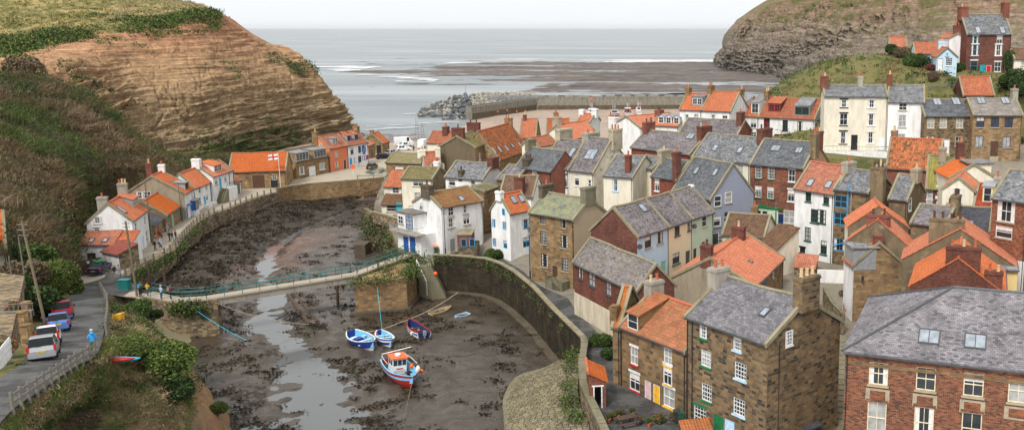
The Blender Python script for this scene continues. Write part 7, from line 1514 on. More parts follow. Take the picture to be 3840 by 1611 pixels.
def sample(Q,mask,n):
    """random points on a grid surface where mask>0 (area weighted), with normals"""
    a=Q[:-1,1:]-Q[:-1,:-1]; b=Q[1:,:-1]-Q[:-1,:-1]; nn=np.cross(a,b); ar=np.linalg.norm(nn,axis=-1); w=(ar*mask[:-1,:-1]).ravel(); i=RNG.choice(len(w),n,p=w/w.sum()); f=RNG.random((n,2))
    P=(Q[:-1,:-1].reshape(-1,3)[i]+a.reshape(-1,3)[i]*f[:,:1]+b.reshape(-1,3)[i]*f[:,1:]); N=(nn/np.maximum(ar,1e-9)[...,None]).reshape(-1,3)[i]; N*=np.sign(N[:,2:3]+1e-6); return P,N
def tufts(P,N,per,hgt,wid,spread,droop,lean=.5):
    """clumps of thin arching blades, two quads per blade"""
    n=len(P)*per; B=np.repeat(P,per,0)+RNG.normal(size=(n,3))*np.array([spread,spread,spread*.2]); H=np.repeat(hgt if hasattr(hgt,'__len__') else np.full(len(P),hgt),per)*RNG.uniform(.5,1.2,n)
    D=np.repeat(N,per,0)*.6+np.array([0,0,.8])+RNG.normal(size=(n,3))*lean; D/=np.linalg.norm(D,axis=1,keepdims=True); S=np.cross(D,RNG.normal(size=(n,3))); S/=np.linalg.norm(S,axis=1,keepdims=True); S*=(wid*RNG.uniform(.6,1.3,n))[:,None]
    M=B+D*H[:,None]*.55; T=M+D*H[:,None]*.45+np.stack([D[:,0],D[:,1],-np.ones(n)*.6],1)*(droop*H)[:,None]
    q1=np.stack([B-S,B+S,M+S*.8,M-S*.8],1); q2=np.stack([M-S*.8,M+S*.8,T+S*.15,T-S*.15],1); return np.concatenate([q1,q2],1).reshape(-1,3),n
def tuft_stuff(name,P,N,per,hgt,wid,spread,droop,mats,sel,label,lean=.5):
    V,n=tufts(P,N,per,hgt,wid,spread,droop,lean); mi=np.repeat(np.repeat(sel,per),2); j=RNG.random(len(mi)); mi=np.where(j<.2,RNG.integers(0,len(mats),len(mi)),mi); return stuff(name,quads(name,V,mats,mi),label)
# --- scrub on the left hillside: wispy brown mounds with greener hollows
v_=np.linspace(0,1,150)[:,None]+0*HILLQ[...,0]; msk=np.ones(HILLQ.shape[:2])*sstep(.02,.06,v_)
P,N=sample(HILLQ,msk,1700); vv=np.array([proj(p)[1] for p in P]); g=fbm(P[:,0]*.045,P[:,1]*.045,P[:,2]*.05,4,131)+.35*(RNG.random(len(P))-.5)+.22*((vv>430)&(P[:,1]>128))-.2; hg=np.clip(1.3+1.2*fbm(P[:,0]*.1,P[:,1]*.1,0,3,132),.5,2.6)
sel=np.where(g>.42,4,np.where(g>.2,2,np.where(g<-.42,1,np.where(g<-.15,3,0))))
tuft_stuff('scrub_thicket',P,N,72,hg,.036,.95,.32,['scrubbrown','scrubpale','scrubgreen','heath','leafmid'],sel,'wispy brown and olive scrub covering the whole hillside behind the waterfront houses',.42)
P,N=sample(HILLQ,msk,900); g=fbm(P[:,0]*.045,P[:,1]*.045,P[:,2]*.05,4,131)+.3*(RNG.random(900)-.5)-.1; C=np.repeat(P,54,0)+RNG.normal(size=(900*54,3))*np.array([.75,.75,.55])+np.repeat(N,54,0)*.55
me=leaf_mesh('hillside_bushes',C,.17,['scrubbrown','leafdark','scrubgreen','heath','leafgorse'],[.2]*5); c5=np.where(g>.25,1,np.where(g>.08,4,np.where(g<-.3,3,np.where(g<-.05,0,2)))); c5=np.repeat(c5,54); j=RNG.random(len(c5)); c5=np.where(j<.25,RNG.integers(0,5,len(c5)),c5); me.polygons.foreach_set('material_index',c5.astype(np.int32)); stuff('hillside_bushes',me,'leafy low bushes mixed into the brown scrub of the left hillside')
top=(v_>.62)|(v_<.13); P,N=sample(HILLQ,msk*top,360); C=np.repeat(P,80,0)+RNG.normal(size=(360*80,3))*np.array([.9,.9,.55])+N.repeat(80,0)*.5
stuff('hillside_bramble',leaf_mesh('hillside_bramble',C,.2,['leafdark','leafgorse','leafmid'],[.5,.3,.2]),'dark green bramble patches along the top and foot of the scrub hillside')
# --- headland: rough grass on the plateau, green patches on the edge and the ledges
nv,nu=HEADQ.shape[:2]; T_=HEADT+0*HEADQ[...,0]; U_=np.linspace(0,1,nu)[None,:]+0*T_
P,N=sample(HEADQ,((T_>3.0)&(T_<5.0)&(U_<.56)).astype(float),2600); sel=np.where(fbm(P[:,0]*.05,P[:,1]*.05,0,3,141)>0.05,0,1); tuft_stuff('headland_grass',P,N,9,.6,.10,.5,.3,['strawpale','leafyellow','bracken'],sel,'rough straw coloured grass on top of the headland',.5)
mk=((T_>2.5)&(T_<4.2)&(U_<.56)).astype(float)*np.clip(.55+fbm(HEADQ[...,0]*.05,HEADQ[...,1]*.05,0,4,143)*1.3,0,1)*(.05+1*np.exp(-((T_-3.12)/.28)**2)); P,N=sample(HEADQ,mk,950); C=np.repeat(P,44,0)+RNG.normal(size=(950*44,3))*np.array([1.1,1.1,.35])+N.repeat(44,0)*.3
stuff('clifftop_gorse',leaf_mesh('clifftop_gorse',C,.34,['leafdark','leafmid','leaflight','leafyellow'],[.25,.4,.2,.15]),'green gorse and bramble along the upper edge of the sandy cliff')
mk=((T_>1.0)&(T_<3.0)).astype(float)*np.clip(fbm(HEADQ[...,0]*.05,HEADQ[...,1]*.05,HEADQ[...,2]*.12,3,147)-.32,0,1)*((U_>.2)&(U_<.93)); P,N=sample(HEADQ,mk,130); C=np.repeat(P,34,0)+RNG.normal(size=(130*34,3))*np.array([.8,.8,.3])+N.repeat(34,0)*.25
stuff('ledge_plants',leaf_mesh('ledge_plants',C,.3,['leafdark','leafmid','leafgorse'],[.4,.4,.2]),'small green plants rooted on ledges of the sandy cliff')
mk=((T_>.15)&(T_<.8)&(U_>.52)&(U_<.78)).astype(float)*np.clip(.3+fbm(HEADQ[...,0]*.06,HEADQ[...,1]*.06,0,3,149),0,1); P,N=sample(HEADQ,mk,150); C=np.repeat(P,40,0)+RNG.normal(size=(150*40,3))*np.array([.9,.9,.3])+N.repeat(40,0)*.3
stuff('cliff_foot_plants',leaf_mesh('cliff_foot_plants',C,.3,['leafdark','leafmid','leaflight'],[.35,.45,.2]),'low green cover on the earth slope at the foot of the sandy cliff')
def onhead(u,v):
    uv=np.array([proj(p) for p in HEADQ[::3,::3].reshape(-1,3)]); i=np.argmin((uv[:,0]-u)**2+(uv[:,1]-v)**2); return HEADQ[::3,::3].reshape(-1,3)[i]
shrub('brown',onhead(52,205),4.4,'rounded brown bush standing alone on the bare red earth',name='bush',cat='bush')
# --- grassy hill on the right
xs=np.arange(4,120,.8); ys=np.arange(168,232,.8); X,Y=np.meshgrid(xs,ys); GQ=np.stack([X,Y,HILLF(X,Y)],-1); P,N=sample(GQ,np.ones(X.shape),2600); sel=np.where(fbm(P[:,0]*.08,P[:,1]*.08,0,3,151)>.1,1,0); sel=np.where(RNG.random(len(P))<.2,2,sel)
tuft_stuff('hill_grass',P,N,11,.55,.09,.45,.3,['leafmid','bracken','leaflight','strawpale'],sel,'rough green grass on the hill behind the cream three storey house',.5)
P,N=sample(GQ,np.clip(fbm(X*.1,Y*.1,0,3,153)-.05,0,1),170); C=np.repeat(P,60,0)+RNG.normal(size=(170*60,3))*np.array([.8,.8,.4])+np.array([0,0,.4])
stuff('hill_bramble',leaf_mesh('hill_bramble',C,.26,['leafdark','leafmid','leafbrown'],[.45,.35,.2]),'clumps of bramble and nettle on the grassy hill')
def onhill(u,v):
    d=ray(u,v); t=150.
    for k in range(400):
        t+=.3; p=(d[0]*t,d[1]*t,HC+d[2]*t)
        if p[1]>160 and p[2]<=float(HILLF(np.array(p[0]),np.array(p[1]))): return p
    return atd(u,v,190)
for (u,v,k,s,lb) in [(2245,140,'dark',2.1,'dark hawthorn bush left of the blue cottages on the hill'),(2268,150,'brown',2.3,'brownish bush beside the dark hawthorn on the hill'),(2300,166,'green',2.4,'broad green bush in front of the orange and blue cottage'),(2322,172,'dark',2.0,'dark green bush touching the blue cottage wall'),(2343,178,'red',1.3,'small dark red shrub beside the blue cottage'),(2412,180,'green',1.6,'low green shrub at the corner of the blue cottage'),(2350,205,'brown',1.6,'brown bramble mound below the blue cottage'),(2395,212,'light',1.1,'pale yellow green shrub above the wooden fence'),(2550,225,'dark',3.2,'large dark evergreen bush at the right edge below the hilltop'),(2572,240,'dark',3.,'dark evergreen bush half cut off by the right edge')]:
    shrub(k,onhill(u,v),s,lb)
p=atd(2533,178,185.6); r=shrub('dark',(p[0],p[1],28.3),1.9,'tall dark ivy bush climbing the right side of the hilltop brick house',sz=4.3,name='ivy_bush')
# --- foreground bank
tv=np.linspace(0,1,110)[:,None]+0*BANKQ[...,0]; tu=np.linspace(0,1,150)[None,:]+0*tv
P,N=sample(BANKQ,((tv<.66)).astype(float),3000); g=fbm(P[:,0]*.3,P[:,1]*.3,0,3,161); sel=np.where(g>.28,0,np.where(g<.02,1,np.where(g<.12,3,2))); 
tuft_stuff('bank_grass',P,N,18,.42,.020,.3,.35,['leaflight','strawpale','leafbrown','bracken'],sel,'tangle of green and straw coloured grass on the near river bank',.55)
P,N=sample(BANKQ,((tv>.04)&(tv<.75)).astype(float)*np.clip(.2+fbm(BANKQ[...,0]*.25,BANKQ[...,1]*.25,0,3,163),0,1),240); C=np.repeat(P,110,0)+RNG.normal(size=(240*110,3))*np.array([.42,.42,.25])+np.array([0,0,.25])
stuff('bank_bramble',leaf_mesh('bank_bramble',C,.10,['leafdark','leafmid','leafgorse','bracken'],[.35,.35,.15,.15]),'brambles and weeds matted over the near river bank')
for (u,v,d_,k,s,lb,sz) in [(378,932,71,'dome',3.6,'biggest dome shaped green bush on the near bank',2.7),(300,890,69.5,'dome',2.2,'dark green bush beside the red kayak on the near bank',1.6),(420,985,70,'dark',2.1,'dark bush on the right shoulder of the near bank',1.7),(345,880,73,'dome',1.9,'pale green shrub at the top of the near bank by the fence',1.6),(275,885,69.5,'flower',1.1,'small shrub with red berries by the man in the blue jacket',1.),(350,780,94,'green',1.7,'green shrub growing beside the cobbled slipway',1.3),(385,800,96,'dark',1.3,'dark shrub halfway down the cobbled slipway',1.),(548,1030,79,'light',1.,'light green tuft at the eroded end of the near bank',.8),
   (30,960,57,'green',1.5,'rounded garden shrub at the left edge beside the lane',1.4),(10,1000,55,'flower',1.6,'flowering bush in the bottom left corner',1.),(100,1075,61,'light',1.3,'yellow green bush at the bottom of the near bank',1.1),(215,1065,63,'brown',1.2,'brown bracken clump at the bottom of the near bank',1.)]:
    p=atd(u,v,d_); shrub(k,(p[0],p[1],p[2]-.5*s*.4),s,lb,sz=sz)
# --- left gardens and hedges by the lane
for (u,v,d_,k,s,lb) in [(85,765,81,'dark',2.6,'large dark hedge behind the leaning telegraph pole'),(120,690,100,'dome',3.0,'broad green thicket above the lane'),(165,720,108,'light',2.6,'pale willowy thicket at the lane bend'),(60,690,96,'brown',2.6,'tangled brown hedge above the terrace garden'),(70,640,102,'green',2.6,'green hedge below the scrub hillside'),(110,760,88,'dark',1.7,'dark shrub just above the dark red van'),(172,700,112,'light',1.4,'feathery green bush beside the street lamp'),(35,775,72,'flower',.9,'flowering pots and plants on the garden terrace'),(20,870,60,'flower',.8,'flower bed by the white picket fence'),(50,715,90,'dark',1.5,'ivy mass climbing beside the far left house')]:
    p=atd(u,v,d_); shrub(k,(p[0],p[1],p[2]-s*.55),s,lb)
# --- greenery on the waterfront walls, quay and pier
def wallgreen(name,pts,n,per,label,sp=(.45,.45,.3),size=.17,mats=('leafdark','leafmid','leaflight','leafbrown'),w=(.3,.4,.2,.1)):
    P=[]
    for k in range(n): i=random.randrange(len(pts)-1); f=random.random(); a,c=pts[i],pts[i+1]; P.append([a[j]+(c[j]-a[j])*f for j in range(3)])
    C=np.repeat(np.array(P),per,0)+RNG.normal(size=(n*per,3))*np.array(sp); return stuff(name,leaf_mesh(name,C,size,list(mats),list(w)),label)
wallgreen('wall_weeds',[(p[0]+.3,p[1]-.3,p[2]-.6) for p in OUT[:8]],46,60,'weeds and grass hanging over the river wall below the railed street',(.5,.5,.45))
wallgreen('pier_ivy',[(p[0],p[1],p[2]+.2) for p in (ab[0],ab[1],ab[2],ab[3],((ab[0][0]+ab[2][0])/2,(ab[0][1]+ab[2][1])/2,5.3))],34,95,'shaggy plants growing over the top of the stone pier',(.75,.75,.4))
wallgreen('step_ivy',[atz(1028,688,4.3),atz(1058,680,3.8),atz(1062,712,2.6)],22,90,'dark ivy filling the corner beside the harbour steps',(.55,.5,.6),.17,('leafdark','leafmid'),(.55,.45))
wallgreen('river_cliff_ivy',[(p[0]-.5,p[1]-.5,p[2]-1.5-1.6*(i%2)) for i,p in enumerate(cw)],120,90,'brambles and ivy hanging over the dark river wall',(.9,.9,1.1),.2,('leafdark','leafmid','leafbrown','twig'),(.35,.25,.2,.2))
wallgreen('harbour_wall_weeds',[(p[0]-.2,p[1]-.2,p[2]-.5) for p in QWP[:9]],44,34,'tufts of weed clinging near the top of the harbour wall',(.5,.4,.3),.13)
wallgreen('quay_verge',[(p[0]-1.0,p[1],4.4) for p in QWP[9:15]],44,60,'rough green verge along the foot of the near quay wall',(.5,.6,.25),.13)
wallgreen('abutment_ivy',[(p.x+.2,p.y-.3,p.z-.9) for p in (deckpts[1],(deckpts[1]+deckpts[2])*.5,deckpts[2])],22,60,'plants sprouting from the rough bridge approach wall',(.6,.3,.5))
for (u,v,z,k,s,lb) in [(1243,652,5.1,'green',1.4,'green shrubs at the foot of the blue windowed white house'),(1512,870,4.6,'green',1.3,'green verge bush beside the plinth of the long brick building'),(1525,905,4.4,'dark',1.1,'dark verge bush left of the yellow door cottage'),(1655,1062,4.2,'flower',.7,'potted flowers around the picnic table'),(1700,1055,4.2,'flower',.6,'potted geraniums right of the picnic table'),
   (2455,415,13,'green',1.2,'garden shrub below the navy windowed cottage'),(2395,375,16.5,'brown',1.3,'bare climbing shrub by the cream cottage door'),(2490,440,12,'light',1.6,'light green garden bush behind the brick house'),(2510,395,15.5,'green',1.3,'round clipped shrub on the stone garden wall'),(2560,380,16.5,'dark',2.2,'large dark shrub right of the navy windowed cottage'),(2570,460,11.5,'green',2.0,'leafy tree top at the right edge above the brick house'),(2310,388,16.6,'flower',.8,'flower pots along the railed terrace'),(2125,745,5.5,'flower',.8,'potted plants in the alley garden')]:
    shrub(k,ontown(u,v,.05,z) if z<6 else atz(u,v,z),s,lb)
shrub('column',atz(2487,395,16.5),.75,'slim conifer nearest the ruined gable wall',name='conifer',cat='conifer'); shrub('column',atz(2500,397,16.5),.6,'shorter slim conifer in the upper garden',name='conifer',cat='conifer')

# --- bladder wrack over the mud: dark flat leaves, thick under the river wall and in drifts elsewhere
den=np.clip((BEDW-.42)*2.2,0,1)*(fbm(BEDX*.22+BEDY*.1,BEDY*.30,0,4,171)>-.02)+1.3*sstep(9,4,dist_poly(BEDX,BEDY,LBANK))*(fbm(BEDX*.3,BEDY*.3,0,3,175)>-.45)+.55*((fbm(BEDX*.30+BEDY*.22,BEDY*.42-BEDX*.12,0,5,173,.6)>.16)&(BEDX>-62)); den*=(BEDY<206)&(BEDZ>.38); den=den*np.clip(130/BEDY,.5,1.6)
P,N=sample(np.stack([BEDX,BEDY,BEDZ],-1),den,8200); k=15; C=np.repeat(P,k,0)+RNG.normal(size=(len(P)*k,3))*np.array([.42,.30,.035]); C[:,2]+=.05
stuff('seaweed',leaf_mesh('seaweed',C,.2,['wrack','wrackbrown','wrackolive'],[.6,.28,.12],up=1.6),'dark bladder wrack strewn over the muddy river bed')

wallgreen('apron_weeds',[tuple(A_[k]*(1-f)+B_[k]*f) for k,f in ((5,.3),(15,.15),(25,.4),(33,.1),(40,.25),(50,.3),(55,.1),(48,.6),(20,.6))],70,40,'grass and weed tufts between the stones of the cobbled slope',(.5,.6,.1),.12)
# ================================================================ street furniture and small things
def single(name,mb,mat,label,cat,org,group=None,smooth=False): o=mb.build(name,mat,origin=tuple(org),smooth=smooth); return tag(o,label,cat,group)
# boulders of the breakwater
BO=[]
for k in range(6):
    bm=bmesh.new(); bmesh.ops.create_icosphere(bm,subdivisions=1,radius=1.)
    for v in bm.verts: v.co*=.8+.35*random.random(); v.co.z*=.8; v.co.x*=1.2
    me=bpy.data.meshes.new('boulder'); bm.to_mesh(me); bm.free(); me.materials.append(MT['boulder' if k<3 else 'boulderpale']); BO.append(me)
c0,c1,c2=Vector(atz(1062,290,0)),Vector(atz(1187,304,0)),Vector(atz(1350,262,0))
nb=0
for k in range(300):
    f,g=(k%50)/49.,(k//50)/5.
    u=1056+ (1345-1056)*f; lo=288+15*math.sin(min(1,f/.45)*1.57)-(0 if f<.45 else 20+(f-.45)*60) ; hi=284-43*min(1,f/.40)**.6 if f<.40 else 237-1*(f-.4)
    lo=max(lo,hi+4)
    v=lo+(hi-lo)*g; y0=395+ (f-.42)*150 if f>.42 else 405-10*f/.42+0; 
    Yd=(392 if f<.42 else 392+(f-.42)*95)+g*22+ (12 if f<.2 else 0); p=atd(u+random.uniform(-3,3),v+random.uniform(-1.5,1.5),Yd)
    if p[2]<-1 or p[2]>8.6: continue
    me=BO[random.randrange(3) if (f<.45 and random.random()<.75) else 3+random.randrange(3)]; o=bpy.data.objects.new('boulder',me); COL.objects.link(o); o.location=p; o.rotation_euler=(random.random()*6,random.random()*6,random.random()*6); s=random.uniform(.8,1.35); o.scale=(s*1.1,s,s*.9)
    pale=me in BO[3:]; tag(o,'pale armour boulder in the breakwater heap' if pale else 'dark grey armour boulder in the breakwater heap','boulder','pale boulders of the breakwater' if pale else 'dark boulders of the breakwater'); nb+=1
bm=bmesh.new()
for k in range(520):
    f=random.random(); g=random.random(); u=1054+(1345-1054)*f; lo=289+15*math.sin(min(1,f/.45)*1.57)-(0 if f<.45 else 20+(f-.45)*60); hi=285-43*min(1,f/.40)**.6 if f<.40 else 237-1*(f-.4); v=max(lo,hi+4)*(1-g)+hi*g
    p=atd(u,v,(391.5 if f<.42 else 391.5+(f-.42)*95)+g*22+(12 if f<.2 else 0))
    if -1<p[2]<8.6:
        mx=Matrix.Translation(p)@Matrix.Rotation(random.random()*6,4,Vector((random.random(),random.random(),1)).normalized())@Matrix.Diagonal((random.uniform(.6,1.2),random.uniform(.5,.9),random.uniform(.4,.8),1)); r_=bmesh.ops.create_icosphere(bm,subdivisions=1,radius=1.,matrix=mx)
        pm=0 if f<.45 and random.random()<.75 else 1
        for vv in r_['verts']:
            for ff in vv.link_faces: ff.material_index=pm
me=bpy.data.meshes.new('breakwater_rubble'); bm.to_mesh(me); bm.free(); me.materials.append(MT['boulder']); me.materials.append(MT['boulderpale']); o=bpy.data.objects.new('breakwater_rubble',me); COL.objects.link(o); o['kind']='stuff'; o['label']='smaller grey rocks packed between the breakwater boulders'; o['category']='rocks'
b=MB(); h=[Vector(atd(1062,292,402)),Vector(atd(1130,262,410)),Vector(atd(1200,245,416)),Vector(atd(1350,243,440))]
core=np.array([[(p.x-3,p.y-6,-1),(p.x+1,p.y+3,max(p.z-1.0,.2)),(p.x+4,p.y+16,max(p.z-1.0,.2)),(p.x+6,p.y+28,-1)] for p in h]); tag(grid_obj('breakwater_core',resample(core.transpose(1,0,2),12,30),'rock'),kind='structure')
for k in range(34):
    u=1340+(1735-1340)*k/33; p=atd(u,241 if k<20 else 240,pc[1]+10); m=MB(); m.box(((p[0],p[1]),(1,0),(0,1)),-1.5+random.uniform(-.2,.2),1.6,random.uniform(0,.5),2.4+.3*random.random(),p[2]-3.2,p[2]+random.uniform(-.2,.35)); single('armour_block',m,'boulderpale' if k%3 else 'boulder','squared grey armour block in the row behind the straight pier','block',p,'armour blocks behind the pier')
# beacon pole on the breakwater
p=atd(1172,242,405); m=MB(); m.tube([(p[0],p[1],p[2]-1),(p[0],p[1],p[2]+5.)],.12,6); single('beacon_pole',m,'pgrey','thin beacon pole standing on the boulder breakwater','pole',p)
for u,v in [(1252,281),(1276,278),(1300,280),(1322,279)]:
    p=atd(u,v,392+(u-1190)*.22); m=MB(); ball(m,(p[0],p[1],p[2]),.36); single('mooring_buoy',m,'porange','orange mooring buoy hanging on the angled pier wall','buoy',p,'buoys hanging on the angled pier wall')
p=atd(1488,250,pc[1]-.3); m=MB(); ball(m,p,.6); single('lifebuoy',m,'porange','round orange lifebuoy on the straight pier parapet','lifebuoy',p)
# lamps and poles
def lamp(label,u,v,z,h,old=True,arm=0):
    p=atz(u,v,z); r=empty('street_lamp',p,label,'street lamp'); b=MB(); 
    if old:
        b.tube([(p[0],p[1],z-.3),(p[0],p[1],z+1.0),(p[0],p[1],z+1.05),(p[0],p[1],z+h)],[.1,.1,.06,.045],8); b.tube([(p[0]-.3,p[1],z+h-.4),(p[0]+.3,p[1],z+h-.4)],.03,5); b.build('post','iron',r)
        b=MB(); b.lathe((p[0],p[1],z+h),[(.1,0),(.22,.42),(.23,.45)],6); l=b.build('lantern','skyglass',r); b=MB(); b.lathe((p[0],p[1],z+h+.452),[(.27,0),(.12,.2),(.05,.26),(.03,.4)],6); b.build('cap','iron',l)
    else:
        b.tube([(p[0],p[1],z-.3),(p[0]-.03*h,p[1],z+h),(p[0]-.03*h+arm*.5,p[1],z+h+.12),(p[0]-.03*h+arm*1.1,p[1],z+h+.15)],[.07,.05,.04,.04],6); b.build('post','teala',r)
        b=MB(); bx_=(p[0]-.03*h+arm*1.3,p[1],z+h+.15); b.box(((bx_[0],bx_[1]),(1,0),(0,1)),-.35,.35,-.12,.12,bx_[2]-.07,bx_[2]+.07); b.build('lamp_head','teala',r)
    return r
lamp('black Victorian style lamp post in front of the balcony house',1121,641,5.5,6.5); lamp('black Victorian style lamp post at the corner of the three storey house',1334,700,5.1,6.3)
lamp('black lamp post on the grassy hill above the cream house',2195,214,20.,5.4); lamp('lamp post between the white terrace and the cream house',2063,352,17.,5.5)
lamp('green street lamp standing at the bend of the lane',160,691,6.0,5.2,False,.8); lamp('tall green street lamp beside the bay window house',460,558,4.7,7.,False,-.8)
def pole(label,u,v,z,h,lean=(0,0),arms=0,r_=.13,mat='wood',pt=None):
    p=pt or atz(u,v,z); r=empty('telegraph_pole',p,label,'pole'); b=MB(); t=(p[0]+lean[0],p[1]+lean[1],p[2]+h); b.tube([(p[0],p[1],p[2]-.4),t],[r_,r_*.75],8); b.build('shaft',mat,r)
    if arms:
        b=MB()
        for k in range(arms): zz=t[2]-.3-.45*k; b.tube([(t[0]-.45,t[1],zz),(t[0]+.45,t[1],zz)],.045,5)
        b.build('crossarm','woodgrey',r)
    return r
pole('leaning telegraph pole beside the parked light blue car',0,0,0,9.2,(-1.1,.2),3,.12,'wood',onroad(118,828)); pole('leaning telegraph pole near the bridge end of the street',345,743,5.45,9.4,(-.45,0),2,.15); pole('telegraph pole in front of the slate roofed cottage end',385,615,4.7,10.,(-.3,0),1,.13)
pole('telegraph pole standing in the lane beside the dark tiled cottage',1950,628,7.8,6.8,(0,0),1,.12); pole('tall bare pole rising from the left end of the grassy hill',0,0,0,12.5,(.5,0),1,.16,'wood',onhill(2098,165)); pole('short wooden pole on the crest of the grassy hill',0,0,0,3.6,(0,0),0,.12,'wood',onhill(2184,155)); pole('thin grey garden pole left of the leaning telegraph pole',70,742,11.5,6.,(-.2,0),0,.08,'woodgrey'); pole('short garden post at the terrace',32,720,12.,3.2,(0,0),0,.08,'woodgrey')
for (u,v,z,h,lb) in [(447,672,1.6,3.2,'dark timber pile at the foot of the curved river wall'),(513,610,1.6,3.,'dark timber pile standing in the seaweed below the railings'),(376,705,3.,2.6,'timber pile beside the bridge approach'),(640,560,1.6,2.2,'short timber pile upstream by the river wall'),(850,770,.6,3.,'weed covered post standing in the mud beside the stone pier'),(415,715,2.6,2.4,'leaning timber pile among the bushes by the bridge'),(1475,1070,.6,2.,'thin post at the bottom of the mud')]:
    p=atz(u,v,z); m=MB(); m.tube([(p[0],p[1],-.6),(p[0]+.05,p[1],z+h*.5),(p[0]+.1,p[1],z+h)],[.22,.2,.17],8); single('timber_pile',m,'woodbrown',lb,'post',p)
# timber baulks lying on the river bed under the bridge
r=empty('slip_timbers',atz(765,780,.6),'pair of long dark timbers lying on the river bed under the bridge','timber'); 
for (a,c) in (((725,742),(778,815)),((742,740),(800,810))):
    b=MB(); b.tube([tuple(Vector(atz(*a,.75))),tuple(Vector(atz(*c,.75)))],.28,6); b.build('baulk','woodbrown',r)
# railings along the waterfront street
r=empty('street_railing',OUT[6],'white two bar railing on wooden posts along the waterfront street','railing'); RL=[(p[0]-.1,p[1]+.05,p[2]) for p in OUT[:14]]
b=MB(); 
for k in (.95,.5): b.tube([(p[0],p[1],p[2]+k) for p in RL],.03,5)
b.build('rail','stone',r); npost=0
for a,c in zip(RL,RL[1:]):
    a,c=Vector(a),Vector(c); n_=max(1,int((c-a).length/2.))
    for i in range(n_): p=a.lerp(c,i/n_); b=MB(); bx_=((p.x,p.y),(1,0),(0,1)); b.box(bx_,-.1,.1,-.1,.1,p.z-.1,p.z+1.12); b.build('post','woodgrey',r)
# lane fence on the near side
FP=[onroad(u+2,v-1) for u,v in roadR[1:5]]
def fence(label,P,step,hh_,mat,rails,pr=.07,name='fence'):
    r=empty(name,P[len(P)//2],label,'fence'); b=MB()
    for k in rails:
        for a,c in zip(P,P[1:]):
            a,c=Vector(a),Vector(c); d=(c-a); d.z=0; d.normalize(); n=Vector((-d.y,d.x,0))*.03; q=[a-n,c-n,c+n,a+n]; b.hexa([(p.x,p.y,p.z+hh_*k-.07) for p in q],[(p.x,p.y,p.z+hh_*k+.07) for p in q])
    b.build('rail',mat,r)
    for a,c in zip(P,P[1:]):
        a,c=Vector(a),Vector(c); n_=max(1,round((c-a).length/step))
        for i in range(n_): p=a.lerp(c,i/n_); b=MB(); b.box(((p.x,p.y),(1,0),(0,1)),-pr,pr,-pr,pr,p.z-.3,p.z+hh_+.08); b.build('post',mat,r)
    return r
fence('weathered post and rail fence along the near side of the lane',FP,1.6,.85,'woodgrey',(.85,.4),.06); fence('grey post and rail fence beside the upper lane above the slipway',[onroad(u+3,v) for u,v in [(266,838),(270,800),(268,760),(245,722)]],2.,1.,'woodgrey',(.9,.5),.09)
fence('wooden post fence running up the grassy hill to the garage',[onhill(2335,232),onhill(2380,224),onhill(2425,215)],2.2,1.1,'woodgrey',(.9,.5)); fence('wooden fence in front of the hilltop brick house',[atz(2495,185,28.4),atz(2540,178,28.4),atz(2580,177,28.4)],2.,1.1,'woodgrey',(.9,.5))
a,c=Vector(atz(192,690,5.)),Vector(atz(258,678,5.)); 
r=empty('timber_gate',a,'brown close boarded gate behind the dark navy saloon','gate'); b=MB(); d=(c-a).normalized(); b.box(((a.x,a.y),(d.x,d.y),(-d.y,d.x)),0,(c-a).length,0,.08,4.7,6.8); b.build('board_panel','woodbrown',r); b=MB(); b.box(((a.x,a.y),(d.x,d.y),(-d.y,d.x)),1.4,1.75,-.02,-.004,6.2,6.55); b.build('notice','pwhite',r)
# picket fence and terrace furniture at the far left
fence('white picket fence at the left edge beside the lane',[atd(-5,930,55),atd(12,905,57),atd(30,882,59)],.32,.95,'pwhite',(.8,.35),.045,'picket_fence')
def garden_bench(label,p,head,mat,w=1.6):
    r=local('garden_bench',label,'bench')
    b=MB(); 
    for k in range(4): bx(b,-w/2,w/2,.02+k*.12,.11+k*.12,.42,.46)
    b.build('seat',mat,r); b=MB()
    for k in range(9): bx(b,-w/2+.06+k*(w-.16)/8,-w/2+.1+k*(w-.16)/8,.47,.51,.47,.9)
    bx(b,-w/2,w/2,.46,.52,.9,.97); b.build('backrest',mat,r)
    for s in (-1,1):
        for y in (.03,.44): b=MB(); bx(b,s*(w/2-.06)-.04,s*(w/2-.06)+.04,y,y+.07,0,.42); b.build('leg',mat,r)
    return place(r,p,head)
garden_bench('grey slatted garden bench on the terrace at the left edge',atd(30,800,66),.25,'woodgrey',2.6)
garden_bench('dark bench on the crest of the grassy hill',Vector(onhill(2122,160))+Vector((0,0,.1)),.1,'woodbrown',3.); garden_bench('small blue bench under the white window of the anchor cottage',atz(2400,181,28.4),math.pi,'pdkblue',1.8); garden_bench('red bench in front of the pale cream cottage',atz(1722,668,8.),math.radians(58+180),'pred',1.5); garden_bench('bright red bench beside the stone gabled house in the alley',atz(2132,785,5.6),math.radians(80),'pred',1.3)
qa,qb=Vector(onroad(62,868))+Vector((-.9,0,0)),Vector(onroad(108,800))+Vector((-1.2,0,0)); tb=MB(); f4=[qa,qb,qb+Vector((-5,1.8,0)),qa+Vector((-5,1.8,0))]; tb.hexa([(p.x,p.y,10.) for p in f4],[(p.x,p.y,15.7) for p in f4]); single('terrace_wall',tb,'rubble','stone walled garden terrace above the lane at the left edge','wall',qa)
for i,(u,v,d_) in enumerate([(68,850,62),(60,815,65),(68,790,68)]): p=atd(u,v,d_); m=MB(); m.box(((p[0],p[1]),(1,0),(0,1)),-.22,.22,-.22,.22,p[2]-1.5,p[2]+.9); m.box(((p[0],p[1]),(1,0),(0,1)),-.28,.28,-.28,.28,p[2]+.903,p[2]+1.); single('gate_pier',m,'sandstone','square stone pier with flat cap, %s of the three by the garden steps'%('nearest','middle','furthest')[i],'pier',p)
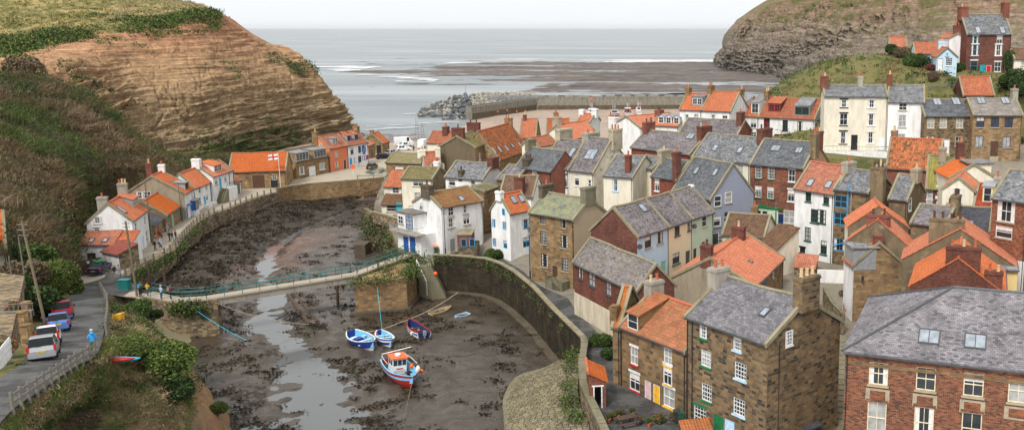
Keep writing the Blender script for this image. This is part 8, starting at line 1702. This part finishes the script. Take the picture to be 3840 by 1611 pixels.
# bins
def wheelie(label,p,head,col,lid=None,group=None):
    r=local('wheelie_bin',label,'bin',group); b=MB(); b.hexa([(-.2,-.24,.06),(.2,-.24,.06),(.2,.24,.06),(-.2,.24,.06)],[(-.27,-.3,.98),(.27,-.3,.98),(.27,.3,.98),(-.27,.3,.98)]); b.build('body',col,r); b=MB(); bx(b,-.3,.3,-.34,.33,.983,1.05); bx(b,-.25,.25,-.3,.28,1.053,1.09); b.build('lid',lid or col,r)
    for s in (-1,1): b=MB(); b.tube([(s*.22,.26,.1),(s*.28,.26,.1)],.1,10); b.build('wheel','rubber',r)
    return place(r,p,head)
gx=[(1965,633),(1975,630),(1957,640),(1967,641),(1978,640),(1962,650),(1972,652)]
lbl=['furthest left','furthest right','middle left','centre','middle right','nearest left','nearest right']
for i,(u,v) in enumerate(gx): wheelie('dark green wheelie bin, %s of the cluster in the alley'%lbl[i],ontown(u,v,.05,7.6),.2+.3*random.random(),'wheelie',None,'green wheelie bins clustered in the alley')
wheelie('green wheelie bin with an orange lid by the balcony house',atz(1097,637,5.5),.3,'wheelie','porange'); wheelie('dark green wheelie bin outside the yellow door cottage',ontown(1713,1064,.1),.1,'wheelie'); wheelie('black lidded small bin beside the green wheelie bin',ontown(1702,1061,.1),.1,'plastic')
for (u,v,col,lid,lb) in [(2070,1058,'wheelieblue',None,'blue wheelie bin furthest up the stone steps'),(2052,1074,'wheelieblue',None,'blue wheelie bin beside the orange lidded one'),(2036,1079,'wheelieblue','mustard','wheelie bin with an orange yellow lid by the stone house')]: wheelie(lb,ontown(u,v-6,.15),.5,col,lid)
p=atz(315,728,5.4); m=MB(); m.box(((p[0],p[1]),(1,0),(0,1)),-.6,.6,-.45,.45,p[2],p[2]+1.25); m.box(((p[0],p[1]),(1,0),(0,1)),-.68,.68,-.52,.52,p[2]+1.253,p[2]+1.35); single('grit_bin',m,'teala','square teal grit bin at the bridge entrance','bin',p)
p=atd(297,800,85); m=MB(); m.hexa([(p[0]-.32,p[1]-.3,p[2]-.9),(p[0]+.32,p[1]-.3,p[2]-.9),(p[0]+.32,p[1]+.3,p[2]-.9),(p[0]-.32,p[1]+.3,p[2]-.9)],[(p[0]-.32,p[1]-.36,p[2]+.35),(p[0]+.5,p[1]-.36,p[2]+.55),(p[0]+.5,p[1]+.36,p[2]+.55),(p[0]-.32,p[1]+.36,p[2]+.35)]); single('grit_box',m,'pyellow','tilted bright yellow grit box beside the lane fence','bin',p)
# kayaks lying on the bank
def kayak(label,p,head,col,L=3.6):
    r=local('kayak',label,'kayak'); b=MB(); n=14; 
    b.tube([(L*i/n,0,.18+.12*(2*i/n-1)**4) for i in range(n+1)],[.03+.30*math.sin(math.pi*i/n)**.6 for i in range(n+1)],10); h=b.build('hull',col,r,smooth=True); h.scale=(1,1,.62); b=MB(); b.lathe((L*.5,0,.33),[(.24,0),(.22,.03),(.18,.02)],12); b.build('cockpit_rim','plastic',r); return place(r,p,head)
p=atd(222,905,66.5); kayak('red kayak lying on the grass beside the lane fence',(p[0]+.2,p[1]-.9,p[2]+.12),.15,'hullred'); p=atd(222,912,65.7); kayak('blue kayak lying half under the red one by the fence',(p[0]-.2,p[1]+.5,p[2]-.12),.12,'pblue')
# lifebuoys
p=atz(889,443,4.62); r=empty('lifebuoy_stand',p,'orange lifebuoy on a white post by the lobster pots','lifebuoy'); m=MB(); m.tube([(p[0],p[1],4.5),(p[0],p[1],6.6)],.06,6); m.build('post','pwhite',r); m=MB(); m.box(((p[0],p[1]),(1,0),(0,1)),-.42,.42,-.14,-.02,6.3,7.3); m.build('housing','porange',r)
p=atz(1097,690,4.); m=MB(); ball(m,(p[0],p[1]-.3,p[2]+.2),.3); single('lifebuoy_housing',m,'porange','round orange lifebuoy housing on the harbour wall by the steps','lifebuoy',p,None,True)
# lobster pots and nets
for i,(u,v) in enumerate([(925,437),(935,440),(945,436),(956,438),(965,434),(940,431),(952,430),(962,428),(930,432),(928,436),(938,437),(949,434),(960,433),(941,428),(954,426),(934,429),(966,431)]):
    p=atz(u,v,4.6+(.55 if i>8 else 0)); m=MB()
    for k in range(4): x=p[0]-.4+k*.27; m.tube([(x,p[1]-.35,p[2]+.02),(x,p[1]-.33,p[2]+.38),(x,p[1],p[2]+.55),(x,p[1]+.33,p[2]+.38),(x,p[1]+.35,p[2]+.02)],.035,4)
    for yy_ in (-.33,0,.33): m.tube([(p[0]-.42,p[1]+yy_,p[2]+.05),(p[0]+.42,p[1]+yy_,p[2]+.05)],.03,4)
    m.tube([(p[0]-.42,p[1],p[2]+.55),(p[0]+.42,p[1],p[2]+.55)],.03,4); single('lobster_pot',m,['iron','teala','rope'][i%3],'netted lobster pot in the heap on the waterfront','lobster pot',p,'lobster pots heaped on the waterfront')
# flag on the boathouse
p=atz(706,474,4.7); r=empty('flag_pole',p,'white flag pole with a red cross flag in front of the boathouse','flag pole'); m=MB(); m.tube([(p[0],p[1],4.6),(p[0],p[1],12.3)],.06,6); m.build('pole','pwhite',r)
fl=np.array([[(p[0]-.1-2.*s,p[1]-.12*math.sin(s*7),12.1-1.2*t-.25*s) for s in np.linspace(0,1,13)] for t in np.linspace(0,1,9)]); mi=np.array([[1 if (3<=j<=4 or 5<=i<=6) else (2 if (i<5 and j<3) else 0) for i in range(12)] for j in range(8)]); o=grid_obj('flag',fl,None,kind=None,mats=['pwhite','pred','pwhite'],mi=mi,parent=None); o.parent=r; o.location=-Vector(p)
# brick shed with orange roof on the quay (own little building)
def brick_shed():
    A_=atz(1510,1025,4.2); B_=atz(1527,1022,4.2); 
    P0=Vector(atz(1462,985,4.2)); t=Vector(atz(1524,1025,4.2))-Vector(atz(1490,1012,4.2)); 
    r=empty('brick_shed',atz(1495,1010,4.2),'small brick shed with steep orange lean to roof and open door','shed'); p=Vector(ontown(1484,1028,.05)); q=Vector(ontown(1525,1025,.05)); d=(q-p); L=d.length; d.normalize(); n=Vector((-d.y,d.x,0))
    H1,H2,W=3.3,2.45,3.4; P=lambda a,b_,z:(p.x+d.x*a+n.x*b_,p.y+d.y*a+n.y*b_,p.z+z); b=MB()
    x0,x1,dz=L*.28,L*.72,2.05; hz=lambda a:H1+(H2-H1)*a/L
    b.poly([P(0,0,-.5),P(x0,0,-.5),P(x0,0,hz(x0)),P(0,0,H1)]); b.poly([P(x1,0,-.5),P(L,0,-.5),P(L,0,H2),P(x1,0,hz(x1))]); b.poly([P(x0,0,dz),P(x1,0,dz),P(x1,0,hz(x1)),P(x0,0,hz(x0))])
    b.poly([P(0,W,-.5),P(0,0,-.5),P(0,0,H1),P(0,W,H1)]); b.poly([P(L,0,-.5),P(L,W,-.5),P(L,W,H2),P(L,0,H2)]); b.poly([P(L,W,-.5),P(0,W,-.5),P(0,W,H1),P(L,W,H2)]); b.build('wall','brick',r)
    b=MB(); q4=[P(-.15,-.15,H1+.02),P(L+.2,-.15,H2-.06),P(L+.2,W+.1,H2-.06),P(-.15,W+.1,H1+.02)]; b.hexa(q4,[(x,y,z+.13) for x,y,z in q4]); b.build('roof','orange',r); b=MB(); b.tube([P(-.1,-.2,H1+.12),P(-.1,W+.1,H1+.12)],.16,8); b.build('ridge','pot',r)
    b=MB(); fr=((p.x,p.y),(d.x,d.y),(n.x,n.y)); b.box(fr,x0-.08,x0+.02,-.06,.1,p.z,p.z+dz); b.box(fr,x1-.02,x1+.08,-.06,.1,p.z,p.z+dz); b.box(fr,x0-.2,x1+.2,-.06,.1,p.z+dz,p.z+dz+.12); b.build('door_frame','pwhite',r); b=MB(); b.box(fr,x0+.02,x1-.02,1.2,1.25,p.z,p.z+dz); b.build('dark_interior','pblack',r)
brick_shed()
# picnic table, pots
def picnic(p,head):
    r=local('picnic_table','brown wooden picnic table among flower pots on the quay','picnic table'); b=MB()
    for k in range(5): bx(b,-.9,.9,-.37+k*.15,-.24+k*.15,.72,.76)
    b.build('tabletop','woodbrown',r)
    for s in (-1,1): b=MB(); bx(b,-.9,.9,s*.72-.13,s*.72+.13,.42,.46); b.build('seat','woodbrown',r)
    for s in (-1,1): b=MB(); b.tube([(s*.65,-.7,0),(s*.65,-.2,.72)],.05,4); b.tube([(s*.65,.7,0),(s*.65,.2,.72)],.05,4); b.tube([(s*.65,-.75,.4),(s*.65,.75,.4)],.045,4); b.build('leg','woodbrown',r)
    place(r,p,head)
picnic(ontown(1576,1068,.1),.5)
for i,(u,v,m_) in enumerate([(1508,1073,'pot'),(1520,1070,'teala'),(1531,1064,'pot'),(1543,1058,'woodbrown'),(1553,1055,'pot'),(1566,1050,'woodbrown'),(1590,1048,'pot'),(1612,1068,'plastic'),(1632,1075,'pot')]):
    p=ontown(u,v-3,.1); r=empty('flower_pot',p,'small planted flower pot in the row beside the picnic table','flower pot','flower pots beside the picnic table'); b=MB(); b.lathe(p,[(.13,0),(.2,.3),(.22,.3),(.2,.36)],9); b.build('pot',m_,r); o=bpy.data.objects.new('plant',BUSH['flower' if i%2 else 'green'][0]); COL.objects.link(o); o.parent=r; o.location=(0,0,.32); o.scale=(.3,.3,.35)
# brick outbuilding with blue windows between the white houses
def outbuilding():
    p,q=Vector(atz(1152,646,5.4)),Vector(atz(1200,645,5.4)); r=empty('outbuilding',p,'roofless brick and stone outbuilding with two bright blue windows','outbuilding'); d=(q-p); d.z=0; L=d.length; d.normalize(); n=Vector((-d.y,d.x,0)); fr=((p.x,p.y),(d.x,d.y),(n.x,n.y)); b=MB(); b.box(fr,0,L,0,3.5,4.5,7.); b.build('stone_wall','rubble',r); b=MB(); b.box(fr,0,L*.75,.02,3.4,7.,8.6); b.build('brick_wall','brick',r); b=MB(); b.box(fr,-.1,L*.78,-.1,3.6,8.603,8.75); b.build('coping','coping',r)
    for a in (.9,2.1): b=MB(); b.box(fr,a-.4,a+.4,-.03,.015,6.9,8.1); w=b.build('window','pblue',r); b=MB(); b.box(fr,a-.3,a+.3,-.05,-.033,7.,8.); b.build('pane','glass',w)
outbuilding()
# upper gardens on the right: retaining walls, ruined gable
wallrun('garden_wall',[atz(u,v,14.5) for u,v in [(2375,395),(2430,400),(2450,388),(2500,402),(2576,398)]],10.5,0,.5,'rubble','long rough stone garden wall below the brown and navy windowed cottages','wall',None,1)
p,q=atz(2430,405,14),atz(2463,405,14); m=MB(); A_=Vector(p); d=Vector(q)-A_; L=d.length; d.normalize(); n=Vector((-d.y,d.x,0)); P=lambda a,b_,z:(A_.x+d.x*a+n.x*b_,A_.y+d.y*a+n.y*b_,z); m.hexa([P(0,0,12),P(L,0,12),P(L,.5,12),P(0,.5,12)],[P(0,0,17.9),P(L,0,16.2),P(L,.5,16.2),P(0,.5,17.9)]); single('ruined_gable',m,'peeling','lone ruined gable wall with a sloping tiled top in the upper garden','wall',p)
# alley steps, white yard wall, small lean-to roofs between the lanes
def steps(label,a,c,w,n_,mat,deep=.5):
    a,c=Vector(a),Vector(c); d=(c-a); d.z=0; d.normalize(); s=Vector((-d.y,d.x,0))*w/2; r=empty('alley_steps',a,label,'steps'); b=MB()
    for k in range(n_):
        p=a.lerp(c,k/n_); q=a.lerp(c,(k+1)/n_+.01); f=[p-s,q-s,q+s,p+s]; f=f if True else f; z=q.z; b.hexa([(v.x,v.y,z-1.5) for v in f],[(v.x,v.y,z) for v in f])
    b.build('treads',mat,r); return r
steps('broad worn stone steps climbing between the stone house and the brick hall',ontown(2106,1085,.1),ontown(2116,850,.45),2.2,18,'mossstone'); 
al=[(2128,860),(2100,800),(2080,760),(2040,735)]
ribbon('alley',[ (p[0],p[1],p[2]) for p in [atz(u-16,v,5.3) for u,v in al]],[(p[0],p[1],p[2]) for p in [atz(u+18,v,5.3) for u,v in al]],'flags',.02,40)
wallrun('yard_wall',[atz(u,v,7.9) for u,v in [(2070,725),(2090,760),(2118,790)]],4.5,0,.35,'rubble','low stone wall curving round the alley garden','wall','mossstone',1)
p,q=atz(2055,720,6.5),atz(2125,722,6.5); m=MB(); A_=Vector(p); d=Vector(q)-A_; L=d.length; d.normalize(); m.box(((A_.x,A_.y),(d.x,d.y),(-d.y,d.x)),0,L,0,.3,5,8.6); single('yard_wall',m,'white','whitewashed brick yard wall behind the alley garden','wall',p)
def leanto(label,p,q,z,zb,W,rise,wall,roof):
    A_=Vector(atz(*p,z)); d=Vector(atz(*q,z))-A_; L=d.length; d.normalize(); n=Vector((-d.y,d.x,0)); r=empty('outhouse',(A_.x,A_.y,zb),label,'outhouse'); fr=((A_.x,A_.y),(d.x,d.y),(n.x,n.y)); P=lambda a,b_,zz:(A_.x+d.x*a+n.x*b_,A_.y+d.y*a+n.y*b_,zz)
    b=MB(); b.hexa([P(0,0,zb),P(L,0,zb),P(L,W,zb),P(0,W,zb)],[P(0,0,z),P(L,0,z),P(L,W,z+rise),P(0,W,z+rise)]); b.build('wall',wall,r); b=MB(); f=[P(-.15,-.2,z-.02),P(L+.15,-.2,z-.02),P(L+.15,W+.1,z+rise+.05),P(-.15,W+.1,z+rise+.05)]; b.hexa(f,[(x,y,zz+.14) for x,y,zz in f]); b.build('roof',roof,r); b=MB(); b.box(fr,L*.3,L*.3+.9,-.04,-.003,zb,zb+1.9); b.build('door','woodgrey',r)
leanto('rubble outhouse with a broken orange tile roof below the green windowed house',(1998,672),(2050,676),8.4,5.5,2.2,1.1,'rubble','orange2')
leanto('small slate roofed outhouse at the foot of the big stone house',(1972,1104),(2062,1070),5.8,3.5,2.4,.9,'sandstone3','slatedark'); leanto('low mossy tiled porch roof at the bottom beside the green door',(1722,1092),(1790,1084),5.6,3.2,1.2,.5,'sandstone2','orangemoss')
leanto('low cottage wing with brown tile roof behind the very bright orange roof',(1905,618),(1955,630),10.6,7.,4.,2.2,'cream','brown')
# barrier, scaffold poles by the beach, decking by the river
p=atz(1062,345,4.5); r=empty('scaffold',p,'rusty scaffold poles standing by the far orange roofed house','scaffold')
for k in range(4): b=MB(); x=p[0]-2+k*.9; b.tube([(x,p[1],4),(x+.3*(-1)**k,p[1],10.5-k*.8)],.045,5); b.build('pole','rust',r)
b=MB(); 
for z in (6.,8.): b.tube([(p[0]-2.3,p[1],z),(p[0]+1.2,p[1],z)],.04,5)
b.build('crossbar','rust',r)
fence('dark wooden deck railing over the river beside the cream houses',[atz(917,500,4.2),atz(945,492,4.2),atz(962,490,4.2)],.5,1.2,'woodbrown',(.95,.2),.04,'deck_railing')
m=MB(); p=atz(940,503,3.6); m.box(((p[0],p[1]),(1,0),(0,1)),-3.2,2.2,-1.,3.,3.5,3.75); single('river_deck',m,'woodbrown','small dark timber deck overhanging the river','deck',p)
fence('wooden barrier in front of the lobster pots',[atz(900,452,4.65),atz(940,450,4.65),atz(968,452,4.65)],2.4,.9,'woodgrey',(.9,),.08,'barrier')
# gulls on the far brick chimney? left out: too small to tell
for r_ in HS: build_house(r_)
# ---------------------------------------------------------------- light and camera
w=bpy.data.worlds.new('World'); SC.world=w; w.use_nodes=True; nt=w.node_tree; bg=nt.nodes['Background']
sk=nt.nodes.new('ShaderNodeTexSky'); sk.sky_type='NISHITA'; sk.sun_disc=False; SE,SR=math.radians(50),math.radians(202)
sk.sun_elevation=SE; sk.sun_rotation=SR; sk.dust_density=5.; sk.ozone_density=1.; sk.air_density=1.
hs=nt.nodes.new('ShaderNodeHueSaturation'); hs.inputs['Saturation'].default_value=.3; nt.links.new(sk.outputs[0],hs.inputs['Color'])
# overcast: a veil of cloud, brighter overhead than at the horizon
tc=nt.nodes.new('ShaderNodeTexCoord'); sx=nt.nodes.new('ShaderNodeSeparateXYZ'); nt.links.new(tc.outputs['Generated'],sx.inputs[0])
rp=nt.nodes.new('ShaderNodeValToRGB'); e=rp.color_ramp.elements; e[0].position=0.; e[0].color=(.83,.855,.875,1); e[1].position=1.; e[1].color=(1.,1.,1.,1)
m1=rp.color_ramp.elements.new(.05); m1.color=(.85,.87,.885,1); m2=rp.color_ramp.elements.new(.4); m2.color=(.95,.96,.97,1)
nt.links.new(sx.outputs[2],rp.inputs[0]); ml=nt.nodes.new('ShaderNodeVectorMath'); ml.operation='SCALE'; ml.inputs['Scale'].default_value=9.5; nt.links.new(rp.outputs[0],ml.inputs[0])
mx=nt.nodes.new('ShaderNodeMix'); mx.data_type='RGBA'; mx.inputs[0].default_value=.8; nt.links.new(hs.outputs[0],mx.inputs[6]); nt.links.new(ml.outputs[0],mx.inputs[7]); nt.links.new(mx.outputs[2],bg.inputs[0]); bg.inputs[1].default_value=.070
sd=bpy.data.lights.new('sun','SUN'); sd.energy=1.5; sd.angle=math.radians(14); sd.color=(1,.97,.93); so=bpy.data.objects.new('sun',sd); COL.objects.link(so)
dirv=Vector((math.sin(SR)*math.cos(SE),math.cos(SR)*math.cos(SE),math.sin(SE))); so.rotation_euler=dirv.to_track_quat('Z','Y').to_euler()
cd=bpy.data.cameras.new('camera'); co_=bpy.data.objects.new('camera',cd); COL.objects.link(co_); SC.camera=co_
co_.location=(0,0,HC); co_.rotation_euler=(math.pi/2-PIT,0,0); cd.sensor_width=36; cd.lens=36*F_/2576; cd.shift_x=(1288-CX)/2576; cd.shift_y=(CY-540.5)/2576; cd.clip_end=200000; cd.clip_start=.5
SC.view_settings.view_transform='Standard'; SC.view_settings.look='None'; SC.view_settings.exposure=1.1; SC.view_settings.gamma=1

# thin sea haze
m=bpy.data.materials.new('haze'); m.use_nodes=True; t=m.node_tree; t.nodes.clear(); o=t.nodes.new('ShaderNodeOutputMaterial'); v=t.nodes.new('ShaderNodeVolumePrincipled'); v.inputs['Color'].default_value=(.86,.88,.90,1); v.inputs['Density'].default_value=.000016; t.links.new(v.outputs[0],o.inputs['Volume']); MT['haze']=m
b=MB(); b.box(((0,0),(1,0),(0,1)),-41000,41000,-60,61000,-8,150); hz=b.build('haze','haze',uv=False); tag(hz,kind='stuff'); hz['label']='thin pale sea haze over the bay'; hz['category']='haze'
